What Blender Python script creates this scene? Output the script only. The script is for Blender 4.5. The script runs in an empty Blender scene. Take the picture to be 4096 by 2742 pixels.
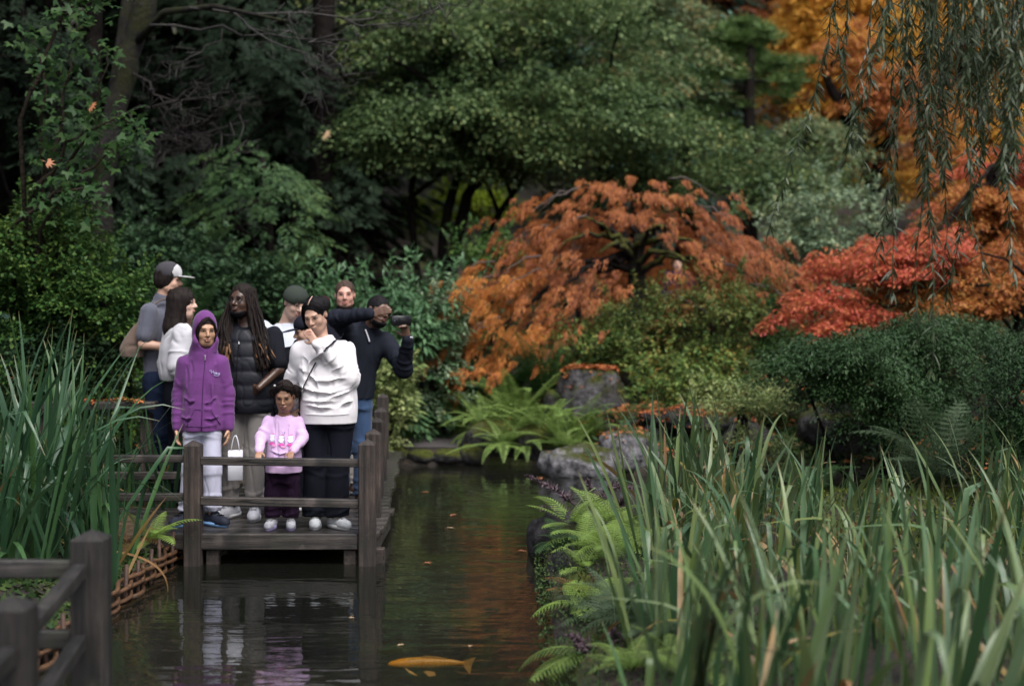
import bpy, math, random
import numpy as np
from mathutils import Vector, Matrix

random.seed(5)
rng = np.random.default_rng(11)
SC = bpy.context.scene
COL = SC.collection
PI = math.pi

# ------------------------------------------------------------------ camera
F, CX, HZ, EYE = 1422.0, 512.0, 301.0, 1.62      # focal length in pixels, centre, horizon row, eye height
cam_d = bpy.data.cameras.new('camera')
cam = bpy.data.objects.new('camera', cam_d); COL.objects.link(cam)
cam.location = (0, 0, EYE); cam.rotation_euler = (PI / 2, 0, 0)
cam_d.lens = 50.0; cam_d.sensor_width = 36.0
cam_d.shift_y = -0.0405
cam_d.clip_start = 0.05; cam_d.clip_end = 500
cam_d.dof.use_dof = True; cam_d.dof.focus_distance = 9.5; cam_d.dof.aperture_fstop = 1.25
SC.camera = cam

# ------------------------------------------------------------------ light: overcast daylight
world = bpy.data.worlds.new('World'); SC.world = world; world.use_nodes = True
wn = world.node_tree; wn.nodes.clear()
sky = wn.nodes.new('ShaderNodeTexSky'); sky.sky_type = 'NISHITA'; sky.sun_disc = False
SUN_EL, SUN_AZ = math.radians(58), math.radians(150)      # azimuth from +Y towards +X: behind the camera, to its right
sky.sun_elevation = SUN_EL; sky.sun_rotation = SUN_AZ
sky.air_density = 1.0; sky.dust_density = 4.0; sky.ozone_density = 1.5
bg = wn.nodes.new('ShaderNodeBackground'); bg.inputs['Strength'].default_value = 0.14
wo = wn.nodes.new('ShaderNodeOutputWorld')
hsv = wn.nodes.new('ShaderNodeHueSaturation'); hsv.inputs['Saturation'].default_value = .42      # cloud cover greys the blue
wn.links.new(sky.outputs[0], hsv.inputs['Color']); wn.links.new(hsv.outputs[0], bg.inputs[0]); wn.links.new(bg.outputs[0], wo.inputs[0])
sun_d = bpy.data.lights.new('sun', 'SUN'); sun_d.energy = 1.3; sun_d.angle = math.radians(40); sun_d.color = (1.0, 0.985, 0.97)
sun = bpy.data.objects.new('sun', sun_d); COL.objects.link(sun)
sdir = Vector((math.sin(SUN_AZ) * math.cos(SUN_EL), math.cos(SUN_AZ) * math.cos(SUN_EL), math.sin(SUN_EL)))
sun.rotation_euler = (-sdir).to_track_quat('-Z', 'Y').to_euler(); sun.location = sdir * 60
vs = SC.view_settings
vs.view_transform = 'Standard'; vs.look = 'None'; vs.gamma = 1.0; vs.use_curve_mapping = False
vs.exposure = 1.08
SC.render.engine = 'CYCLES'
cy = SC.cycles
cy.use_denoising = True
try: cy.denoiser = 'OPENIMAGEDENOISE'
except Exception: pass
cy.max_bounces = 6; cy.diffuse_bounces = 3; cy.glossy_bounces = 3; cy.transmission_bounces = 4; cy.transparent_max_bounces = 8
cy.caustics_reflective = False; cy.caustics_refractive = False
cy.sample_clamp_indirect = 4.0

# ------------------------------------------------------------------ helpers
def P(px, py, Y):
    """world point seen at pixel (px,py) of the 1024-wide picture at depth Y"""
    return np.array(((px - CX) / F * Y, Y, EYE - (py - HZ) / F * Y))

def setp(o, label=None, cat=None, group=None, kind=None):
    if label: o['label'] = label
    if cat: o['category'] = cat
    if group: o['group'] = group
    if kind: o['kind'] = kind
    return o

def empty(name, loc, label, cat, rz=0.0, group=None):
    o = bpy.data.objects.new(name, None); COL.objects.link(o)
    o.empty_display_size = 0.2
    o.location = loc; o.rotation_euler = (0, 0, rz)
    return setp(o, label, cat, group)

def mesh_np(name, V, F_, mat=None, smooth=True):
    """V (n,3); F_ an (m,k) array of k-gons, or a list of such arrays"""
    me = bpy.data.meshes.new(name)
    V = np.asarray(V, np.float32)
    Fl = [np.asarray(f, np.int32) for f in (F_ if isinstance(F_, (list, tuple)) else [F_]) if len(f)]
    me.vertices.add(len(V)); me.vertices.foreach_set('co', V.ravel())
    tot = sum(f.size for f in Fl); npoly = sum(len(f) for f in Fl)
    me.loops.add(tot); me.polygons.add(npoly)
    me.loops.foreach_set('vertex_index', np.concatenate([f.ravel() for f in Fl]))
    cnt = np.concatenate([np.full(len(f), f.shape[1], np.int32) for f in Fl])
    st = np.concatenate([[0], np.cumsum(cnt)[:-1]]).astype(np.int32)
    me.polygons.foreach_set('loop_start', st)
    me.polygons.foreach_set('loop_total', cnt)
    me.polygons.foreach_set('use_smooth', np.full(npoly, smooth, bool))
    me.update(calc_edges=True); me.validate()
    if mat: me.materials.append(mat)
    return me

def link(name, me, parent=None, loc=None, rot=None, scale=None):
    o = bpy.data.objects.new(name, me); COL.objects.link(o)
    if parent is not None: o.parent = parent
    if loc is not None: o.location = loc
    if rot is not None: o.rotation_euler = rot
    if scale is not None: o.scale = scale
    return o

def obj(name, V, F_, mat, parent=None, smooth=True, loc=None, rot=None):
    return link(name, mesh_np(name, V, F_, mat, smooth), parent, loc, rot)

class MB:
    """collects shapes into one mesh"""
    def __init__(s): s.V = []; s.F = {}; s.n = 0
    def add(s, V, Fs):
        V = np.asarray(V, float)
        for f in (Fs if isinstance(Fs, (list, tuple)) else [Fs]):
            f = np.asarray(f, int)
            if f.size: s.F.setdefault(f.shape[1], []).append(f + s.n)
        s.V.append(V); s.n += len(V); return s
    def data(s):
        return np.concatenate(s.V), [np.concatenate(f) for f in s.F.values()]
    def obj(s, name, mat, parent=None, smooth=True, loc=None, rot=None):
        V, Fl = s.data(); return obj(name, V, Fl, mat, parent, smooth, loc, rot)
    def mesh(s, name, mat, smooth=True):
        V, Fl = s.data(); return mesh_np(name, V, Fl, mat, smooth)

def tube(pts, rad, n=8, flat=1.0):
    """tapered tube along pts with end caps"""
    p = np.asarray(pts, float); m = len(p)
    r = np.broadcast_to(np.asarray(rad, float), (m,))
    t = np.gradient(p, axis=0); t /= np.linalg.norm(t, axis=1)[:, None] + 1e-9
    ref = np.array((0., 0., 1.)) if abs(t[:, 2]).mean() < .8 else np.array((1., 0., 0.))
    u = np.cross(t, ref); u /= np.linalg.norm(u, axis=1)[:, None] + 1e-9
    v = np.cross(t, u)
    a = np.linspace(0, 2 * PI, n, endpoint=False)
    V = p[:, None] + r[:, None, None] * (np.cos(a)[None, :, None] * u[:, None] + flat * np.sin(a)[None, :, None] * v[:, None])
    V = V.reshape(-1, 3)
    i = np.arange(m - 1)[:, None] * n; j = np.arange(n)[None, :]; k = (j + 1) % n
    Q = np.stack([i + j, i + k, i + n + k, i + n + j], -1).reshape(-1, 4)
    caps = np.array([np.arange(n)[::-1], (m - 1) * n + np.arange(n)])
    return V, [Q, caps]

def box_vf(sx, sy, sz, bev=0.0, c=(0, 0, 0)):
    """bevelled box centred on c (chamfered by rounding a subdivided box)"""
    h = np.array((sx, sy, sz)) / 2
    if bev <= 0:
        V = np.array([[x, y, z] for x in (-1, 1) for y in (-1, 1) for z in (-1, 1)]) * h + c
        return V, np.array([[0, 1, 3, 2], [4, 6, 7, 5], [0, 4, 5, 1], [2, 3, 7, 6], [0, 2, 6, 4], [1, 5, 7, 3]])
    V = []; ids = {}
    for s in [(x, y, z) for x in (-1, 1) for y in (-1, 1) for z in (-1, 1)]:
        for ax in range(3):
            q = np.array(s) * (h - bev); q[ax] = s[ax] * h[ax]
            ids[s, ax] = len(V); V.append(q + np.array(c))
    F4 = []; F3 = []
    for ax in range(3):
        a, b = [i for i in range(3) if i != ax]
        for sg in (-1, 1):
            loop = []
            for (p, q) in ((-1, -1), (1, -1), (1, 1), (-1, 1)):
                s = [0, 0, 0]; s[ax] = sg; s[a] = p; s[b] = q; loop.append(ids[tuple(s), ax])
            flip = (sg > 0) != (ax != 1)
            F4.append(loop if not flip else loop[::-1])
    for ax in range(3):          # edge along ax
        a, b = [i for i in range(3) if i != ax]
        for p in (-1, 1):
            for q in (-1, 1):
                s0 = [0, 0, 0]; s0[ax] = -1; s0[a] = p; s0[b] = q; s1 = list(s0); s1[ax] = 1
                F4.append([ids[tuple(s0), a], ids[tuple(s1), a], ids[tuple(s1), b], ids[tuple(s0), b]])
    for s in [(x, y, z) for x in (-1, 1) for y in (-1, 1) for z in (-1, 1)]:
        F3.append([ids[s, 0], ids[s, 1], ids[s, 2]])
    V = np.array(V); cc = np.array(c)
    def orient(Fs):
        out = []
        for f in Fs:
            q = V[f]; nrm = np.cross(q[1] - q[0], q[2] - q[0])
            out.append(f if nrm @ (q.mean(0) - cc) > 0 else f[::-1])
        return np.array(out)
    return V, [orient(F4), orient(F3)]

def rotz(V, a):
    c, s = math.cos(a), math.sin(a); V = np.asarray(V)
    return V @ np.array(((c, s, 0), (-s, c, 0), (0, 0, 1)))

def hash3(i, j, k):
    n = (i * 374761393 + j * 668265263 + k * 2147483647 * 3 + 144665) & 0x7fffffff
    n = ((n ^ (n >> 13)) * 1274126177) & 0x7fffffff
    n = ((n ^ (n >> 11)) * 668265263) & 0x7fffffff
    return ((n ^ (n >> 16)) & 0xffff) / 65535.0

def vnoise(p):
    p = np.asarray(p, float); i = np.floor(p).astype(np.int64); f = p - i; f = f * f * (3 - 2 * f)
    out = 0
    for dx in (0, 1):
        for dy in (0, 1):
            for dz in (0, 1):
                w = (f[..., 0] if dx else 1 - f[..., 0]) * (f[..., 1] if dy else 1 - f[..., 1]) * (f[..., 2] if dz else 1 - f[..., 2])
                out = out + w * hash3(i[..., 0] + dx, i[..., 1] + dy, i[..., 2] + dz)
    return out * 2 - 1

def fbm(p, o=3):
    p = np.asarray(p, float); s = 0; a = 1
    for _ in range(o): s = s + a * vnoise(p); p = p * 2.03 + 17.1; a *= .5
    return s

# ------------------------------------------------------------------ materials
def nt(name):
    m = bpy.data.materials.new(name); m.use_nodes = True
    t = m.node_tree; b = t.nodes.get('Principled BSDF'); return m, t, b

def N(t, typ, **kw):
    n = t.nodes.new(typ)
    for k, v in kw.items():
        if k in n.inputs: n.inputs[k].default_value = v
        else: setattr(n, k, v)
    return n

def ramp(t, src, cols, pos=None, interp='LINEAR'):
    r = t.nodes.new('ShaderNodeValToRGB'); r.color_ramp.interpolation = interp
    e = r.color_ramp.elements
    pos = pos or [i / max(1, len(cols) - 1) for i in range(len(cols))]
    while len(e) < len(cols): e.new(.5)
    for i, (c, p) in enumerate(zip(cols, pos)):
        e[i].position = p; e[i].color = (*c, 1) if len(c) == 3 else c
    t.links.new(src, r.inputs[0]); return r.outputs[0]

def coords(t, scale=(1, 1, 1), kind='Object'):
    c = N(t, 'ShaderNodeTexCoord'); m = N(t, 'ShaderNodeMapping'); m.inputs['Scale'].default_value = scale
    t.links.new(c.outputs[kind], m.inputs[0]); return m.outputs[0]

def noise(t, vec, scale, detail=4, rough=.55, dist=0):
    n = N(t, 'ShaderNodeTexNoise'); n.inputs['Scale'].default_value = scale; n.inputs['Detail'].default_value = detail
    n.inputs['Roughness'].default_value = rough; n.inputs['Distortion'].default_value = dist
    if vec is not None: t.links.new(vec, n.inputs['Vector'])
    return n.outputs['Fac']

def mixc(t, fac, a, b, blend='MIX'):
    m = N(t, 'ShaderNodeMix', data_type='RGBA', blend_type=blend)
    for s, v in ((m.inputs[0], fac), (m.inputs[6], a), (m.inputs[7], b)):
        if hasattr(v, 'links') or hasattr(v, 'is_linked'): t.links.new(v, s)
        else: s.default_value = v if not isinstance(v, tuple) else ((*v, 1) if len(v) == 3 else v)
    return m.outputs[2]

def bump(t, b, h, strength=.4, dist=.01):
    n = N(t, 'ShaderNodeBump'); n.inputs['Strength'].default_value = strength; n.inputs['Distance'].default_value = dist
    t.links.new(h, n.inputs['Height']); t.links.new(n.outputs[0], b.inputs['Normal'])

def plain(name, col, rough=.7, var=.25, scale=8, bmp=.2, bscale=60, bdist=.004, spec=.4, metal=0.0, kind='Object'):
    m, t, b = nt(name)
    v = coords(t, kind=kind)
    lo = tuple(c * (1 - var) for c in col); hi = tuple(min(1, c * (1 + var)) for c in col)
    t.links.new(ramp(t, noise(t, v, scale), [lo, hi], [.3, .7]), b.inputs['Base Color'])
    b.inputs['Roughness'].default_value = rough; b.inputs['Specular IOR Level'].default_value = spec
    b.inputs['Metallic'].default_value = metal
    if bmp: bump(t, b, noise(t, v, bscale, 3), bmp, bdist)
    return m

def cloth(name, col, rough=.9, weave=260, var=.08, bmp=.25):
    m, t, b = nt(name); v = coords(t)
    lo = tuple(c * (1 - var) for c in col); hi = tuple(min(1, c * (1 + var)) for c in col)
    t.links.new(ramp(t, noise(t, v, 14), [lo, hi], [.3, .7]), b.inputs['Base Color'])
    b.inputs['Roughness'].default_value = rough; b.inputs['Specular IOR Level'].default_value = .2 if max(col) > .09 else .08
    b.inputs['Sheen Weight'].default_value = .15 if max(col) > .09 else 0.0
    bump(t, b, noise(t, v, weave, 2), bmp, .002)
    return m

def skin_mat(name, col, gloss=.45):
    m, t, b = nt(name); v = coords(t)
    c = ramp(t, noise(t, v, 9, 3), [tuple(x * .82 for x in col), tuple(min(1, x * 1.15) for x in col)], [.3, .7])
    t.links.new(c, b.inputs['Base Color'])
    b.inputs['Roughness'].default_value = gloss; b.inputs['Specular IOR Level'].default_value = .5
    bump(t, b, noise(t, v, 220, 2), .15, .001)
    return m

def leaf_mat(name, cols, trans=.28, rough=.5, nscale=.5, spec=.18, tint=None):
    """each leaf (mesh island) takes its own colour out of cols; a slow noise shifts whole sprays"""
    m, t, b = nt(name)
    g = N(t, 'ShaderNodeNewGeometry')
    v = coords(t)
    nz = noise(t, v, nscale, 3)
    ad = N(t, 'ShaderNodeMath', operation='MULTIPLY_ADD'); t.links.new(nz, ad.inputs[0]); ad.inputs[1].default_value = 1.3; ad.inputs[2].default_value = -.65
    a2 = N(t, 'ShaderNodeMath', operation='MULTIPLY_ADD'); t.links.new(g.outputs['Random Per Island'], a2.inputs[0]); a2.inputs[1].default_value = .75; a2.inputs[2].default_value = .125
    sm = N(t, 'ShaderNodeMath', operation='ADD', use_clamp=True); t.links.new(ad.outputs[0], sm.inputs[0]); t.links.new(a2.outputs[0], sm.inputs[1])
    c = ramp(t, sm.outputs[0], cols)
    t.links.new(c, b.inputs['Base Color']); b.inputs['Roughness'].default_value = rough; b.inputs['Specular IOR Level'].default_value = spec
    tr = N(t, 'ShaderNodeBsdfTranslucent'); t.links.new(c, tr.inputs[0])
    mx = N(t, 'ShaderNodeMixShader'); mx.inputs[0].default_value = trans
    out = t.nodes.get('Material Output')
    t.links.new(b.outputs[0], mx.inputs[1]); t.links.new(tr.outputs[0], mx.inputs[2]); t.links.new(mx.outputs[0], out.inputs[0])
    return m

def blade_mat(name, base_cols, tip, tip_from=.8, spec=.5, rough=.38):
    """long leaf: colour by object, browned towards the tip along the attribute t"""
    m, t, b = nt(name)
    oi = N(t, 'ShaderNodeObjectInfo')
    c = ramp(t, oi.outputs['Random'], base_cols)
    at = N(t, 'ShaderNodeAttribute', attribute_name='t')
    v = coords(t, (60, 60, 3))
    c2 = mixc(t, noise(t, v, 1.0, 3), c, (.02, .05, .02))
    c2 = mixc(t, .75, c2, c)
    f = N(t, 'ShaderNodeMapRange'); f.inputs[1].default_value = tip_from; f.inputs[2].default_value = 1.0
    t.links.new(at.outputs['Fac'], f.inputs[0])
    c3 = mixc(t, f.outputs[0], c2, tip)
    t.links.new(c3, b.inputs['Base Color']); b.inputs['Roughness'].default_value = rough; b.inputs['Specular IOR Level'].default_value = spec
    tr = N(t, 'ShaderNodeBsdfTranslucent'); t.links.new(c3, tr.inputs[0])
    mx = N(t, 'ShaderNodeMixShader'); mx.inputs[0].default_value = .2
    out = t.nodes.get('Material Output')
    t.links.new(b.outputs[0], mx.inputs[1]); t.links.new(tr.outputs[0], mx.inputs[2]); t.links.new(mx.outputs[0], out.inputs[0])
    return m

def wood_mat(name, dark, light, rough=.5, axis=0, wear=.5):
    m, t, b = nt(name)
    s = [22, 22, 22]; s[axis] = 1.2
    v = coords(t, tuple(s)); w = coords(t)
    oi = N(t, 'ShaderNodeObjectInfo')
    n1 = noise(t, v, 1.0, 6, .65, .6); n2 = noise(t, w, 5, 4)
    c = ramp(t, n1, [tuple(x * .5 for x in dark), tuple((a + c_) / 2 for a, c_ in zip(dark, light)), light, tuple(x * 1.6 for x in light)], [.36, .48, .57, .68])
    c = mixc(t, ramp(t, n2, [(0, 0, 0), (1, 1, 1)], [.4, .75]), c, tuple(x * wear for x in dark))
    s2 = [60, 60, 60]; s2[axis] = 1.6
    n3 = noise(t, coords(t, tuple(s2)), 1.0, 3, .6, .8)                       # drying cracks along the grain
    crk = ramp(t, n3, [(0, 0, 0), (1, 1, 1)], [.36, .41]); c = mixc(t, crk, tuple(x * .18 for x in dark), c)
    n4 = noise(t, w, 2.3, 5, .65); c = mixc(t, ramp(t, n4, [(0, 0, 0), (.75, .75, .75)], [.56, .74]), c, (.022, .026, .010))   # algae film
    n5 = noise(t, w, 7.0, 4, .6); c = mixc(t, ramp(t, n5, [(0, 0, 0), (.6, .6, .6)], [.60, .72]), c, tuple(min(1, x * 1.5) for x in light))
    hs = N(t, 'ShaderNodeHueSaturation'); t.links.new(c, hs.inputs['Color'])
    mr = N(t, 'ShaderNodeMapRange'); mr.inputs[3].default_value = .75; mr.inputs[4].default_value = 1.3
    t.links.new(oi.outputs['Random'], mr.inputs[0]); t.links.new(mr.outputs[0], hs.inputs['Value'])
    t.links.new(hs.outputs[0], b.inputs['Base Color'])
    b.inputs['Specular IOR Level'].default_value = .5
    t.links.new(ramp(t, n2, [(rough - .15,) * 3, (rough + .2,) * 3]), b.inputs['Roughness'])
    bump(t, b, n1, .9, .007)
    return m

M = {}
M['rail'] = wood_mat('rail_wood', (.008, .0065, .0056), (.058, .047, .041), .5, 0)
M['rail_y'] = wood_mat('rail_wood_y', (.008, .0065, .0056), (.058, .047, .041), .5, 1)
M['post'] = wood_mat('post_wood', (.008, .006, .005), (.052, .036, .029), .65, 2)
M['near_post'] = wood_mat('near_post_wood', (.004, .0036, .0034), (.026, .021, .018), .6, 2)
M['near_rail'] = wood_mat('near_rail_wood', (.006, .0052, .005), (.045, .040, .037), .55, 0)
M['deck'] = wood_mat('deck_wood', (.020, .017, .016), (.060, .052, .050), .30, 0)
M['deck_y'] = wood_mat('deck_wood_y', (.020, .017, .016), (.060, .052, .050), .30, 1)
M['bark'] = plain('bark', (.024, .019, .014), .95, .5, 6, .8, 30, .03, .08)
M['dark_bark'] = plain('dark_bark', (.011, .009, .008), .95, .5, 6, .8, 30, .03, .06)
def mossy(name, stone, moss, lo=.42, hi=.58, sc=2.5, up=.35):
    m, t, b = nt(name); v = coords(t)
    g = N(t, 'ShaderNodeNewGeometry'); sx = N(t, 'ShaderNodeSeparateXYZ'); t.links.new(g.outputs['Normal'], sx.inputs[0])
    ad = N(t, 'ShaderNodeMath', operation='MULTIPLY_ADD'); t.links.new(sx.outputs[2], ad.inputs[0]); ad.inputs[1].default_value = up
    t.links.new(noise(t, v, sc, 5, .6), ad.inputs[2])
    f = ramp(t, ad.outputs[0], [(0, 0, 0), (1, 1, 1)], [lo, hi])
    s = ramp(t, noise(t, v, 9, 6, .7), [tuple(c * .22 for c in stone), stone, tuple(min(1, c * 2.3) for c in stone)], [.36, .5, .66])
    mo = ramp(t, noise(t, v, 30, 3), [tuple(c * .5 for c in moss), moss, tuple(c * 1.6 for c in moss)], [.3, .5, .75])
    t.links.new(mixc(t, f, s, mo), b.inputs['Base Color'])
    b.inputs['Roughness'].default_value = .85; b.inputs['Specular IOR Level'].default_value = .25
    bump(t, b, noise(t, v, 24, 6, .7), 1.0, .04)
    return m
M['rock'] = mossy('rock', (.070, .066, .070), (.040, .046, .008), .56, .70)
M['pale_rock'] = mossy('pale_rock', (.15, .145, .155), (.040, .046, .008), .66, .80)
M['mossy_rock'] = mossy('mossy_rock', (.035, .033, .034), (.048, .056, .006), .55, .75)
M['dark_rock'] = mossy('dark_rock', (.022, .02, .022), (.03, .035, .008), .78, .95)
M['moss_limb'] = mossy('moss_limb', (.025, .020, .016), (.060, .065, .010), .40, .55, 5, .2)
M['moss_bark'] = mossy('moss_bark', (.012, .010, .009), (.018, .020, .004), .46, .62, 4, .1)
# ------------------------------------------------------------------ the setting: ground, pond, path
WATER = -0.21
POND = np.array([(-2.37, 5.7), (-2.37, 9.0), (-2.38, 10.6), (-2.45, 12.6), (-1.7, 13.6), (-1.55, 15.8), (-.6, 16.0), (.25, 15.8), (.9, 15.1), (2.0, 14.7),
                 (3.4, 14.2), (4.0, 13.5), (3.2, 12.95), (1.4, 12.75), (.75, 12.2), (.36, 11.3), (.22, 10.2), (.24, 9.0), (.22, 7.6), (.30, 6.2), (.40, 4.5), (.6, -5),
                 (-7, -5), (-7, 4.6), (-4.0, 5.3)])

def pond_sd(x, y):
    p = np.stack([x, y], -1); d = np.full(x.shape, 1e9); ins = np.zeros(x.shape, bool)
    a = POND; b = np.roll(POND, -1, 0)
    for (ax, ay), (bx, by) in zip(a, b):
        ex, ey = bx - ax, by - ay
        t = np.clip(((x - ax) * ex + (y - ay) * ey) / (ex * ex + ey * ey), 0, 1)
        d = np.minimum(d, np.hypot(x - ax - t * ex, y - ay - t * ey))
        c = ((ay > y) != (by > y)) & (x < (bx - ax) * (y - ay) / (by - ay + 1e-12) + ax)
        ins ^= c
    return np.where(ins, -d, d)

def sstep(a, b, x):
    t = np.clip((x - a) / (b - a), 0, 1); return t * t * (3 - 2 * t)

def ground_z(x, y):
    x = np.asarray(x, float); y = np.asarray(y, float)
    sd = pond_sd(x, y)
    q = np.stack([x, y, np.zeros_like(x)], -1)
    sd = sd + .05 * vnoise(q * 3.1) * (np.abs(x + 2.37) > .35)
    bank = -0.13 + .10 * sstep(0, .5, sd) + .03 * fbm(q * 1.7)
    hill = .62 * sstep(16.2, 20.5, y - .12 * np.abs(x)) + .11 * np.clip(y - 20, 0, 8) + .30 * np.clip(y - 28, 0, 80)
    left = .7 * sstep(-3.9, -6.5, x) * sstep(9.5, 13, y) + .16 * np.clip(-x - 6, 0, 40) * sstep(9, 16, y)
    right = .5 * sstep(4.5, 8, x) * sstep(11, 15, y) + .10 * np.clip(x - 7, 0, 40)
    z = bank + hill + left + right + .12 * fbm(q * .45) * sstep(16, 22, y)
    pathm = sstep(-1.95, -1.5, x) * sstep(-.35, -.75, x) * sstep(15.95, 16.1, y) * sstep(18.4, 17.4, y)
    z = z * (1 - pathm) + pathm * (-.06 + .04 * (y - 16))
    under = WATER - .12 - np.minimum(.75, np.abs(sd) * 1.1)
    return np.where(sd < -.02, np.minimum(under, z), np.where(sd < .05, np.minimum(z, WATER + .02 + (sd + .02) * 1.2), z))

def gz(x, y): return float(ground_z(np.array([float(x)]), np.array([float(y)]))[0])

def axis(segs):
    out = []
    for a, b, n in segs: out += list(np.linspace(a, b, n, endpoint=False))
    return np.array(out + [segs[-1][1]])
gx = axis([(-70, -16, 20), (-16, -5, 40), (-5, 5.5, 130), (5.5, 16, 40), (16, 70, 20)])
gy = axis([(-14, 3, 20), (3, 19, 190), (19, 32, 60), (32, 110, 36)])
GX, GY = np.meshgrid(gx, gy)
GZ = ground_z(GX, GY)
nx, ny = len(gx), len(gy)
idx = np.arange(nx * ny).reshape(ny, nx)
Q = np.stack([idx[:-1, :-1], idx[:-1, 1:], idx[1:, 1:], idx[1:, :-1]], -1).reshape(-1, 4)
m, t, b = nt('soil_and_moss'); v = coords(t)
n1 = noise(t, v, 1.1, 6, .62); n2 = noise(t, v, 14, 5, .7); n3 = noise(t, v, 55, 3)
soil = ramp(t, n2, [(.006, .005, .004), (.018, .013, .009), (.040, .027, .018)], [.3, .5, .75])
moss = ramp(t, n3, [(.018, .026, .005), (.040, .052, .008), (.075, .085, .012)], [.3, .5, .75])
c = mixc(t, ramp(t, n1, [(0, 0, 0), (1, 1, 1)], [.5, .62]), soil, moss)
lit = ramp(t, noise(t, v, 38, 2), [(0, 0, 0), (1, 1, 1)], [.66, .7])
c = mixc(t, lit, c, (.12, .045, .012))
t.links.new(c, b.inputs['Base Color']); b.inputs['Roughness'].default_value = .9
bump(t, b, n2, .9, .05)
g = obj('ground', np.stack([GX, GY, GZ], -1).reshape(-1, 3), Q, m)
setp(g, kind='structure')

# water: dark, clear enough to see the carp under the surface, slow ripples
m, t, b = nt('pond_water')
t.nodes.remove(b)
fr = N(t, 'ShaderNodeFresnel'); fr.inputs['IOR'].default_value = 1.33
gl = N(t, 'ShaderNodeBsdfGlossy'); gl.inputs['Roughness'].default_value = .015; gl.inputs['Color'].default_value = (.92, .95, .97, 1)
tp0 = N(t, 'ShaderNodeBsdfTransparent'); tp0.inputs['Color'].default_value = (.74, .72, .62, 1)
mk = N(t, 'ShaderNodeBsdfDiffuse'); mk.inputs['Color'].default_value = (.020, .022, .017, 1)
tp = N(t, 'ShaderNodeMixShader'); tp.inputs[0].default_value = .27; t.links.new(tp0.outputs[0], tp.inputs[1]); t.links.new(mk.outputs[0], tp.inputs[2])
mx = N(t, 'ShaderNodeMixShader')
bp = N(t, 'ShaderNodeBump'); bp.inputs['Strength'].default_value = .55; bp.inputs['Distance'].default_value = .012
w1 = noise(t, coords(t, (1.6, 5.0, 1)), 1.0, 2, .5, .4)
w2 = noise(t, coords(t, (5, 16, 1)), 1.0, 2, .5, .3)
ad = N(t, 'ShaderNodeMath', operation='MULTIPLY_ADD'); t.links.new(w2, ad.inputs[0]); ad.inputs[1].default_value = .16; t.links.new(w1, ad.inputs[2])
t.links.new(ad.outputs[0], bp.inputs['Height'])
t.links.new(bp.outputs[0], fr.inputs['Normal']); t.links.new(bp.outputs[0], gl.inputs['Normal'])
t.links.new(fr.outputs[0], mx.inputs[0]); t.links.new(tp.outputs[0], mx.inputs[1]); t.links.new(gl.outputs[0], mx.inputs[2])
t.links.new(mx.outputs[0], t.nodes.get('Material Output').inputs[0])
V = np.array([(-7, -5, WATER), (4.6, -5, WATER), (4.6, 16.4, WATER), (-7, 16.4, WATER)])
w = obj('pond_water', V, np.array([[0, 1, 2, 3]]), m); setp(w, kind='structure')

# gravel path on the far bank
pm, t, b = nt('gravel'); v = coords(t)
t.links.new(ramp(t, noise(t, v, 70, 3), [(.030, .026, .026), (.075, .065, .066)], [.3, .7]), b.inputs['Base Color'])
b.inputs['Roughness'].default_value = .85; bump(t, b, noise(t, v, 90, 3), .6, .01)
xs = np.linspace(-1.75, -.45, 14); ys = np.linspace(16.2, 17.9, 16); PX, PY = np.meshgrid(xs, ys)
id2 = np.arange(PX.size).reshape(PX.shape)
PQ = np.stack([id2[:-1, :-1], id2[:-1, 1:], id2[1:, 1:], id2[1:, :-1]], -1).reshape(-1, 4)
setp(obj('gravel_path', np.stack([PX, PY, ground_z(PX, PY) + .012], -1).reshape(-1, 3), PQ, pm), kind='structure')

# ------------------------------------------------------------------ zigzag footbridge
random.seed(21)
PW = .116
def post(parent, x, y, top, bot=-.55, w=PW, name='post', mat='post'):
    V, Fl = box_vf(w, w, top - bot - .02, .008)
    V = V + np.array((0, 0, (top + bot - .02) / 2))
    mb = MB().add(V, Fl)
    h = w / 2 - .004           # low pyramid cap
    mb.add([(-h, -h, top - .022), (h, -h, top - .022), (h, h, top - .022), (-h, h, top - .022), (0, 0, top + .012)],
           np.array([[0, 1, 4], [1, 2, 4], [2, 3, 4], [3, 0, 4]]))
    return mb.obj(name, M[mat], parent, smooth=False, loc=(x, y, 0), rot=(0, 0, random.uniform(-.03, .03)))

def beam(parent, name, a, b_, w, h, mat, bev=.006, side=(0, 0, 1)):
    """straight timber from a to b (centre line)"""
    a = Vector(a); b_ = Vector(b_); d = b_ - a; L = d.length
    V, Fl = box_vf(L, w, h, bev)
    me = mesh_np(name, V, Fl, mat, False)
    o = link(name, me, parent)
    x = d.normalized(); y = Vector(side).cross(x).normalized(); z = x.cross(y)
    R = Matrix((x, y, z)).transposed().to_4x4(); R.translation = (a + b_) / 2
    o.matrix_local = R
    return o

br = empty('footbridge', (0, 0, 0), 'dark wooden zigzag footbridge with low rails carrying the group of people', 'footbridge')
# front leg: planks run left-right
for i in range(6):
    y0 = 9.97 + i * .205
    xl = -3.45 if i < 5 else -3.45
    beam(br, 'plank', (xl, y0 + .1 - .0, -.0235), (-.93 + random.uniform(-.012, .012), y0 + .1, -.0235), .199, .045, M['deck'], .006)
beam(br, 'fascia', (-3.45, 9.905, -.05), (-1.07, 9.905, -.05), .05, .11, M['rail'])
for x in (-3.2, -2.1, -1.0):
    beam(br, 'joist', (x, 9.96, -.11), (x, 11.2, -.11), .09, .11, M['rail_y'])
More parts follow.
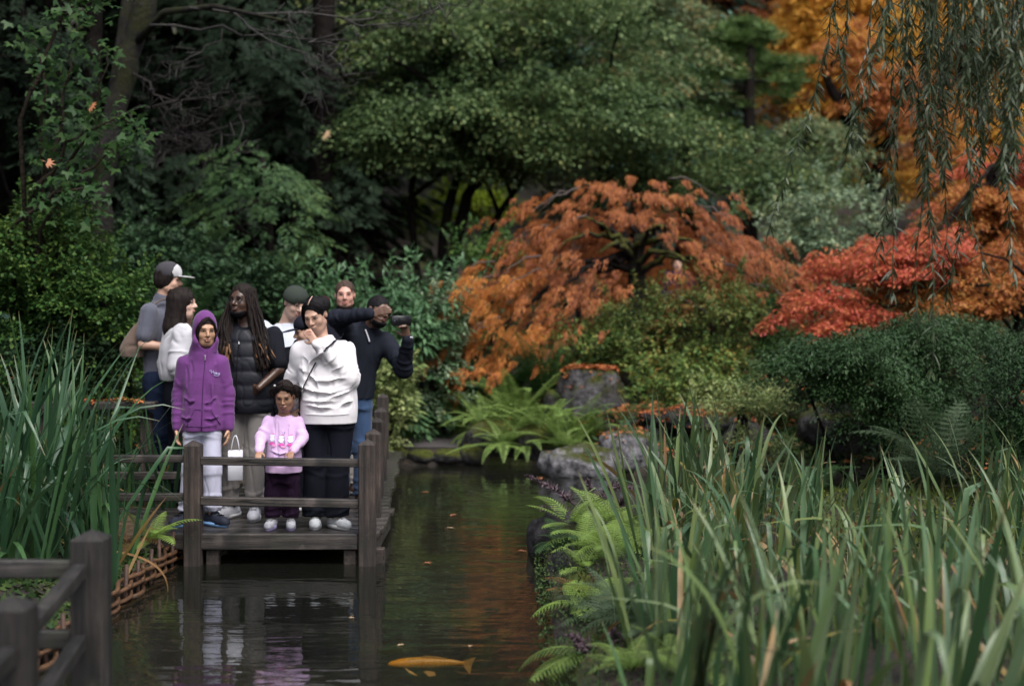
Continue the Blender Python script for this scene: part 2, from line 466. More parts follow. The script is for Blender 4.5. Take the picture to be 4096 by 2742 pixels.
# long leg going back: planks across it
for i in range(21):
    y0 = 11.215 + i * .2
    s = -.055 * (y0 - 11.2)
    beam(br, 'plank', (-2.30 + s, y0 + .1, -.0235 + random.uniform(-.003, .003)), (-.97 + s + random.uniform(-.02, .02), y0 + .1, -.0235), .192, .045, M['deck'], .006)
for x in (-2.15, -1.12):
    beam(br, 'joist', (x, 11.22, -.11), (x - .23, 15.4, -.11), .09, .11, M['rail_y'])
# landing to the left where two visitors stand
for i in range(6):
    y0 = 11.6 + i * .2
    beam(br, 'plank', (-3.75, y0 + .1, -.0235), (-2.42, y0 + .1, -.0235), .192, .045, M['deck'], .006)
FP = [(-2.215, 9.885, .648), (-1.005, 9.885, .655)]
for x, y, tp_ in FP: post(br, x, y, tp_)
for x, y, tp_ in [(-1.045, 10.72, .65), (-1.125, 11.8, .65), (-1.195, 12.9, .65), (-1.335, 14.7, .66)]: post(br, x, y, tp_)
for x, y, tp_ in [(-3.42, 9.9, .64), (-3.44, 11.24, .40), (-2.40, 11.26, .40)]: post(br, x, y, tp_)
# short piles beside the two front posts
for x in (-2.09, -1.13):
    beam(br, 'pile', (x, 9.96, -.6), (x, 9.96, -.11), .09, .09, M['post'], .006, (0, 1, 0))
beam(br, 'pile', (-.94, 10.0, -.6), (-.94, 10.0, -.11), .09, .09, M['post'], .006, (0, 1, 0))
RY = 9.878
beam(br, 'rail', (-2.16, RY, .515), (-1.06, RY, .500), .062, .055, M['rail'])
beam(br, 'rail', (-2.16, RY, .238), (-1.06, RY, .218), .062, .060, M['rail'])
beam(br, 'rail', (-3.36, 9.885, .528), (-2.27, 9.885, .528), .060, .052, M['rail'])
beam(br, 'rail', (-3.36, 9.885, .262), (-2.27, 9.885, .262), .060, .055, M['rail'])
beam(br, 'rail', (-3.42, 11.25, .245), (-2.3, 11.25, .245), .060, .060, M['rail'])
ps = [(-1.005, 9.885), (-1.045, 10.72), (-1.125, 11.8), (-1.195, 12.9), (-1.335, 14.7)]
for (x0, y0), (x1, y1) in zip(ps, ps[1:]):
    for z in (.505, .225):
        beam(br, 'rail', (x0 - .002, y0 + .06, z), (x1 - .002, y1 - .06, z), .055, .052, M['rail'])
for z in (.528, .262):
    beam(br, 'rail', (-3.44, 9.84, z), (-4.1, 8.6, z - .03), .055, .052, M['rail'])
post(br, -4.14, 8.55, .64)

lr = empty('landing_rail', (-3.4, 11.35, 0), 'low dark rail board strewn with fallen leaves in front of the man in the cap', 'railing')
beam(lr, 'rail', (-.50, 0, .79), (.56, .02, .79), .13, .06, M['rail'])
for x in (-.40, .46): post(lr, x, .1, .74, -.3, .09)

# nearer bridge, of which only the corner rails are in view
nb = empty('near_footbridge', (0, 0, 0), 'corner of a nearer dark wooden footbridge at the lower left with big square posts', 'footbridge')
post(nb, -1.775, 6.0, .648, -.55, .138, mat='near_post')
post(nb, -1.640, 4.66, .648, -.55, .138, mat='near_post')
post(nb, -3.3, 6.0, .648, -.55, .138, mat='near_post')
for z in (.50, .205):
    beam(nb, 'rail', (-1.80, 5.915, z), (-1.640, 4.60 + .14, z - .005), .055, .062, M['near_rail'])
    beam(nb, 'rail', (-1.625, 4.58, z - .02), (-1.50, 3.3, z - .02), .055, .062, M['near_rail'])
    beam(nb, 'rail', (-3.24, 5.99, z), (-1.85, 5.99, z - .005), .055, .075, M['near_rail'])
for i in range(5):
    beam(nb, 'plank', (-3.4, 5.05 + i * .2, -.0235), (-1.72, 5.05 + i * .2, -.0235), .192, .045, M['deck'], .006)
for i in range(6):
    beam(nb, 'plank', (-2.75 + i * .2, 4.93, -.0235), (-2.65 + i * .2, 2.6, -.0235), .192, .045, M['deck'], .006)

# ------------------------------------------------------------------ woven wattle edging along the left bank
wat = plain('wattle_rod', (.085, .041, .018), .6, .45, 18, .5, 80, .004, .4)
wat2 = plain('wattle_stake', (.045, .021, .013), .65, .4, 18, .5, 80, .004, .4)
we = empty('wattle_edging', (-2.36, 6.0, WATER), 'woven brown wattle edging along the left bank by the water', 'edging')
sy = np.arange(.05, 4.2, .29)
for k, y in enumerate(sy):
    h = .18 + .06 * random.random()
    a = random.uniform(-.02, .02)
    V, Fl = tube([(0, y, -.25), (a * .5, y, .0), (a, y + a, h)], [.016, .015, .013], 7)
    obj('stake', V, Fl, wat2, we)
for r in range(7):
    z0 = -.05 + r * .028
    for part in range(3):
        ya, yb = part * 1.38 - .05 + .06 * r, (part + 1) * 1.38 + .12 + .05 * r
        yy = np.arange(ya, min(yb, 4.3), .0725 / 1.0)
        ph = (yy - .05) / .29 * PI + (PI if r % 2 else 0)
        pts = np.stack([.030 * np.cos(ph), yy, z0 + .010 * np.sin(yy * 3 + r) + .008 * vnoise(np.stack([yy * 4, yy * 0 + r * 9, yy * 0], -1)) + .004 * part], -1)
        V, Fl = tube(pts, 0.0130 + .002 * random.random(), 7)
        obj('rod', V, Fl, wat, we)

# ------------------------------------------------------------------ rocks
def rock(name, c, r, mat, label, seed, amp=.25, cat='rock', flat_top=None, rz=0.0, sub=40):
    """boulder: a displaced ellipsoid, faceted by noise"""
    nu, nv = sub, sub // 2
    u = np.linspace(0, 2 * PI, nu, endpoint=False); v_ = np.linspace(0.0, PI, nv + 1)
    U, W = np.meshgrid(u, v_)
    D = np.stack([np.sin(W) * np.cos(U), np.sin(W) * np.sin(U), np.cos(W)], -1)
    S = np.sign(D) * np.abs(D) ** .75; S /= np.linalg.norm(S, axis=-1)[..., None] ** .6
    n_ = fbm(D * 1.6 + seed * 7.3, 5) * amp + .22 * amp * (1 - 2 * np.abs(vnoise(D * 5 + seed))) + .10 * amp * vnoise(D * 13 + seed)
    V = S * (1 + n_[..., None]) * np.array(r)
    if flat_top is not None: V[..., 2] = np.where(V[..., 2] > flat_top, flat_top + (V[..., 2] - flat_top) * .2, V[..., 2])
    i = np.arange(nv)[:, None] * nu; j = np.arange(nu)[None]; k = (j + 1) % nu
    Qd = np.stack([i + j, i + nu + j, i + nu + k, i + k], -1).reshape(-1, 4)
    o = obj(name, V.reshape(-1, 3), Qd, mat, None, True, tuple(c), (0, 0, rz))
    ROCKS[label] = (V.reshape(-1, 3) + np.array(c), Qd)
    return setp(o, label, cat)
ROCKS = {}
def rock_tops(label, n, up=.45, zmin=-9):
    V, Qd = ROCKS[label]; a, b_, c_ = V[Qd[:, 0]], V[Qd[:, 1]], V[Qd[:, 2]]
    nr = np.cross(b_ - a, V[Qd[:, 3]] - a); ar = np.linalg.norm(nr, axis=1) + 1e-9; ok = (np.abs(nr[:, 2]) / ar > up) & (V[Qd].mean(1)[:, 2] > zmin)
    i = rng.choice(np.where(ok)[0], n, p=ar[ok] / ar[ok].sum()); u, w = rng.random((n, 1)), rng.random((n, 1))
    A, B, C, D = [V[Qd[i, k]] for k in range(4)]
    return (A * (1 - u) + B * u) * (1 - w) + (D * (1 - u) + C * u) * w + (0, 0, .012)

rock('boulder', (.92, 16.8, .42), (.42, .36, .56), M['rock'], 'big grey boulder with a flat top covered in orange leaves', 1, .16, 'boulder', .40)
rock('boulder', (-1.05, 18.0, .38), (.36, .34, .36), M['dark_rock'], 'dark rounded boulder behind the bridge end post', 2, .2, 'boulder')
rock('boulder', (.50, 16.85, .2), (.18, .2, .34), M['mossy_rock'], 'mossy boulder leaning against the big flat topped boulder', 31, .2, 'boulder')
rock('rock', (.72, 15.05, -.10), (.42, .30, .22), M['pale_rock'], 'low pale grey rock at the far water edge', 3, .22, 'rock')
rock('rock', (1.28, 15.3, -.02), (.34, .33, .26), M['pale_rock'], 'grey rock behind the low pale one at the far shore', 4, .22, 'rock')
rock('rock', (1.42, 16.25, .22), (.46, .36, .20), M['rock'], 'dark rock littered with orange leaves left of the small cave', 5, .22, 'rock')
rock('rock', (2.08, 15.95, .30), (.62, .42, .15), M['dark_rock'], 'long flat rock roofing the small dark cave', 6, .18, 'rock')
rock('rock', (1.52, 15.8, -.05), (.20, .3, .30), M['dark_rock'], 'dark upright rock forming the left wall of the cave', 7, .2, 'rock')
rock('rock', (2.55, 15.7, -.02), (.30, .35, .30), M['dark_rock'], 'dark upright rock forming the right wall of the cave', 8, .2, 'rock')
rock('rock', (3.55, 14.9, .30), (.45, .35, .30), M['rock'], 'grey rock under the dark yew on the right bank', 9, .25, 'rock')
rock('rock', (-.25, 16.2, .02), (.30, .25, .24), M['mossy_rock'], 'dark mossy rock behind the hanging fern at the shore', 10, .2, 'rock')
rock('rock', (.28, 16.1, -.02), (.34, .24, .24), M['mossy_rock'], 'mossy dark rock between the shore ferns', 11, .2, 'rock')
for k, (x, y, rx, rz_, lab) in enumerate([(-1.30, 16.0, .15, .12, 'mossy kerb stone nearest the bridge end'), (-1.02, 15.98, .17, .09, 'flat mossy kerb stone second from the bridge end'),
                                    (-.72, 16.0, .19, .09, 'long mossy kerb stone in the middle of the path edge'), (-.45, 16.02, .15, .13, 'round mossy kerb stone left of the hanging fern')]):
    rock('kerb_stone', (x, y, -.12), (rx, .14, rz_), M['mossy_rock'], lab, 20 + k, .2, 'kerb stone', sub=20)
rock('rock', (.36, 10.35, -.14), (.24, .30, .24), M['dark_rock'], 'dark rounded rock at the tip of the right bank behind pale ferns', 12, .15, 'rock')
for k, (x, y, r_, lab) in enumerate([(.33, 9.5, .22, 'dark wet rock at the waterline under the pale ferns'), (.34, 8.75, .20, 'dark mossy rock at the waterline left of the iris bed'),
                               (.36, 8.0, .20, 'low dark rock at the waterline beside the feathery plant'), (.40, 7.2, .19, 'dark rock at the waterline at the lower edge of the picture')]):
    rock('rock', (x + .06, y, -.22), (r_ * .6, r_ * 1.5, r_ * .8), M['mossy_rock'] if k % 2 else M['dark_rock'], lab, 40 + k, .25, 'rock')
# ------------------------------------------------------------------ foliage
def unit(v): return v / (np.linalg.norm(v, axis=-1, keepdims=True) + 1e-9)

def leaves(Pb, D, Nn, L, W, lobes=1, fold=.12):
    """rhombic leaves: base Pb, tip direction D, face normal Nn; lobes=3 gives a palmate leaf"""
    n = len(Pb); L = np.broadcast_to(L, (n,))[:, None]; W = np.broadcast_to(W, (n,))[:, None]
    D = unit(D); S = unit(np.cross(D, Nn)); U = np.cross(S, D)
    if lobes == 1:
        m = Pb + .45 * L * D
        V = np.stack([Pb, m + .5 * W * S + fold * W * U, Pb + L * D, m - .5 * W * S + fold * W * U], 1)
        return V.reshape(-1, 3), np.arange(4 * n).reshape(n, 4)
    # palmate: one polygon star of 3 (or 5) lobes as a fan of quads round the base
    vs = [Pb]
    angs = np.linspace(-1.15, 1.15, lobes)
    tips = []; 
    for i, a in enumerate(angs):
        l = L * (1 - .25 * abs(a))
        tips.append(Pb + l * (math.cos(a) * D + math.sin(a) * S) - .10 * l * abs(a) * U)
    mids = []
    aa = np.concatenate([[angs[0] - .5], (angs[:-1] + angs[1:]) / 2, [angs[-1] + .5]])
    for a in aa:
        mids.append(Pb + .42 * L * (math.cos(a) * D + math.sin(a) * S) + fold * W * U)
    V = np.stack(vs + tips + mids, 1); k = V.shape[1]
    base = np.arange(n)[:, None] * k
    Fq = np.concatenate([base + np.array([[0, 1 + lobes + i, 1 + i, 2 + lobes + i]]) for i in range(lobes)])
    return V.reshape(-1, 3), Fq

def rdir(n): return unit(rng.normal(size=(n, 3)))

def pad_leaves(c, o, ra, rb, th, n, L, W, droop=.35, tilt=.45, hang=0.0, lobes=1, edge=.5):
    """one spray: a shallow disc of leaves centred c, growing towards o"""
    o = np.array((o[0], o[1], 0.)); o = unit(o[None])[0] if np.linalg.norm(o) > 1e-6 else np.array((1., 0, 0))
    s = np.array((-o[1], o[0], 0)); up = np.array((0, 0, 1.))
    r = rng.random(n) ** edge; a = rng.random(n) * 2 * PI
    x, y = r * np.cos(a), r * np.sin(a)
    z = -droop * (r ** 2) * ra + rng.normal(0, 1, n) * th * (.4 + .6 * (1 - r)) - .25 * droop * ra * x
    Pb = np.array(c) + x[:, None] * ra * o + y[:, None] * rb * s + z[:, None] * up
    D = .8 * (x[:, None] * o + y[:, None] * s) + .5 * o + .55 * rdir(n) - (hang + droop * r)[:, None] * up
    Nn = up + tilt * rdir(n) + .3 * (x[:, None] * o + y[:, None] * s)
    sz = .7 + .6 * rng.random(n)
    return leaves(Pb, D, Nn, L * sz, W * sz, lobes)

def crown(blobs, pad_r, per, L, W, trunk_xy, density=1.0, droop=.35, tilt=.45, hang=0.0, flat=.2, lobes=1, shell=.5, low=-.75, front=True, boughs=False, shoots=.5):
    """blobs: (centre, radii, pads). Sprays sit mostly on the outer part of each blob, unevenly; boughs=True strings them along drooping branches instead"""
    Vs, Fs, k = [], [], 0; cs = []
    def put(V, Fq):
        nonlocal k
        Vs.append(V); Fs.append(Fq + k); k += len(V)
    for bi, (c, r, n) in enumerate(blobs):
        c = np.array(c, float); r = np.array(r, float)
        d = rdir(n * 4)
        d = d[(d[:, 2] > low) & ((d[:, 1] < .55) if front else True)][:n]
        lump = 1 + .30 * vnoise(d * 1.7 + 13.7 * bi + c[0]) + .12 * vnoise(d * 4.3 + c[0])
        q = (shell + (1 - shell) * rng.random(len(d)) ** .6) * lump
        if not boughs:
            for p, dd in zip(c + d * q[:, None] * r, d):
                o = (p[:2] - np.array(trunk_xy)) * .6 + dd[:2] * r[:2] * .8
                f = pad_r * rng.choice((.5, .7, .9, 1.15))
                put(*pad_leaves(p, o, f, f * (.6 + .35 * rng.random()), f * flat, max(6, int(per * density * (f / pad_r) ** 2 * rng.uniform(.6, 1.2))), L, W, droop, tilt, hang, lobes)); cs.append(p)
            ns = int(len(d) * shoots)          # stray shoots standing out of the outline
            for i in rng.integers(0, len(d), ns):
                dd = d[i]; s = c + dd * r * lump[i] * rng.uniform(.85, 1.0); g = unit((dd * .7 + np.array((0, -.1, .75 if dd[2] > -.1 else .1)) + .35 * rng.normal(size=3))[None])[0]
                ln = pad_r * rng.uniform(.7, 1.7); m = int(per * .28 * ln / pad_r) + 5; t = rng.random(m)
                Pb = s + g * (t * ln)[:, None] + rng.normal(0, .10 * pad_r, (m, 3)) * (1.1 - t[:, None]); D = g * .6 + rdir(m) * .8
                put(*leaves(Pb, D, np.array((0, -.2, 1.)) + .6 * rdir(m), L * (.6 + .5 * rng.random(m)), W * .9, lobes))
        else:
            for dd, qq in zip(d[:max(4, n // 3)], q):
                tip = c + dd * r * min(1.2, qq * 1.12)
                root = np.array((trunk_xy[0], c[1] + .4 * r[1], tip[2] - .15 * abs(tip[0] - trunk_xy[0]))); v_ = root - tip; ln = np.linalg.norm(v_)
                st = tip + v_ / (ln + 1e-6) * min(ln * .7, pad_r * rng.uniform(2.6, 4.6)); h = tip - st; o = h[:2]
                for t in (.08, .28, .46, .64, .80, .94):
                    p = st + h * t + (0, 0, .20 * np.linalg.norm(h) * math.sin(PI * (t * .9 + .05)) - .30 * pad_r * t ** 3) + rng.normal(0, .12 * pad_r, 3)
                    f = pad_r * (1.0 - .5 * t) * rng.uniform(.65, 1.2)
                    put(*pad_leaves(p, o, f, f * rng.uniform(.55, .95), f * flat, max(6, int(per * (f / pad_r) ** 2 * rng.uniform(.5, 1.1))), L, W, droop * (.6 + t), tilt, hang, lobes))
                    if t > .4: cs.append(p)
    return np.concatenate(Vs), np.concatenate(Fs), np.array(cs)

def bez(a, b, bow, n=9, wob=.0):
    a, b = np.array(a, float), np.array(b, float); t = np.linspace(0, 1, n)[:, None]
    m = (a + b) / 2 + np.array(bow)
    p = (1 - t) ** 2 * a + 2 * t * (1 - t) * m + t ** 2 * b
    if wob: p[1:-1] += rng.normal(0, wob, (n - 2, 3))
    return p

def plant(name, label, cat, base, trunks, crown_args, lmat, bark='bark', limbs=5, limb_r=.05, group=None, crown_name='crown', bow=.25):
    base = np.array(base, float)
    e = empty(name, tuple(base), label, cat, group=group)
    V, Fq, cs = crown(**crown_args)
    o = obj(crown_name, V - base, Fq, lmat, e); o['kind'] = 'stuff'
    tips = []
    for pts, r0, r1 in trunks:
        pts = np.array(pts, float); n = len(pts)
        # resample with a little wander
        tt = np.linspace(0, n - 1, max(8, n * 3)); ii = np.clip(tt.astype(int), 0, n - 2); ff = (tt - ii)[:, None]
        p = pts[ii] * (1 - ff) + pts[ii + 1] * ff
        p[1:-1] += rng.normal(0, r0 * .18, (len(p) - 2, 3))
        rr = np.linspace(r0, r1, len(p)) * (1 + .08 * rng.normal(size=len(p))); rr[0] *= 1.3
        Vt, Ft = tube(p - base, rr, 9); obj('trunk', Vt, Ft, M[bark], e); tips.append(p)
    if limbs and len(cs) and tips:
        for k in range(limbs):
            c = cs[rng.integers(len(cs))]; tr = tips[rng.integers(len(tips))]
            s = tr[int(len(tr) * (.4 + .55 * rng.random()))]
            p = bez(s, c, (0, 0, bow * np.linalg.norm(c - s)), 9, .02)
            Vt, Ft = tube(p - base, np.linspace(limb_r, limb_r * .25, 9), 6); obj('limb', Vt, Ft, M[bark], e)
    return e

def E(px, py, Y, rx, ry, dy, n):
    """blob of a crown: centre and half sizes given in picture pixels at depth Y"""
    return (P(px, py, Y), (rx / F * Y, dy, ry / F * Y), n)

G = lambda *c: list(c)
L_ = {}
L_['maple_green'] = leaf_mat('maple_green_leaf', G((.030, .060, .022), (.070, .118, .042), (.125, .180, .068), (.21, .20, .06)), .3, .5, .35)
L_['maple_edge'] = leaf_mat('dusty_maple_leaf', G((.074, .113, .053), (.113, .166, .083), (.180, .203, .090), (.300, .180, .060)), .3, .5, .5)
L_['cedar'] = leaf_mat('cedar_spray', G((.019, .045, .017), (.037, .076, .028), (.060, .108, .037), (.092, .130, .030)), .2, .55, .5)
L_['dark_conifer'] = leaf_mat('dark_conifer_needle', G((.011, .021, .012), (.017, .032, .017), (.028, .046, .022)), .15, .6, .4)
L_['blue_conifer'] = leaf_mat('blue_conifer_needle', G((.026, .066, .043), (.046, .094, .066), (.066, .120, .084)), .15, .6, .4)
L_['pine'] = leaf_mat('pine_needle', G((.050, .101, .031), (.094, .159, .049), (.144, .201, .060)), .2, .5, .8)
L_['lace'] = leaf_mat('laceleaf_orange', G((.17, .055, .032), (.28, .092, .042), (.39, .14, .045), (.48, .20, .055)), .35, .55, .7)
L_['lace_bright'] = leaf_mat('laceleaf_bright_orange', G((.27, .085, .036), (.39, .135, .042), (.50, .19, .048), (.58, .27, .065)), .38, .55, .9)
L_['red'] = leaf_mat('scarlet_maple_leaf', G((.40, .070, .055), (.50, .105, .07), (.48, .15, .06), (.42, .19, .05)), .4, .5, .45)
L_['orange'] = leaf_mat('orange_maple_leaf', G((.27, .085, .035), (.38, .13, .045), (.43, .19, .05), (.42, .23, .055)), .4, .5, .4)
L_['gold'] = leaf_mat('golden_maple_leaf', G((.42, .19, .035), (.54, .27, .045), (.58, .34, .06), (.42, .31, .05)), .45, .5, .3)
L_['rust'] = leaf_mat('rusty_maple_leaf', G((.30, .09, .05), (.44, .17, .07), (.52, .24, .08)), .4, .5, .3)
L_['rhodo'] = leaf_mat('rhododendron_leaf', G((.046, .104, .046), (.072, .150, .065), (.111, .195, .085)), .12, .4, .8, .3)
L_['silver'] = leaf_mat('silvery_shrub_leaf', G((.067, .121, .067), (.114, .176, .102), (.203, .270, .162), (.256, .270, .121)), .2, .45, .9, .3)
L_['azalea'] = leaf_mat('azalea_leaf', G((.054, .114, .034), (.102, .180, .048), (.192, .240, .054), (.360, .180, .048)), .25, .5, .9)
L_['azalea2'] = leaf_mat('autumn_azalea_leaf', G((.045, .085, .026), (.085, .13, .035), (.14, .16, .042), (.28, .13, .05)), .3, .5, 1.2)
L_['yew'] = leaf_mat('yew_needle', G((.010, .030, .009), (.022, .054, .016), (.046, .088, .030)), .1, .5, 1.3, .2)
L_['boxleaf'] = leaf_mat('variegated_leaf', G((.110, .165, .055), (.220, .275, .099), (.374, .396, .176)), .25, .45, 1.4)
L_['vine'] = leaf_mat('vine_maple_leaf', G((.022, .055, .020), (.036, .081, .025), (.060, .111, .032)), .35, .45, .6)
L_['hedge'] = leaf_mat('bank_shrub_leaf', G((.021, .061, .016), (.039, .094, .023), (.069, .126, .028), (.106, .147, .029)), .25, .45, .9)
L_['dusk'] = leaf_mat('understory_leaf', G((.018, .045, .021), (.033, .068, .030), (.051, .090, .036)), .15, .5, .7)
L_['lime'] = leaf_mat('lime_shrub_leaf', G((.10, .16, .015), (.17, .24, .02), (.22, .25, .03)), .45, .5, .6)
L_['litter'] = leaf_mat('fallen_leaf_litter', G((.18, .05, .025), (.31, .095, .035), (.40, .15, .05), (.28, .14, .07)), .1, .7, 2)
L_['cover'] = leaf_mat('ground_cover_leaf', G((.015, .036, .012), (.033, .063, .018), (.060, .093, .021)), .15, .6, .8)

def gp(px, Y, dz=0.0):
    x = (px - CX) / F * Y
    return (x, Y, gz(x, Y) + dz)

# ---- far wood on the rising ground: tall dark conifers
def conifer(x, y, H, R, label, mat='dark_conifer', n=260, leafL=.42, z_lo=.08, group='dark conifers of the far wood', name='conifer', droop=.5):
    z0 = gz(x, y); e = empty(name, (x, y, z0 - .2), label, 'tree', group=group)
    Vs, Fs, k = [], [], 0
    for i in range(n):
        f = z_lo + (1 - z_lo) * rng.random() ** 1.15
        rr = R * min(1, (1 - (f - z_lo) / (1 - z_lo)) * 1.25) ** .75 * (.75 + .35 * rng.random()) + .25
        a = rng.random() * 2 * PI
        d = np.array((math.cos(a), math.sin(a), 0))
        m = int(20 * (.5 + rr / R))
        s = (.25 + .75 * rng.random(m) ** .7) * rr
        side = np.array((-d[1], d[0], 0))
        Pb = d * s[:, None] + side * (rng.normal(0, .16, m) * (s * .6 + .3))[:, None]
        Pb[:, 2] = f * H - droop * .35 * s ** 1.5 / max(R, .1) ** .5 + rng.normal(0, .10, m)
        D = d + .5 * rng.normal(size=(m, 1)) * side + np.stack([np.zeros(m), np.zeros(m), -.35 - .5 * rng.random(m)], 1)
        V, Fq = leaves(Pb, D, np.array((0, 0, 1.)) + .4 * rdir(m), leafL * (.7 + .6 * rng.random(m)), leafL * .34)
        Vs.append(V); Fs.append(Fq + k); k += len(V)
    o = obj('crown', np.concatenate(Vs), np.concatenate(Fs), L_[mat], e); o['kind'] = 'stuff'
    V, Fq = tube([(0, 0, -.3), (.05, 0, H * .5), (0, 0, H)], [R * .11 + .12, R * .07 + .08, .03], 9); obj('trunk', V, Fq, M['dark_bark'], e)
    return e

ORD = ['first', 'second', 'third', 'fourth', 'fifth', 'sixth', 'seventh', 'eighth', 'ninth', 'tenth', 'eleventh', 'twelfth']
for k, (px, Y, H, R) in enumerate([(-60, 27, 19, 4.0), (25, 33, 21, 4.2), (120, 29, 20, 3.6), (205, 36, 22, 4.4), (262, 27.5, 19, 3.4), (355, 34, 22, 4.2), (450, 42, 24, 5.0), (560, 46, 24, 5), (640, 41, 22, 4.5)]):
    conifer((px - CX) / F * Y, Y, H, R, f'tall dark conifer in the far wood, {ORD[k]} from the left', n=330, leafL=.5)
for k, (px, Y, H, R) in enumerate([(725, 52, 24, 5.5), (820, 56, 24, 5.5), (930, 54, 24, 5.5), (1040, 50, 22, 5.5)]):
    conifer((px - CX) / F * Y, Y, H, R, f'dark conifer behind the golden autumn trees, {ORD[k]} from the left', n=240, leafL=.65, group='conifers behind the golden trees')


# ---- unseen tall trees added to shape the light: their crowns stand above and beside the picture and keep the light coming from overhead
for k, (x, y, H, R, zl) in enumerate([(-7.2, 18.5, 21, 4.4, .42), (-11.5, 15, 22, 4.8, .32), (-9.0, 23.5, 23, 4.8, .34), (-14.5, 7, 21, 4.6, .15)]):
    conifer(x, y, H, R, f'unseen tall conifer added to shade the left wood, {ORD[k]} of its row', n=300, leafL=.6, z_lo=zl, group='unseen conifers added to shape the light')
for k, (x, y, H, R) in enumerate([(-9, -9, 18, 5.0), (9, -10, 17, 5.0), (15.5, 5, 17, 4.6)]):
    conifer(x, y, H, R, f'unseen conifer added round the near side to block low sky light, {ORD[k]} from the left', n=230, leafL=.8, z_lo=.06, group='unseen conifers added to shape the light')

# ---- golden and rusty maples on the hill at the upper right
plant('maple', 'golden yellow maple at the top right behind the pine', 'tree', gp(845, 36), [([gp(880, 36), P(862, 150, 36), P(835, 95, 36)], .30, .12), ([P(868, 165, 36), P(905, 90, 36)], .18, .08)],
      dict(blobs=[E(835, 40, 36, 100, 65, 2.6, 150), E(805, 95, 35, 60, 35, 2.0, 70), E(900, 130, 35.5, 60, 60, 2.0, 70)], pad_r=.85, per=110, L=.15, W=.095, trunk_xy=P(845, 0, 36)[:2], droop=.35, boughs=True, flat=.1), L_['gold'], 'dark_bark', 9, .09)
plant('maple', 'orange gold maple filling the right edge behind the willow', 'tree', gp(985, 30), [([gp(990, 30), P(985, 150, 30), P(960, 40, 30)], .22, .08)],
      dict(blobs=[E(975, 60, 30, 90, 75, 2.4, 150), E(965, 165, 29.5, 95, 50, 2.0, 110)], pad_r=.72, per=120, L=.12, W=.075, trunk_xy=P(985, 0, 30)[:2], droop=.35, boughs=True, flat=.1), L_['gold'], 'dark_bark', 9, .07)
plant('maple', 'rusty pink maple high behind the pine top', 'tree', gp(735, 43), [([gp(735, 43), P(735, 20, 43)], .25, .1)],
      dict(blobs=[E(735, 15, 43, 90, 45, 2.6, 90)], pad_r=1., per=95, L=.18, W=.11, trunk_xy=P(735, 0, 43)[:2], droop=.3, boughs=True, flat=.1), L_['rust'], 'dark_bark', 4, .08)
plant('maple', 'orange maple with a dark leaning trunk right of the pine', 'tree', gp(880, 27), [([gp(888, 27), P(868, 170, 27), P(838, 100, 27), P(820, 60, 27)], .17, .07), ([P(872, 180, 27), P(905, 110, 27), P(925, 70, 27)], .12, .05)],
      dict(blobs=[E(850, 75, 27.2, 50, 50, 1.4, 46), E(935, 120, 26.5, 60, 55, 1.5, 70)], pad_r=.5, per=110, L=.09, W=.055, trunk_xy=P(870, 0, 27)[:2], droop=.35, boughs=True, flat=.1), L_['orange'], 'dark_bark', 8, .05)

# ---- pine with a straight dark trunk
pe = empty('pine_tree', gp(750, 27), 'dark green pine with a straight bare trunk at the upper right', 'tree')
pb = np.array(pe.location)
V, Fq = tube(np.array([gp(750, 27, -.3), P(751, 170, 27), P(749, 95, 27), P(752, 12, 27)]) - pb, [.17, .13, .11, .05], 9); obj('trunk', V, Fq, M['dark_bark'], pe)
Vs, Fs, k = [], [], 0
for i in range(64):
    f = rng.random(); py = 22 + 170 * f; a = rng.random() * 2 * PI
    R = (.5 + 1.15 * f ** .7) * (.6 + .6 * rng.random())
    s = P(750, py, 27); tip = s + np.array((math.cos(a) * R, abs(math.sin(a)) * R * .9 - .25, .12 * R - .15))
    if i % 3 == 0:
        Vt, Ft = tube(bez(s, tip, (0, 0, .1), 6) - pb, np.linspace(.035, .012, 6), 6); obj('limb', Vt, Ft, M['dark_bark'], pe)
    for q in range(5):
        c = s + (tip - s) * (.45 + .6 * rng.random()) + rng.normal(0, .14, 3) * (1, 1, .5)
        m = 55; d = rdir(m); d[:, 2] = np.abs(d[:, 2]) * .8 + .1
        V, Fq = leaves(c + d * .03, d + .25 * (tip - s), rdir(m), .20 + .1 * rng.random(m), .022)
        Vs.append(V); Fs.append(Fq + k); k += len(V)
o = obj('crown', np.concatenate(Vs) - pb, np.concatenate(Fs), L_['pine'], pe); o['kind'] = 'stuff'

conifer(P(688, 0, 31)[0], 31, 10.5, 1.7, 'blue green conifer between the green maple and the pine', 'blue_conifer', 150, .26, group=None)
conifer(P(610, 0, 34)[0], 34, 13.5, 2.2, 'dark blue green conifer behind the top of the green maple', 'blue_conifer', 130, .30, group=None)

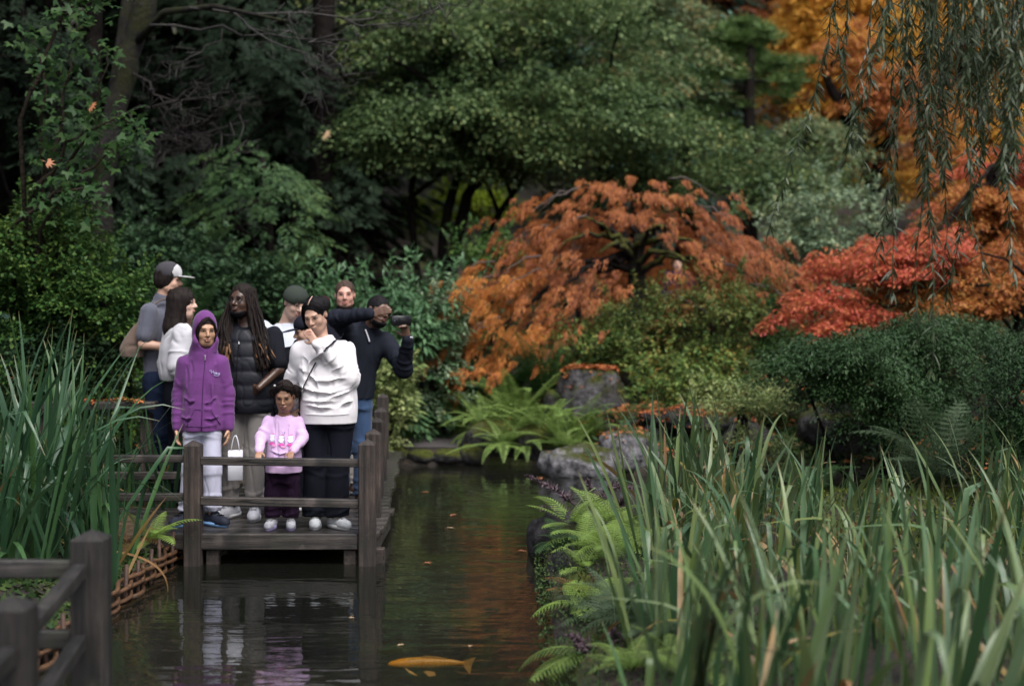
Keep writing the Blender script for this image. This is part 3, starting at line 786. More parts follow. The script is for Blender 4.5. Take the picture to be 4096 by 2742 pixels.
# ---- the big green maple in the middle
b0 = gp(432, 24)
plant('maple', 'large green maple spreading across the middle with several dark stems', 'tree', b0,
      [([gp(424, 24), P(410, 205, 24), P(412, 180, 24), P(405, 120, 24)], .075, .04), ([gp(436, 24), P(445, 215, 24), P(466, 150, 24), P(475, 80, 24)], .11, .05),
       ([gp(440, 24.2), P(462, 215, 24.2), P(480, 160, 24.2), P(520, 90, 24)], .12, .05), ([gp(446, 24.5), P(480, 240, 24.5), P(530, 170, 24.5), P(600, 120, 24.5)], .08, .04)],
      dict(blobs=[E(455, 65, 24, 122, 55, 2.2, 84), E(585, 55, 24, 132, 60, 2.4, 96), E(395, 128, 23, 74, 34, 1.5, 60), E(345, 148, 22.6, 28, 22, .7, 18), E(520, 125, 23, 97, 40, 1.8, 66),
                  E(640, 125, 23, 107, 42, 1.9, 72), E(735, 145, 22.6, 62, 16, 1.0, 30), E(500, 15, 24.5, 190, 35, 2.2, 84), E(590, 160, 23.4, 75, 22, 1.2, 30), E(470, 160, 23.4, 40, 22, 1, 20)],
           pad_r=.66, per=165, L=.086, W=.050, trunk_xy=P(455, 0, 24)[:2], droop=.5, tilt=.45, flat=.05, boughs=True), L_['maple_green'], 'dark_bark', 16, .045)
plant('maple', 'grey green maple bough dusted with first autumn tints, upper middle right', 'tree', gp(640, 28.5), [([gp(640, 28.5), P(630, 100, 28.5), P(600, 10, 28)], .16, .06)],
      dict(blobs=[E(670, 70, 26.5, 65, 35, 1.5, 60), E(660, 15, 27.5, 75, 40, 1.7, 80)], pad_r=.6, per=110, L=.095, W=.058, trunk_xy=P(640, 0, 28.5)[:2], droop=.42, boughs=True, flat=.08), L_['maple_edge'], 'dark_bark', 5, .05)
plant('shrub', 'broad green shrub behind the laceleaf maple and under the pine', 'shrub', gp(740, 23.5), [([gp(745, 23.5), P(748, 225, 23.5)], .07, .03)],
      dict(blobs=[E(735, 195, 23.5, 110, 40, 1.6, 110), E(620, 190, 23.8, 70, 30, 1.2, 50)], pad_r=.42, per=90, L=.085, W=.055, trunk_xy=P(740, 0, 23.5)[:2], droop=.35), L_['maple_green'], 'dark_bark', 5, .03)
plant('shrub', 'lime green shrub put in for the lit moss between the maple stems', 'shrub', gp(470, 30), [([gp(470, 30), P(470, 235, 30)], .05, .02)],  # bright foliage stands in for the lit mossy ground behind the stems
      dict(blobs=[E(480, 206, 29, 30, 18, .8, 40), E(428, 216, 29, 22, 22, .8, 26)], pad_r=.3, per=90, L=.09, W=.06, trunk_xy=P(470, 0, 30)[:2]), L_['lime'], 'dark_bark', 2, .02)

plant('maple', 'yellow green maple low between the pine and the leaning orange maple', 'tree', gp(815, 25.5), [([gp(815, 25.5), P(815, 190, 25.5), P(812, 140, 25.5)], .07, .03)],
      dict(blobs=[E(820, 150, 25.5, 62, 34, 1.4, 90), E(770, 175, 24.8, 50, 26, 1.2, 60)], pad_r=.45, per=100, L=.085, W=.05, trunk_xy=P(815, 0, 25.5)[:2], droop=.42, flat=.09, boughs=True), L_['maple_edge'], 'dark_bark', 5, .03)
# ---- laceleaf maple: orange, dome shaped, leaves hanging
def lace_tree():
    Y0 = 19.0; base = np.array(gp(625, Y0)); e = empty('laceleaf_maple', tuple(base), 'dome shaped laceleaf maple with hanging orange leaves, centre right', 'tree')
    cx, cz = P(635, 214, Y0)[[0, 2]]
    tr = np.array([gp(622, Y0, -.2), P(628, 318, Y0), P(640, 285, Y0), P(634, 262, Y0), P(642, 236, Y0)])
    tt = np.linspace(0, 4, 16); ii = np.clip(tt.astype(int), 0, 3); ff = (tt - ii)[:, None]
    p = tr[ii] * (1 - ff) + tr[ii + 1] * ff; p[1:-1] += rng.normal(0, .02, (14, 3))
    V, Fq = tube(p - base, np.linspace(.16, .09, 16), 10); obj('trunk', V, Fq, M['moss_bark'], e)
    pads = []
    # outline of the dome as picture rows: (px, py) anchors along the silhouette and over the face
    face = [(560, 186, .25), (600, 182, .3), (640, 178, .3), (680, 186, .3), (710, 205, .25), (735, 225, .3), (760, 245, .3), (780, 262, .28), (772, 278, .22),
            (530, 205, .28), (505, 220, .2), (545, 225, .3), (580, 208, .24), (620, 202, .24), (660, 203, .24), (695, 225, .3), (725, 245, .3), (745, 268, .25),
            (520, 240, .28), (500, 258, .3), (475, 275, .25), (458, 290, .2), (490, 285, .3), (530, 265, .3), (560, 245, .28),
            (520, 300, .3), (495, 312, .3), (475, 330, .3), (462, 350, .28), (480, 362, .22), (505, 340, .3), (535, 325, .3), (560, 300, .28), (575, 275, .25),
            (455, 365, .18), (590, 300, .2), (590, 325, .16), (700, 262, .14), (715, 272, .2), (700, 290, .16), (600, 262, .2), (585, 285, .2), (610, 285, .16), (680, 275, .14), (735, 285, .16), (760, 285, .15), (575, 335, .14), (548, 345, .16),
            (470, 300, .3), (450, 320, .26), (448, 345, .28), (470, 352, .3), (490, 345, .28), (458, 372, .22), (482, 318, .3), (510, 325, .3), (530, 345, .26), (515, 282, .3), (480, 290, .28), (560, 318, .24), (545, 285, .28)]
    for (px, py, r) in face:
        for q in range(3):
            yy = Y0 - 1.1 + .5 * q + rng.normal(0, .22) - .8 * (py - 180) / 190
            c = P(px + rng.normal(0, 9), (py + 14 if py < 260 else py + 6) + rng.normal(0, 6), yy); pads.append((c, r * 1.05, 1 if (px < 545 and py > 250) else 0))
    for q in range(90):           # the rest of the dome, round the back
        a = rng.uniform(-.2, PI + .2); rr = rng.random() ** .5
        c = np.array((cx + 2.0 * rr * math.cos(a), Y0 + 2.0 * rr * math.sin(a), cz + .12 - 1.25 * rr ** 2 + rng.normal(0, .1))); pads.append((c, .32, 0))
    Vs, Fs, k = [[], []], [[], []], [0, 0]
    for c, r, br_ in pads:
        dr_ = 1.15 if c[2] < P(0, 240, Y0)[2] else .62
        for sub in range(4):
            rr = r * rng.uniform(.28, .66); cc = c + rng.normal(0, .55 * r, 3) * (1, .8, .6)
            o = cc[:2] - np.array((cx, Y0)); o = o / (np.linalg.norm(o) + .1)
            n = int(rng.uniform(200, 520) * (rr / .2) ** 2 * .40)
            t = rng.random(n) ** .8; wv = rng.normal(0, .34, n) * rr * (1.1 - .5 * t)        # a weeping spray: out along o, then down
            Pb = cc + np.stack([o[0] * rr * 1.3 * t - o[1] * wv, o[1] * rr * 1.3 * t + o[0] * wv, rr * (.30 * np.sin(PI * .8 * t) - dr_ * t ** 2.2) + rng.normal(0, .10 * rr, n)], 1)
            D = np.stack([.55 * o[0] + 0 * t, .55 * o[1] + 0 * t, -.25 - 1.1 * t], 1) + .42 * rdir(n)
            V, Fq = leaves(Pb, D, np.stack([o[0] + 0 * t, o[1] + 0 * t, .8 + 0 * t], 1) + .8 * rdir(n), .072 * (.6 + .7 * rng.random(n)), .0135)
            Vs[br_].append(V); Fs[br_].append(Fq + k[br_]); k[br_] += len(V)
    for q_, mn in ((0, 'lace'), (1, 'lace_bright')):
        ob = obj('crown', np.concatenate(Vs[q_]) - base, np.concatenate(Fs[q_]), L_[mn], e); ob['kind'] = 'stuff'
    top = p[-1]
    for q, (px, py, dy) in enumerate([(585, 205, -.7), (560, 235, -.8), (600, 240, -1), (675, 215, -.8), (705, 235, -.9), (730, 262, -.9), (690, 250, -1.1), (655, 215, -.9), (520, 275, -.9), (500, 320, -.9), (545, 300, -1.1), (640, 200, .8), (590, 210, 1.2), (690, 215, 1.2), (475, 345, -.9)]):
        tip = P(px, py + 12, Y0 + dy); s = p[int(10 + 5 * rng.random())]
        V, Fq = tube(bez(s, tip, (0, 0, .35 * np.linalg.norm(tip - s) * .7), 12, .03) - base, np.linspace(.055, .012, 12), 7)
        obj('limb', V, Fq, M['moss_limb'] if q < 8 else M['dark_bark'], e)
    twb = plain('grey_twig', (.075, .058, .052), .8, .3, 10, .2)
    for q in range(26):           # grey arching twigs seen among the leaves
        px, py = rng.uniform(480, 760), 0
        c, r, _ = pads[rng.integers(3 * len(face))]
        s = c + np.array((-.2 * np.sign(c[0] - cx), -.15, .15)); tip = c + np.array((.35 * np.sign(c[0] - cx), -.3, -.25 + .2 * rng.random()))
        V, Fq = tube(bez(s, tip, (0, -.05, .12), 7, .015) - base, np.linspace(.012, .004, 7), 5); obj('twig', V, Fq, twb, e)
lace_tree()
pp = empty('prop_pole', gp(578, 18.4), 'thin dark wooden prop pole holding up the orange laceleaf maple', 'pole')
V, Fq = tube([(0, 0, -.2), (0, .01, .9), (.01, 0, P(578, 306, 18.4)[2] - pp.location.z)], [.034, .032, .03], 8); obj('pole', V, Fq, M['dark_bark'], pp)
beam(pp, 'crosspiece', (-.18, 0, P(578, 306, 18.4)[2] - pp.location.z + .02), (.2, 0, P(578, 306, 18.4)[2] - pp.location.z + .03), .05, .05, M['dark_bark'])

# ---- scarlet maples on the right
plant('maple', 'low scarlet maple spreading over the dark yew on the right', 'tree', gp(985, 17), [([gp(1000, 17), P(985, 312, 17), P(930, 290, 17)], .09, .04), ([gp(1005, 17), P(1030, 280, 17)], .11, .07)],
      dict(blobs=[E(845, 268, 16.6, 52, 18, .8, 66), E(795, 318, 16.3, 40, 22, .6, 56), E(900, 256, 17, 60, 20, .9, 66)], pad_r=.22, per=150, L=.055, W=.026, trunk_xy=P(985, 0, 17)[:2], droop=.5, flat=.09, boughs=True), L_['red'], 'dark_bark', 8, .025)
plant('maple', 'orange red maple with layered boughs at the right edge', 'tree', gp(1010, 18.5), [([gp(1030, 18.5), P(1015, 260, 18.5), P(990, 190, 18.5), P(1005, 150, 18.5)], .13, .05)],
      dict(blobs=[E(960, 285, 17.5, 85, 32, 1.1, 170), E(885, 305, 16.9, 60, 22, .8, 90), E(1000, 225, 18.5, 70, 38, 1.2, 150), E(960, 215, 18.5, 46, 30, .8, 60)], pad_r=.25, per=135, L=.058, W=.028, trunk_xy=P(1010, 0, 18.5)[:2], droop=.45, flat=.09, boughs=True), L_['orange'], 'dark_bark', 10, .03)
plant('maple', 'crimson maple top at the right edge above the orange boughs', 'tree', gp(1040, 20), [([gp(1045, 20), P(1030, 180, 20)], .12, .05)],
      dict(blobs=[E(1000, 178, 20, 62, 34, 1.1, 120), E(945, 208, 20, 30, 18, .6, 36)], pad_r=.26, per=130, L=.062, W=.03, trunk_xy=P(1040, 0, 20)[:2], droop=.45, flat=.09, boughs=True), L_['red'], 'dark_bark', 5, .03)
plant('shrub', 'small lime shrub under the red maple boughs at the right', 'shrub', gp(970, 19.5), [([gp(970, 19.5), P(970, 318, 19.5)], .03, .015)],
      dict(blobs=[E(968, 303, 18.6, 22, 12, .4, 16)], pad_r=.2, per=60, L=.07, W=.045, trunk_xy=P(970, 0, 18.6)[:2]), L_['lime'], 'dark_bark', 2, .012)

# ---- shrubs of the far bank
def shrub(label, px, Y, blobs, pad_r, per, L, W, mat, stems=3, fill=True, **kw):
    b_ = np.array(gp(px, Y)); kw.setdefault('droop', .3)
    tr = []
    for s in range(stems):
        c = np.array(blobs[s % len(blobs)][0]); tr.append(([b_ + (rng.normal(0, .06), 0, -.1), (b_ + c) / 2 + rng.normal(0, .06, 3), c], .028, .012))
    if fill:
        low_ = []
        for c, r, n_ in blobs:
            g0 = gz(c[0], c[1] - r[1] * .4); zt = c[2] - .35 * r[2]
            if zt > g0 + .1: low_.append(((c[0], c[1] - .15 * r[1], (zt + g0) / 2 + .05), (r[0] * .92, r[1] * .9, (zt - g0) / 2 + .12), int(n_ * .8)))
        blobs = blobs + low_; kw['low'] = -1.0
    return plant('shrub', label, 'shrub', b_, tr, dict(blobs=blobs, pad_r=pad_r, per=per, L=L, W=W, trunk_xy=tuple(b_[:2]), **kw), L_[mat], 'dark_bark', 4, .014)

shrub('silvery green shrub between the orange maple and the scarlet maple', 825, 21, [E(825, 222, 21, 62, 36, .9, 90), E(800, 250, 20.5, 50, 25, .8, 50)], .26, 62, .075, .04, 'silver')
shrub('glossy rhododendron behind the man filming with a phone', 400, 17.2, [E(400, 308, 17.2, 60, 30, .8, 95)], .26, 46, .13, .038, 'rhodo', droop=.6)
shrub('glossy rhododendron beside the foot of the maple stems', 460, 18.4, [E(452, 300, 18.4, 34, 24, .7, 55)], .26, 46, .13, .038, 'rhodo', droop=.6)
shrub('small glossy rhododendron behind the man in the green cap', 318, 17.0, [E(322, 296, 17, 24, 18, .5, 30)], .24, 42, .13, .038, 'rhodo', droop=.6)
shrub('green leafy shrub rising left of the orange maple', 500, 18.6, [E(488, 252, 20.6, 34, 18, .6, 40)], .24, 55, .10, .035, 'hedge')
shrub('pale edged low shrub beside the bridge end', 385, 16.2, [E(385, 372, 16.0, 26, 30, .4, 56)], .18, 44, .075, .032, 'boxleaf')
shrub('pale edged shrub under the left skirt of the orange maple', 440, 17.2, [E(442, 322, 17.3, 26, 26, .5, 45)], .2, 46, .075, .032, 'silver')
shrub('yellowing azalea under the middle of the orange maple', 640, 17.9, [E(640, 330, 17.9, 50, 34, .7, 80), E(685, 304, 18.0, 34, 20, .5, 44)], .22, 60, .06, .032, 'azalea2')
shrub('green azalea left of the maple trunk', 585, 18.0, [E(585, 348, 17.9, 46, 26, .6, 65)], .22, 60, .06, .03, 'azalea')
shrub('green and orange azalea right of the maple trunk', 715, 17.4, [E(712, 320, 17.4, 52, 42, .7, 95)], .22, 60, .06, .032, 'azalea2')
shrub('green azalea above the small cave', 690, 16.8, [E(690, 372, 16.8, 60, 26, .6, 80)], .2, 60, .055, .028, 'azalea')
shrub('dark green azalea beside the silvery shrub', 765, 18.0, [E(762, 318, 18.0, 40, 40, .7, 60)], .22, 60, .06, .03, 'hedge')
shrub('variegated pale shrub left of the dark yew', 745, 14.6, [E(742, 395, 14.6, 46, 17, .45, 90)], .15, 56, .045, .018, 'boxleaf')
shrub('dark spreading yew on the right bank behind the irises', 890, 13.6, [E(880, 376, 13.6, 112, 40, 1.2, 330), E(955, 342, 13.8, 85, 24, 1.0, 170), E(800, 368, 13.4, 52, 26, .7, 110), E(900, 420, 13.3, 95, 22, .8, 120)], .24, 150, .038, .014, 'yew', 5, fill=False, flat=.08, shell=.4, droop=.45, boughs=True)
shrub('dark yew cut off by the right edge', 1010, 11.6, [E(1015, 395, 11.6, 50, 50, .7, 150)], .17, 95, .034, .014, 'yew', 3, flat=.22)
shrub('dark understory shrub behind the man with dreadlocks', 245, 17.5, [E(240, 285, 17.5, 58, 40, .7, 70)], .28, 56, .09, .05, 'dusk')
shrub('dark understory shrub left of the mossy trunk foot', 165, 15.5, [E(160, 255, 16.2, 55, 40, .8, 65)], .28, 56, .085, .05, 'dusk')
shrub('dense bright green shrub on the left bank', 60, 13.2, [E(45, 262, 13.2, 75, 62, 1.0, 240), E(105, 300, 12.9, 46, 40, .6, 80)], .2, 70, .05, .032, 'hedge', 4)
shrub('low green shrub on the left bank behind the cap man', 125, 13.6, [E(130, 318, 13.6, 55, 34, .6, 100), E(60, 345, 12.8, 70, 26, .6, 90)], .2, 66, .05, .032, 'dusk', 3)

# low ground cover under all of it (nobody could count it)
n = 26000
x = rng.uniform(-9, 9, n); y = rng.uniform(12.6, 30, n)
x = x * (.5 + y / 30); keep = (pond_sd(x, y) > .12) & ~((x > -1.9) & (x < -.4) & (y > 15.8) & (y < 18.2)) & ~((x > -4.2) & (x < -.9) & (y < 15.4))
keep &= vnoise(np.stack([x * .8, y * .8, x * 0], -1)) > -.35
x, y = x[keep], y[keep]; z = ground_z(x, y); n = len(x)
off = rng.random((n, 5, 3)) * (.3, .3, .14) - (.15, .15, .02)
Pb = (np.stack([x, y, z], -1)[:, None] + off).reshape(-1, 3)
V, Fq = leaves(Pb, rdir(len(Pb)) + (0, 0, .5), np.array((0, 0, 1.)) + .7 * rdir(len(Pb)), .07 + .05 * rng.random(len(Pb)), .04)
setp(obj('ground_cover', V, Fq, L_['cover']), kind='stuff')

def litter(name, pts, per_L, mat='litter'):
    pts = np.asarray(pts); n = len(pts)
    D = rdir(n); D[:, 2] *= .25
    V, Fq = leaves(pts, D, np.array((0, 0, 1.)) + .45 * rdir(n), per_L * (.6 + .8 * rng.random(n)), per_L * .5, 3)
    return setp(obj(name, V, Fq, L_[mat]), kind='stuff')
x = rng.uniform(-8, 10, 5200); y = rng.uniform(13, 30, 5200); k = ~((x > -2.2) & (x < -.2) & (y < 18.6)) & (pond_sd(x, y) > .05) & ~((x > -4.2) & (x < -.9) & (y < 15.4))
litter('leaf_litter', np.stack([x, y, ground_z(x, y) + .05 + .1 * rng.random(5200)], -1)[k], .085)
# ---- left: dark mossy trunk, its neighbours, bare branches
def bare_tree():
    base = np.array(gp(100, 16)); e = empty('mossy_tree', tuple(base), 'leaning mossy trunk with bare twiggy branches at the left', 'tree')
    tr = np.array([gp(99, 16, -.2), P(100, 240, 16), P(104, 180, 16), P(112, 120, 16), P(128, 60, 16), P(148, 0, 16), P(160, -40, 16)])
    tt = np.linspace(0, 6, 26); ii = np.clip(tt.astype(int), 0, 5); ff = (tt - ii)[:, None]
    p = tr[ii] * (1 - ff) + tr[ii + 1] * ff; p[1:-1] += rng.normal(0, .012, (24, 3))
    V, Fq = tube(p - base, np.linspace(.13, .11, 26) * (1 + .1 * rng.normal(size=26)), 11); obj('trunk', V, Fq, M['moss_bark'], e)
    V, Fq = tube(np.array([P(106, 175, 16.05), P(116, 90, 16.1), P(128, 0, 16.2), P(132, -40, 16.2)]) - base, [.07, .08, .07, .06], 9); obj('trunk', V, Fq, M['moss_bark'], e)
    V, Fq = tube(np.array([P(134, 45, 16), P(165, 12, 15.6), P(215, 6, 15), P(290, 22, 14.6)]) - base, [.05, .04, .028, .012], 8); obj('limb', V, Fq, M['moss_bark'], e)
    gm = plain('bare_twig', (.019, .015, .014), .85, .4, 10, .2)
    lm = plain('lichen_twig', (.042, .038, .036), .85, .4, 14, .2)
    def branch(a, b_, r, depth, mat):
        pts = bez(a, b_, rng.normal(0, .10, 3) + (0, 0, -.05), 9, .025 * (1 + depth))
        V, Fq = tube(pts - base, np.linspace(r, r * .3, 9), 5); obj('branch', V, Fq, mat, e)
        if depth < 2:
            for q in range(5 if depth == 0 else 3):
                s = pts[rng.integers(3, 8)]; d = (np.array(b_) - np.array(a)); L = np.linalg.norm(d) * (.3 + .25 * rng.random())
                dd = unit((d / np.linalg.norm(d) + rng.normal(0, .55, 3) * (1, .6, 1))[None])[0]
                branch(s, s + dd * L, r * .5, depth + 1, mat)
    for (a, b_, r, mt) in [((112, 148, 16), (250, 120, 15.2), .022, gm), ((115, 120, 16), (230, 92, 15.0), .022, gm), ((128, 70, 16), (205, 120, 15.4), .018, gm), ((120, 100, 16), (180, 145, 15.5), .016, gm),
                           ((150, 25, 15.6), (345, 40, 14.2), .020, lm), ((190, 8, 15.2), (430, 25, 14.0), .022, lm), ((230, 10, 15), (330, 75, 14.5), .016, lm)]:
        branch(P(*a), P(*b_), r * .75, 0, mt)
    return e
bare_tree()
for (px, Y, r, top, lean, label) in [(88, 19, .13, 0, 6, 'thin dark trunk behind the leaning mossy trunk'), (321, 22.5, .20, 0, 3, 'dark column of a bare trunk left of the green maple'),
                              (60, 22, .16, 0, -8, 'dark trunk in the deep shade at the far left')]:
    b_ = np.array(gp(px, Y)); e = empty('dead_tree', tuple(b_), label, 'tree')
    V, Fq = tube(np.array([(b_[0], b_[1], b_[2] - .3), P(px + lean * .4, 150, Y), P(px + lean, 0, Y), P(px + lean * 2.5, -140, Y)]) - b_, [r * 1.25, r, r * .9, r * .7], 10); obj('trunk', V, Fq, M['dark_bark'], e)
    for q in range(4):
        s = P(px + lean * .5, 30 + 55 * q + 10 * rng.random(), Y); a = rng.uniform(-1, 1)
        V, Fq = tube(bez(s, s + (a * 1.3, -.6, .1), (0, 0, .15), 7, .02) - b_, np.linspace(.03, .008, 7), 6); obj('branch', V, Fq, M['dark_bark'], e)

def cedar_sprays(label, px, Y, blobs, mat, n_sc=1.0, name='cedar', trunk=None):
    """low cedar: flat drooping fan sprays of scale leaves"""
    b_ = np.array(gp(px, Y)); e = empty(name, tuple(b_), label, 'tree')
    Vs, Fs, k = [], [], 0; cs = []
    for c, r, n in blobs:
        d = rdir(int(n * 2.2)); d = d[d[:, 1] < .4][:n]
        for p, dd in zip(np.array(c) + d * np.array(r) * (.5 + .5 * rng.random((len(d), 1))), d):
            o = unit(np.array((dd[0] + rng.normal(0, .4), dd[1] - .5 + rng.normal(0, .3), -.45 - .3 * rng.random()))[None])[0]
            s = unit(np.cross(o, (0, 0, 1.))[None])[0]; L = .55 * (.6 + .7 * rng.random()); m = 64
            t_ = rng.random(m); w = rng.choice((-1, 1), m)
            Pb = p + o * (t_ * L)[:, None] + s * (w * .30 * L * (1 - t_) * rng.random(m))[:, None] + rng.normal(0, .012, (m, 3))
            D = o * .8 + s * (w * .75)[:, None] + .2 * rdir(m) + (0, 0, -.2)
            V, Fq = leaves(Pb, D, np.cross(s, o) + .25 * rdir(m), .10 * (.6 + .7 * rng.random(m)), .030)
            Vs.append(V); Fs.append(Fq + k); k += len(V)
            cs.append(p)
    ob = obj('crown', np.concatenate(Vs) - b_, np.concatenate(Fs), L_[mat], e); ob['kind'] = 'stuff'
    tp_ = np.array(blobs[0][0]) + (0, 0, blobs[0][1][2])
    V, Fq = tube(np.array([(b_[0], b_[1], b_[2] - .2), (b_ + tp_) / 2 + (.1, .2, 0), tp_]) - b_, [.12, .09, .04], 8); obj('trunk', V, Fq, M['dark_bark'], e)
    for q in range(8):
        c = cs[rng.integers(len(cs))]; s = b_ + (tp_ - b_) * (.2 + .7 * rng.random())
        V, Fq = tube(bez(s, c, (0, 0, .1), 7, .02) - b_, np.linspace(.03, .008, 7), 5); obj('limb', V, Fq, M['dark_bark'], e)
    return e
cedar_sprays('young cedar with drooping fan sprays behind the man with dreadlocks', 262, 19.5, [E(262, 215, 19.5, 62, 58, .9, 84), E(245, 160, 20, 34, 24, .8, 18)], 'cedar')
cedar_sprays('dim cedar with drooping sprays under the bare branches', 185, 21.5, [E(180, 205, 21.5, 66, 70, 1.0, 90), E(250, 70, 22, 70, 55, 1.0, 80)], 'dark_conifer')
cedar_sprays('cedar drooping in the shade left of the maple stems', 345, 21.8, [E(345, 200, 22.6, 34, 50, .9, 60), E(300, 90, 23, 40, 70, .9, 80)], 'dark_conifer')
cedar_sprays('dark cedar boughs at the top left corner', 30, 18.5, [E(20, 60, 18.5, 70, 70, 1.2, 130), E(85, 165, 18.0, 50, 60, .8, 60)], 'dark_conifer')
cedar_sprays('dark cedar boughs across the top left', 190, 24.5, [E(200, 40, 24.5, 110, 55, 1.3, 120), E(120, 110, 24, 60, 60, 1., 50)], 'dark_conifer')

# vine maple with light leaves hanging in the left shade
def vine():
    b_ = np.array(gp(30, 13.4)); e = empty('vine_maple', tuple(b_), 'slender vine maple with light green leaves hanging at the left edge', 'tree')
    Vs, Fs, k = [], [], 0
    for q, path in enumerate([[(45, 200), (42, 130), (40, 60), (36, 35)], [(52, 170), (64, 110), (72, 60), (80, 10)], [(60, 190), (90, 130), (100, 90), (108, 50)], [(30, 200), (70, 140), (112, 118), (135, 122)],
                              [(40, 230), (80, 175), (110, 150), (128, 140)], [(10, 230), (60, 190), (90, 190), (85, 215)], [(20, 120), (60, 20), (85, 5), (110, -10)]]):
        pts = np.array([P(x, y, 13.2 - .15 * q) for x, y in path]); tt = np.linspace(0, 3, 14); ii = np.clip(tt.astype(int), 0, 2); ff = (tt - ii)[:, None]
        p = pts[ii] * (1 - ff) + pts[ii + 1] * ff; p[1:-1] += rng.normal(0, .02, (12, 3))
        V, Fq = tube(np.vstack([b_ + (rng.normal(0, .1), 0, -.1), p]) - b_, np.linspace(.022, .004, 15), 6); obj('stem', V, Fq, M['bark'], e)
        n = 95; c = p[rng.integers(2, 14, n)] + rng.normal(0, 1, (n, 3)) * (.10, .10, .07)
        D = rdir(n) * (1, 1, .4) + (0, -.2, -.45)
        V, Fq = leaves(c, D, np.array((0, -.5, .8)) + .6 * rdir(n), .085 * (.7 + .6 * rng.random(n)), .05, 3)
        Vs.append(V); Fs.append(Fq + k); k += len(V)
    ob = obj('crown', np.concatenate(Vs) - b_, np.concatenate(Fs), L_['vine'], e); ob['kind'] = 'stuff'
vine()
# ------------------------------------------------------------------ irises: every blade is a part
M['blade'] = blade_mat('iris_blade', G((.028, .070, .028), (.052, .110, .042), (.085, .150, .066), (.13, .185, .045), (.088, .150, .078), (.18, .24, .12), (.15, .19, .05)), (.16, .12, .045), .9)
M['blade_dry'] = blade_mat('dry_iris_blade', G((.16, .16, .03), (.26, .17, .045), (.30, .20, .09), (.20, .10, .035)), (.28, .17, .10), .7)
M['blade_left'] = blade_mat('left_bank_iris_blade', G((.018, .055, .026), (.030, .080, .034), (.046, .105, .048), (.045, .105, .026)), (.14, .12, .04), .93)

def blade_mesh(name, L, w, lean, bend, twist, mat, kink=None, seg=10):
    t = np.linspace(0, 1, seg + 1); th = lean + bend * t ** 2
    if kink: th = th + kink[1] * (1 / (1 + np.exp(-(t - kink[0]) * 40)))
    ds = L / seg; x = np.concatenate([[0], np.cumsum(np.sin(th[:-1]) * ds)]); z = np.concatenate([[0], np.cumsum(np.cos(th[:-1]) * ds)])
    ww = w * np.minimum(1, .75 + .6 * t) * np.minimum(1, ((1 - t) * 2.6 + .02)) ** .8
    nx_, nz_ = np.cos(th), -np.sin(th); tw = twist * t
    V = []
    for s, d in ((-.5, .0), (0, .10), (.5, .0)):
        off = s * ww; dep = d * ww
        V.append(np.stack([x + nx_ * (off * np.sin(tw) + dep), off * np.cos(tw), z + nz_ * (off * np.sin(tw) + dep)], -1))
    V = np.stack(V, 1).reshape(-1, 3)
    i = np.arange(seg)[:, None] * 3; j = np.arange(2)[None]
    Qd = np.stack([i + j, i + j + 1, i + j + 4, i + j + 3], -1).reshape(-1, 4)
    me = mesh_np(name, V, Qd, mat)
    at = me.attributes.new('t', 'FLOAT', 'POINT'); at.data.foreach_set('value', np.repeat(t, 3).astype(np.float32))
    return me

def blade_set(mat, dry):
    ms = []
    for k in range(14):
        ms.append(blade_mesh('blade', 1.0, .023 + .019 * (k % 4) / 3, .02 + .03 * (k % 4), [.15, .35, .6, .25, 1.0, .2, .5, 1.5, .1, .4, .8, .25, 2.0, .3][k], [.2, -.4, .6, 0, .3, -.7, .9][k % 7], M[mat]))
    ms += [blade_mesh('blade', 1.0, .042, .05, .15, .2, M[mat], (.55, 1.9)), blade_mesh('blade', 1.0, .040, .08, .1, -.3, M[mat], (.7, 2.3)), blade_mesh('blade', 1.0, .038, .1, .2, .3, M[mat], (.45, 1.5))]
    ds = [blade_mesh('blade', 1.0, .034, .1 + .1 * k, [.5, 1.2, .2, 1.8, .7][k], [.4, -.8, .9, .2, 1.2][k], M[dry]) for k in range(5)]
    return ms, ds
BL_R = blade_set('blade', 'blade_dry'); BL_L = blade_set('blade_left', 'blade_dry')

def clump(x, y, n, h, spread, label, group, lib, lean_dir=None, lean=.0, dry=.1, name='iris_clump', zoff=0.0):
    e = empty(name, (x, y, gz(x, y) - .02 + zoff), label, 'iris', group=group)
    for k in range(n):
        isdry = random.random() < dry
        me = random.choice(lib[1] if isdry else lib[0])
        a = random.uniform(-PI, PI); r = spread * random.random() ** .7
        o = link('blade', me, e)
        dirn = a if random.random() < .65 else random.uniform(-PI, PI)
        if isdry and x < 1.1 and math.cos(dirn) < 0 and x > 0: dirn = PI - dirn
        tilt = .03 + .50 * (r / spread) * random.random() ** 1.5 + (.25 if isdry else 0)
        L = h * (random.uniform(.7, 1.15) if random.random() < .75 else random.uniform(.35, .8)) * (.8 if isdry else 1)
        Rm = Matrix.Rotation(dirn, 4, 'Z') @ Matrix.Rotation(tilt, 4, 'Y') @ Matrix.Rotation(random.uniform(-1.2, 1.2), 4, 'Z')
        if lean_dir is not None:
            ax = Vector((-math.sin(lean_dir), math.cos(lean_dir), 0)); Rm = Matrix.Rotation(lean * random.uniform(.3, 1.6), 4, ax) @ Rm
        S = Matrix.Diagonal((L * .9, random.uniform(.7, 1.15), L, 1))
        Mx = Rm @ S; Mx.translation = (r * math.cos(a), r * math.sin(a), -.02)
        o.matrix_local = Mx
    return e

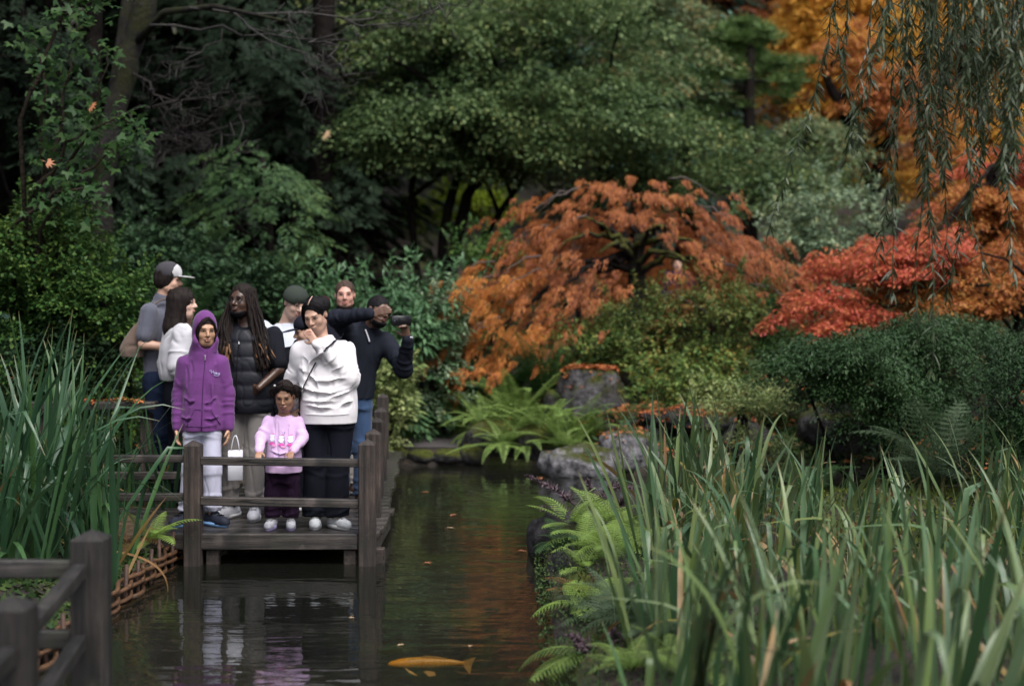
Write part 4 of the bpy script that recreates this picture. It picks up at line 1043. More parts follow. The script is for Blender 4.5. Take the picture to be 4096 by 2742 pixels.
random.seed(8)
rows = [(4.75, [(.98, 1.0), (1.5, .92), (2.05, .88)], 'nearest'), (5.7, [(.82, .86), (1.32, .84), (1.85, .86), (2.35, .92)], 'second'), (6.8, [(.82, .80), (1.3, .82), (1.85, .80), (2.4, .84), (2.9, .9)], 'third'),
        (7.8, [(.92, .82), (1.4, .84), (1.9, .82), (2.45, .85), (3.0, .85), (3.4, .9)], 'fourth'), (8.9, [(1.0, .86), (1.5, .88), (2.0, .84), (2.6, .82), (3.2, .86), (3.75, .9)], 'fifth'),
        (10.0, [(1.05, .92), (1.5, .95), (2.05, .86), (3.2, .84), (3.9, .9)], 'sixth'), (11.0, [(1.25, .92), (1.75, .98), (4.1, .86)], 'rearmost')]
for y, xs_, rn in rows:
    for k, (x, h) in enumerate(xs_):
        clump(x + random.uniform(-.1, .1), y + random.uniform(-.25, .25), 31 if y > 5 else 26, h * 1.02, .30, f'clump of iris blades in the {rn} row of the right bed, {ORD[k]} from the water', 'iris clumps of the right bed', BL_R,
              lean_dir=random.uniform(-.8, .8), lean=random.uniform(-.22, .24), dry=.17)
for ch in clump(.62, 4.95, 15, .98, .16, 'nearest clump of broad iris blades at the bottom of the picture, beside the ferns', 'iris clumps of the right bed', BL_R, lean_dir=0, lean=.06, dry=0).children: ch.matrix_local = ch.matrix_local @ Matrix.Diagonal((1, 1.7, 1, 1))
left = [(-2.72, 9.35, 1.18, 30, 'clump of tall iris blades in front of the left rail, beside the small fern'), (-3.0, 9.0, 1.28, 34, 'clump of tall iris blades behind the big corner post'),
        (-3.3, 9.3, 1.25, 30, 'clump of iris blades before the dark end post at the left'), (-3.05, 8.35, 1.12, 28, 'clump of iris blades behind the near rail on the left bank'),
        (-3.35, 8.6, 1.3, 28, 'clump of tall iris blades at the left edge of the picture')]
left += [(-2.62, 8.75, 1.1, 22, 'clump of iris blades at the edge of the wattle, left bank'), (-3.65, 9.5, 1.4, 30, 'tallest iris clump by the dark end post at the left'), (-3.15, 9.65, 1.35, 30, 'clump of tall iris blades right against the left rail')]
for x, y, h, n, lab in left: clump(x, y, n + 6, h * (1.16 if x < -2.8 else .95), .30, lab, 'iris clumps of the left bank', BL_L, lean_dir=random.uniform(-.5, .5) if x < -2.8 else PI, lean=.10 if x < -2.8 else .16, dry=.05)
for k, (x, y, h, lab) in enumerate([(-3.55, 11.7, .98, 'leftmost iris clump behind the left rails'), (-3.15, 11.42, .86, 'iris clump behind the left rails under the tote bag'), (-2.78, 11.40, .92, 'iris clump behind the left rails beside the purple hoodie'),
                           (-3.9, 12.2, 1.05, 'iris clump in the shade behind the far left rail'), (-4.3, 11.6, 1.1, 'iris clump at the far left beyond the end post')]):
    clump(x, y, 28, h, .26, lab, 'iris clumps of the left bank', BL_L, dry=.05)
# one dry leaf arching down into the water
dl = obj('fallen_iris_leaf', *(lambda p: (np.concatenate([p + (0, .011, .004), p - (0, .011, .004)]), np.array([[i, i + 1, i + 1 + len(p), i + len(p)] for i in range(len(p) - 1)])))(bez(P(100, 549, 9.0), P(168, 591, 8.95), (.22, 0, .10), 14)), M['blade_dry'])
at = dl.data.attributes.new('t', 'FLOAT', 'POINT'); at.data.foreach_set('value', np.zeros(28, np.float32))
setp(dl, 'dry yellow leaf arching from the left bank down into the water', 'leaf')

# ------------------------------------------------------------------ ferns: every frond is a part
def fern_mat(name, cols): return leaf_mat(name, cols, .35, .5, 1.5, .3)
M['fern_pale'] = fern_mat('pale_fern', G((.13, .23, .04), (.21, .33, .065), (.32, .43, .12)))
M['fern_green'] = fern_mat('green_fern', G((.09, .165, .036), (.16, .25, .06), (.25, .33, .10)))
M['fern_dark'] = fern_mat('dark_fern', G((.025, .065, .022), (.04, .09, .03), (.06, .12, .042)))
M['fern_grey'] = fern_mat('grey_fern', G((.05, .085, .045), (.075, .115, .06), (.10, .145, .08)))
M['fern_blue'] = fern_mat('blue_fern', G((.022, .05, .040), (.035, .07, .058), (.05, .09, .07)))
M['fern_brown'] = fern_mat('brown_fern', G((.10, .05, .02), (.17, .09, .03), (.15, .10, .04)))

def frond_mesh(name, mat, lacy=True, bend=1.0, pairs=22, wid=.24):
    """arching frond of length 1: rachis, and pinnae each cut into leaflets when lacy"""
    t = np.linspace(0, 1, 15); th = .25 + bend * t ** 1.3
    x = np.concatenate([[0], np.cumsum(np.sin(th[:-1]) / 14)]); z = np.concatenate([[0], np.cumsum(np.cos(th[:-1]) / 14)])
    pts = np.stack([x, 0 * x, z], -1)
    mb = MB(); V, Fq = tube(pts, np.linspace(.009, .002, 15), 4); mb.add(V, Fq)
    s = np.linspace(.12 if lacy else .06, .985, pairs)
    Pb = np.stack([np.interp(s, t, x), 0 * s, np.interp(s, t, z)], -1); ang = np.interp(s, t, th)
    T = np.stack([np.sin(ang), 0 * ang, np.cos(ang)], -1); Up = np.stack([-np.cos(ang), 0 * ang, np.sin(ang)], -1)
    prof = np.sin(np.clip((s - .02) * 1.02, 0, 1) ** (.62 if lacy else .45) * PI) ** .8 * wid + .012
    for sg in (-1, 1):
        D = np.array((0, sg, 0)) * .92 + T * .35 - Up * .15
        D = unit(D)
        if not lacy:
            V, Fq = leaves(Pb, D, Up, prof, np.full(pairs, .70 / pairs)); mb.add(V, Fq)
        else:
            for q in range(9):
                f = (q + .3) / 9
                for s2 in (-1, 1):
                    pb2 = Pb + D * (prof * f)[:, None]
                    D2 = D * .55 + s2 * T * .8
                    V, Fq = leaves(pb2, D2, Up, (.026 * (1.2 - f) + .005) * np.minimum(1, prof / .10), np.full(pairs, .013)); mb.add(V, Fq)
            V, Fq = leaves(Pb, D, Up, prof, np.full(pairs, .012)); mb.add(V, Fq)
    return mb.mesh(name, M[mat])
_fr = {}
def fern(x, y, label, mat='fern_green', n=10, L=.55, lacy=True, z=None, tilt=.5, wid=None, name='fern', arc=(-PI, PI), group=None, brown=0):
    key = (mat, lacy, wid)
    if key not in _fr: _fr[key] = [frond_mesh('frond', mat, lacy, b_, 16 if lacy else 24, wid or (.26 if lacy else .155)) for b_ in (.7, 1.1, 1.5)]
    e = empty(name, (x, y, gz(x, y) if z is None else z), label, 'fern', group=group)
    for k in range(n):
        a = arc[0] + (arc[1] - arc[0]) * (k + random.uniform(.1, .9)) / n
        o = link('frond', random.choice(_fr[key]), e)
        s = L * (.85 if lacy and L < .5 else 1) * random.uniform(.7, 1.15)
        o.matrix_local = Matrix.Rotation(a, 4, 'Z') @ Matrix.Rotation(tilt * random.uniform(.2, 1.2), 4, 'Y') @ Matrix.Scale(s, 4)
    return e
random.seed(4)
# right bank, near
fern(.42, 10.2, 'pale lacy fern draped over the dark rock at the tip of the right bank', 'fern_pale', 9, .42, z=.02, tilt=.9)
fern(.70, 10.35, 'pale lacy fern arching at the foot of the rearmost irises', 'fern_pale', 9, .46, z=.02, tilt=.8)
fern(.50, 9.6, 'pale green fern hanging over the waterline rock', 'fern_pale', 9, .42, tilt=1.0)
fern(.62, 9.0, 'green fern low on the right bank above the dry leaves', 'fern_green', 9, .38, tilt=.9)
fern(.85, 9.55, 'green fern tucked between iris blades on the right bank', 'fern_green', 9, .42, tilt=.7)
fern(.42, 8.4, 'small brown tinged fern at the water edge on the right', 'fern_brown', 7, .30, tilt=1.0)
fern(.60, 7.4, 'grey green feathery fern at the bottom of the right bank', 'fern_grey', 12, .42, tilt=.7)
fern(.55, 6.6, 'feathery green fern at the lower edge by the water', 'fern_green', 12, .36, tilt=.8)
fern(.38, 7.0, 'single fern with fronds reaching out over the water at the bottom', 'fern_green', 5, .42, arc=(2.4, 3.9), tilt=1.2)
fern(.80, 6.9, 'grey green fern under the nearest iris blades', 'fern_grey', 10, .40, tilt=.8)
fern(.58, 8.0, 'soft grey green fern beside the waterline rocks', 'fern_grey', 10, .38, tilt=.8)
for x, y, lab, mt, n, L in [(.95, 8.3, 'green fern deep among the iris stems on the right bank', 'fern_green', 10, .42), (.75, 9.9, 'yellow green fern behind the pale ferns on the right bank', 'fern_pale', 10, .40), (.46, 9.05, 'small pale fern over the mossy waterline rock', 'fern_pale', 8, .34),
                             (.50, 7.75, 'grey green fern leaning over the waterline', 'fern_grey', 11, .40), (.66, 7.1, 'soft feathery fern near the lower edge', 'fern_grey', 12, .42), (.78, 6.3, 'green fern at the very bottom beside the irises', 'fern_green', 12, .40), (.36, 9.95, 'dark green fern under the pale ones at the bank tip', 'fern_dark', 9, .34)]:
    fern(x, y, lab, mt, n, L, tilt=.85)
fern(0.52, 10.05, 'bright lime fern at the very tip of the right bank', 'fern_pale', 10, .44, tilt=.9)
fern(0.66, 9.35, 'bright lime fern in the middle of the waterline ferns', 'fern_pale', 10, .44, tilt=.9)
fern(0.44, 8.05, 'lime fern fronds low above the dark rocks by the water', 'fern_pale', 10, .44, tilt=.9)
# left bank
fern(-2.48, 9.72, 'bright green fern on the wattle bank beside the front bridge post', 'fern_pale', 9, .42, z=-.02, tilt=.8, arc=(-2.2, 1.8))
fern(-2.62, 9.66, 'brown fading fern beside the bright one on the wattle bank', 'fern_brown', 6, .34, z=-.02, tilt=.9)
# far bank, along the shore and round the boulder
far = [(-.30, 16.55, 'arching pale sword fern between the dark rock and the path', 'fern_green', 12, .62, .1, .9), (.15, 16.0, 'low sword fern at the waterline in the middle of the fern bank', 'fern_green', 12, .55, -.02, 1.0), (.48, 16.05, 'pale sword fern left of the low grey rock', 'fern_green', 12, .58, .0, .9), (-.15, 17.7, 'dark sword fern high on the fern bank', 'fern_dark', 12, .85, .3, .6), (.72, 17.0, 'sword fern leaning on the left face of the big boulder', 'fern_green', 11, .62, .1, .7), (-.10, 15.85, 'pale fern hanging to the water beside the kerb stones', 'fern_green', 14, .50, .02, 1.0), (-.65, 17.4, 'sword fern with long fronds left of the fern bank', 'fern_green', 10, .75, None, .5),
       (.05, 17.0, 'sword fern with broad pale fronds in the middle of the fern bank', 'fern_green', 14, .85, .15, .7), (.42, 17.5, 'tall sword fern left of the big flat topped boulder', 'fern_dark', 12, 1.0, .35, .35),
       (.30, 16.4, 'sword fern above the mossy shore rock', 'fern_green', 13, .72, .02, .7), (.72, 16.55, 'green fern below the big boulder', 'fern_green', 13, .68, .02, .7),
       (.95, 16.2, 'fern spreading below the boulder, right side', 'fern_green', 12, .62, .02, .8), (.62, 15.75, 'small fern above the low pale rock', 'fern_green', 11, .52, -.05, .8),
       (1.30, 16.2, 'dark fern beside the leaf covered rock', 'fern_dark', 11, .60, .15, .6), (-1.30, 17.0, 'pale low fern beside the gravel path', 'fern_green', 12, .45, None, .8),
       (-.45, 18.2, 'sword fern under the left skirt of the orange maple', 'fern_dark', 11, .85, None, .45), (1.75, 17.3, 'dark fern behind the small cave', 'fern_dark', 11, .7, None, .6),
       (-.2, 16.7, 'fern drooping over the dark mossy rock', 'fern_green', 11, .6, .05, .9)]
for x, y, lab, mt, n, L, z, tl in far: fern(x, y, lab, mt, n + 5, L * 1.25, False, z, tl, name='sword_fern')
fern(3.72, 12.35, 'big lacy fern standing among the irises before the yew', 'fern_grey', 15, .95, z=.0, tilt=.6)
fern(4.5, 12.0, 'tall lacy fern at the right edge behind the irises', 'fern_dark', 13, 1.0, z=.0, tilt=.4)
fern(2.55, 12.35, 'low fern at the edge of the mossy hollow in the right bed', 'fern_dark', 10, .55, z=-.05, tilt=.8)
for x, y, lab, L in [(-4.9, 13.0, 'blue green sword fern at the left edge', 1.15), (-4.4, 12.6, 'blue green sword fern below the bank shrub', .95)]:
    fern(x, y, lab, 'fern_blue', 12, L, False, gz(x, y) + (.75 if y > 12.8 else .0), .7, name='sword_fern')
p_ = P(180, 288, 15.4); fern(p_[0], 15.4, 'sword fern with long fronds behind the man in the cap', 'fern_dark', 12, 1.15, False, p_[2] - .5, .75, name='sword_fern')

n = 9000; x = rng.uniform(.15, 1.3, n); y = rng.uniform(5.4, 11.2, n); sd = pond_sd(x, y); k = sd > -.10; x, y, sd = x[k], y[k], sd[k]; n = len(x)
z = np.maximum(ground_z(x, y), WATER + .02) + .10 * np.exp(-((sd - .12) / .12) ** 2) * rng.random(n) + .01
V, Fq = leaves(np.stack([x, y, z], -1), rdir(n) + (0, 0, .5), np.array((0, 0, 1.)) + .7 * rdir(n), .020 + .016 * rng.random(n), .012)
setp(obj('bank_cover', V, Fq, L_['cover']), kind='stuff')
n = 2600; x = rng.uniform(-4.2, -2.36, n); y = rng.uniform(6.0, 9.8, n); k = pond_sd(x, y) > .03; x, y = x[k], y[k]; n = len(x)
V, Fq = leaves(np.stack([x, y, ground_z(x, y) + .01], -1), rdir(n) + (0, 0, .4), np.array((0, 0, 1.)) + .7 * rdir(n), .04 + .03 * rng.random(n), .018, 3)
setp(obj('bank_cover', V, Fq, L_['cover']), kind='stuff')
n = 6000; x = rng.uniform(1.9, 4.2, n); y = rng.uniform(9.2, 12.6, n); k = pond_sd(x, y) > .08; x, y = x[k], y[k]; n = len(x)
V, Fq = leaves(np.stack([x, y, ground_z(x, y) + .012], -1), rdir(n) + (0, 0, .5), np.array((0, 0, 1.)) + .6 * rdir(n), .035 + .02 * rng.random(n), .018)
setp(obj('moss_cushions', V, Fq, leaf_mat('hollow_moss', G((.05, .07, .010), (.09, .115, .016), (.14, .16, .03)), .2, .7, 1.2)), kind='stuff')
# purple seed plumes over the dark rock
pl = plain('plume_purple', (.105, .070, .085), .85, .4, 20, .2)
def plume(name, x, y, label, paths):
    e = empty(name, (x, y, gz(x, y)), label, 'plant'); b_ = np.array(e.location)
    for px in paths:
        pts = np.array([P(*q) for q in px]); tt = np.linspace(0, len(pts) - 1, 16); ii = np.clip(tt.astype(int), 0, len(pts) - 2); ff = (tt - ii)[:, None]
        p = pts[ii] * (1 - ff) + pts[ii + 1] * ff
        mb = MB(); V, Fq = tube(p - b_, np.linspace(.006, .003, 16), 5); mb.add(V, Fq)
        n = 190; t_ = 15 * (1 - rng.random(n) ** 1.2 * .62); i = np.clip(t_.astype(int), 0, 14); f = (t_ - i)[:, None]
        c = p[i] * (1 - f) + p[i + 1] * f - b_; d = rdir(n) * (1, 1, .8) + (0, 0, .15) + unit(p[i + 1] - p[i]) * .5
        V, Fq = leaves(c, d, rdir(n), (.040 + .07 * rng.random(n)) * (1.15 - t_ / 18), .016); mb.add(V, Fq)
        o = mb.obj('plume', pl, e)
plume('astilbe', .62, 10.5, 'faded purple seed plume leaning over the water at the right bank tip', [[(590, 520, 10.5), (575, 505, 10.5), (553, 487, 10.45), (527, 475, 10.4)]])
plume('astilbe', .78, 10.6, 'faded purple seed plumes standing at the foot of the irises',
      [[(598, 530, 10.6), (596, 505, 10.6), (612, 485, 10.6), (634, 488, 10.6)], [(585, 528, 10.4), (570, 515, 10.4), (556, 512, 10.4), (540, 508, 10.4)], [(600, 530, 10.6), (592, 500, 10.6), (588, 480, 10.6)], [(605, 530, 10.7), (618, 505, 10.7), (628, 497, 10.7)]])
plume('astilbe', .55, 7.1, 'blurred dark seed plume at the bottom of the right bank', [[(600, 690, 7.0), (590, 650, 7.0), (570, 635, 6.9)], [(615, 690, 7.0), (620, 650, 7.0), (612, 630, 7.0)], [(608, 690, 7.0), (640, 660, 7.0), (660, 655, 7.0)]])

# orange litter lying on rocks and bank
def top_pts(cx_, cy_, rx, ry, z, n, zz=.03):
    a = rng.random(n) * 2 * PI; r = rng.random(n) ** .5
    return np.stack([cx_ + rx * r * np.cos(a), cy_ + ry * r * np.sin(a), z + zz * rng.random(n) + .0 * r], -1)
bl, gl_, cv = 'big grey boulder with a flat top covered in orange leaves', 'dark rock littered with orange leaves left of the small cave', 'long flat rock roofing the small dark cave'
litter('leaf_litter', np.concatenate([rock_tops(bl, 620, .6, .7), rock_tops(bl, 60, .0, .55)]), .05)
litter('leaf_litter', np.concatenate([rock_tops(gl_, 420, .3, .2), rock_tops(cv, 620, .4, .3), rock_tops('grey rock behind the low pale one at the far shore', 90, .5, .0), rock_tops(cv, 60, 0, .25)]), .048)
x = rng.uniform(-.5, 2.6, 330); y = rng.uniform(15.9, 18.6, 330); k = pond_sd(x, y) > .05
litter('leaf_litter', np.stack([x, y, ground_z(x, y) + .05 + .25 * rng.random(330) * (np.abs(x - .4) < 1.0)], -1)[k], .07)
litter('leaf_litter', np.stack([rng.uniform(-3.45, -2.9, 26), rng.uniform(11.30, 11.40, 26), .825 + .02 * rng.random(26)], -1), .07)

# ------------------------------------------------------------------ weeping willow branches hanging in at the upper right
M['willow'] = leaf_mat('willow_leaf', G((.024, .038, .014), (.044, .064, .026), (.075, .10, .050), (.18, .205, .16)), .3, .45, 1.2, .35)
random.seed(12); rng = np.random.default_rng(77)
wb = np.array((4.6, 8.4, gz(4.6, 8.4))); we_ = empty('weeping_willow', tuple(wb), 'weeping willow with long hanging leafy branches at the upper right', 'tree')
V, Fq = tube(np.array([wb, (4.7, 8.4, 1.8), (4.4, 8.5, 3.4), (4.0, 8.6, 5.0)]) - wb, [.26, .2, .18, .14], 10); obj('trunk', V, Fq, M['bark'], we_)
tops = []
for a, b_ in [((4.2, 8.5, 4.2), (2.3, 8.0, 4.3)), ((4.1, 8.5, 4.6), (3.0, 7.0, 4.5)), ((4.3, 8.5, 3.8), (2.6, 9.2, 4.1))]:
    p = bez(a, b_, (0, 0, .5), 12, .02); V, Fq = tube(p - wb, np.linspace(.08, .02, 12), 7); obj('limb', V, Fq, M['bark'], we_); tops.append(p)
strands = []
for k in range(66):
    px = 862 + 175 * rng.random() ** .62; Y = rng.uniform(7.3, 9.2)
    end = np.interp(px, [840, 870, 905, 930, 945, 975, 1024], [115, 170, 215, 240, 215, 185, 225]) * rng.uniform(.3, .85)
    strands.append((px, Y, end))
strands += [(932, 8.0, 372), (938, 7.9, 345), (845, 8.2, 150), (858, 8.1, 175), (893, 8.3, 262), (906, 8.0, 300), (990, 8.4, 300), (1005, 8.1, 280), (965, 8.2, 275), (880, 8.3, 240), (1015, 8.5, 310), (950, 8.3, 265), (852, 8.2, 225)]
for px, Y, end in strands:
    top_py = -70 - 40 * rng.random()
    p0 = P(px + rng.normal(0, 10), top_py, Y); p1 = P(px, end, Y)
    n = 18; tt = np.linspace(0, 1, n)[:, None]
    p = p0 * (1 - tt) + p1 * tt + np.cumsum(np.cumsum(rng.normal(0, .0035, (n, 3)), 0), 0) * (1, 1, .1) + np.cumsum(rng.normal(0, .011, (n, 3)), 0) * (1, 1, .2)
    mb = MB(); V, Fq = tube(p - wb, np.linspace(.006, .0018, n), 4); mb.add(V, Fq)
    Ls = float(np.linalg.norm(p1 - p0)); nl = int(Ls * 88 * rng.uniform(.6, 1.1))
    t_ = rng.random(nl) ** .8 * (n - 1.01); i = t_.astype(int); f = (t_ - i)[:, None]
    c = p[i] * (1 - f) + p[i + 1] * f - wb
    side = rdir(nl) * (1, 1, 0)
    d = unit(side) * .75 + (0, 0, -.75) + .45 * rdir(nl); nn = unit(side) + .3 * rdir(nl) + (0, 0, .5)
    Ll = .092 * (.55 + .7 * rng.random(nl)); Wl = .0112 * (.8 + .5 * rng.random(nl))
    # slim curved leaf: two quads
    D = unit(d); S = unit(np.cross(D, nn)); U = np.cross(S, D)
    L1 = Ll[:, None]; W1 = Wl[:, None]
    Vl = np.stack([c, c + .35 * L1 * D + .5 * W1 * S, c + .35 * L1 * D - .5 * W1 * S, c + .7 * L1 * D + .4 * W1 * S - .05 * L1 * U, c + .7 * L1 * D - .4 * W1 * S - .05 * L1 * U, c + L1 * D - .16 * L1 * U], 1).reshape(-1, 3)
    b6 = np.arange(nl)[:, None] * 6
    mb.add(Vl, [np.concatenate([b6 + np.array([[1, 3, 4, 2]])]), np.concatenate([b6 + np.array([[0, 1, 2]]), b6 + np.array([[3, 5, 4]])])])
    o = mb.obj('hanging_branch', M['willow'], we_); o['kind'] = 'stuff'

# ------------------------------------------------------------------ carp and floating leaves
def koi():
    e = empty('koi_carp', (-.437, 7.49, WATER - .075), 'orange koi carp swimming just under the water surface', 'fish', rz=.05)
    m, t, b = nt('koi_skin'); v = coords(t)
    sp = N(t, 'ShaderNodeSeparateXYZ'); t.links.new(v, sp.inputs[0])
    c = ramp(t, noise(t, v, 90, 2), [(.66, .27, .025), (.90, .45, .08)], [.35, .65])
    f = N(t, 'ShaderNodeMapRange'); f.inputs[1].default_value = -.10; f.inputs[2].default_value = -.13; t.links.new(sp.outputs[0], f.inputs[0])
    t.links.new(mixc(t, f.outputs[0], c, (.95, .38, .015)), b.inputs['Base Color']); b.inputs['Roughness'].default_value = .3
    # body: rings along x (head to the left)
    xs_ = np.array([-.215, -.208, -.185, -.15, -.10, -.04, .02, .08, .13, .165, .185]); hh = np.array([.004, .011, .018, .026, .031, .033, .031, .025, .018, .012, .010])
    ww = hh * np.array([1.3, 1.4, 1.35, 1.2, 1.05, 1.0, .95, .85, .7, .55, .4]); yc = .012 * np.sin((xs_ + .2) * 9)
    a = np.linspace(0, 2 * PI, 16, endpoint=False)
    V = np.stack([np.stack([np.full(16, x), yy + w_ * np.cos(a), h_ * np.sin(a)], -1) for x, yy, w_, h_ in zip(xs_, yc, ww, hh)]).reshape(-1, 3)
    i = np.arange(10)[:, None] * 16; j = np.arange(16)[None]; k = (j + 1) % 16
    Qd = np.stack([i + j, i + k, i + 16 + k, i + 16 + j], -1).reshape(-1, 4)
    obj('body', V, [Qd, np.array([np.arange(16)[::-1], 160 + np.arange(16)])], m, e)
    fm = plain('koi_fin', (.62, .36, .12), .4, .2, 60, .1)
    def fin(name, pts, th=.003):
        p = np.array(pts, float); n = len(p); d = np.array((0, th / 2, 0)) if abs(p[:, 1]).max() < .03 else np.array((0, 0, th / 2))
        V = np.concatenate([p + d, p - d]); s = np.array([[q, (q + 1) % n, n + (q + 1) % n, n + q] for q in range(n)])
        obj(name, V, [s, np.array([np.arange(n)[::-1], n + np.arange(n)])], fm, e, False)
    y9 = .01
    fin('tail_fin', [(.18, y9, .010), (.245, y9, .028), (.228, y9, -.005), (.215, y9, -.06), (.19, y9, -.03), (.178, y9, -.011)])
    fin('dorsal_fin', [(-.05, 0, .031), (-.02, .0, .043), (.04, 0, .037), (.10, .0, .024), (.08, 0, .020), (0, 0, .029)])
    fin('pectoral_fin', [(-.13, -.026, -.014), (-.10, -.055, -.035), (-.06, -.075, -.044), (-.075, -.06, -.036), (-.11, -.03, -.022)])
    fin('pectoral_fin', [(-.13, .026, -.014), (-.10, .06, -.028), (-.06, .08, -.03), (-.075, .06, -.028), (-.11, .032, -.02)])
    fin('pelvic_fin', [(-.03, -.012, -.036), (.0, -.02, -.062), (.035, -.02, -.058), (.03, -.014, -.040), (.0, -.01, -.036)])
    ey = plain('fish_eye', (.01, .01, .01), .2, .1, 10, 0)
    for s in (-1, 1):
        V, Fq = tube([(-.185, .012 + s * .019, .008), (-.185, .012 + s * .025, .008)], .004, 8); obj('eye', V, Fq, ey, e)
koi()
fl = [leaf_mat('floating_leaf_orange', G((.28, .10, .05), (.36, .16, .08)), .1, .5), leaf_mat('floating_leaf_pale', G((.40, .30, .20), (.46, .30, .16)), .1, .5)]
def maple_leaf(name, loc, size, mat, label, tilt=.08):
    V, Fq = leaves(np.zeros((1, 3)), np.array([(1., 0, 0)]), np.array([(0, 0, 1.)]), np.array([size]), np.array([size * .5]), 5, .05)
    V2, F2 = leaves(np.zeros((1, 3)), np.array([(-1., .1, 0)]), np.array([(0, 0, 1.)]), np.array([size * .8]), np.array([size * .05]), 1, .0)
    V = V - (size * .3, 0, 0); V2 = V2 - (size * .3, 0, 0)
    V[:, 2] += .006 * np.abs(np.sin(V[:, 0] * 40))
    o = obj(name, np.concatenate([V, V2]), np.concatenate([Fq, F2 + len(V)]), mat, None, True, tuple(loc), (random.uniform(-tilt, tilt), random.uniform(-tilt, tilt), random.uniform(-PI, PI)))
    return setp(o, label, 'leaf', 'leaves floating on the pond')
for px, py, s, k, lab in [(425, 492, .075, 0, 'orange leaf floating furthest back on the pond'), (454, 515, .06, 0, 'small orange leaf floating behind the pale one'), (450, 528, .075, 1, 'pale leaf floating in the middle of the pond'),
                          (427, 563, .065, 0, 'red orange leaf floating below the pale one'), (522, 551, .06, 0, 'orange leaf floating near the dark rock'), (352, 618, .035, 1, 'tiny pale leaf floating below the bridge post'),
                          (401, 645, .03, 1, 'tiny pale leaf floating above the carp'), (540, 478, .08, 0, 'brown orange leaf floating by the pale shore rock'), (470, 646, .03, 1, 'tiny pale leaf floating to the right of the carp')]:
    Y = (EYE - WATER) * F / (py - HZ); maple_leaf('floating_leaf', ((px - CX) / F * Y, Y, WATER + .006), s, fl[k], lab, .04)
for px, py, Y, k, lab in [(212, 108, 12.4, 0, None)]: pass
for px, py, Y, s, lab in [(93, 107, 12.2, .085, 'big tan maple leaf caught on the vine maple, upper one'), (50, 163, 12.2, .08, 'big tan maple leaf caught on the vine maple, lower one'), (327, 135, 21.0, .14, 'white dry leaf caught on the left tip of the green maple'),
                          (560, 455, 14.95, .15, 'big pale orange leaf lying on the low shore rock'), (627, 655, 7.2, .09, 'orange leaf caught among the ferns at the bottom')]:
    o = maple_leaf('fallen_leaf', P(px, py, Y), s, fl[0] if 'white' not in lab else fl[1], lab); o['group'] = 'fallen leaves caught on plants'; o.rotation_euler = (1.1, .3, random.uniform(-1, 1))
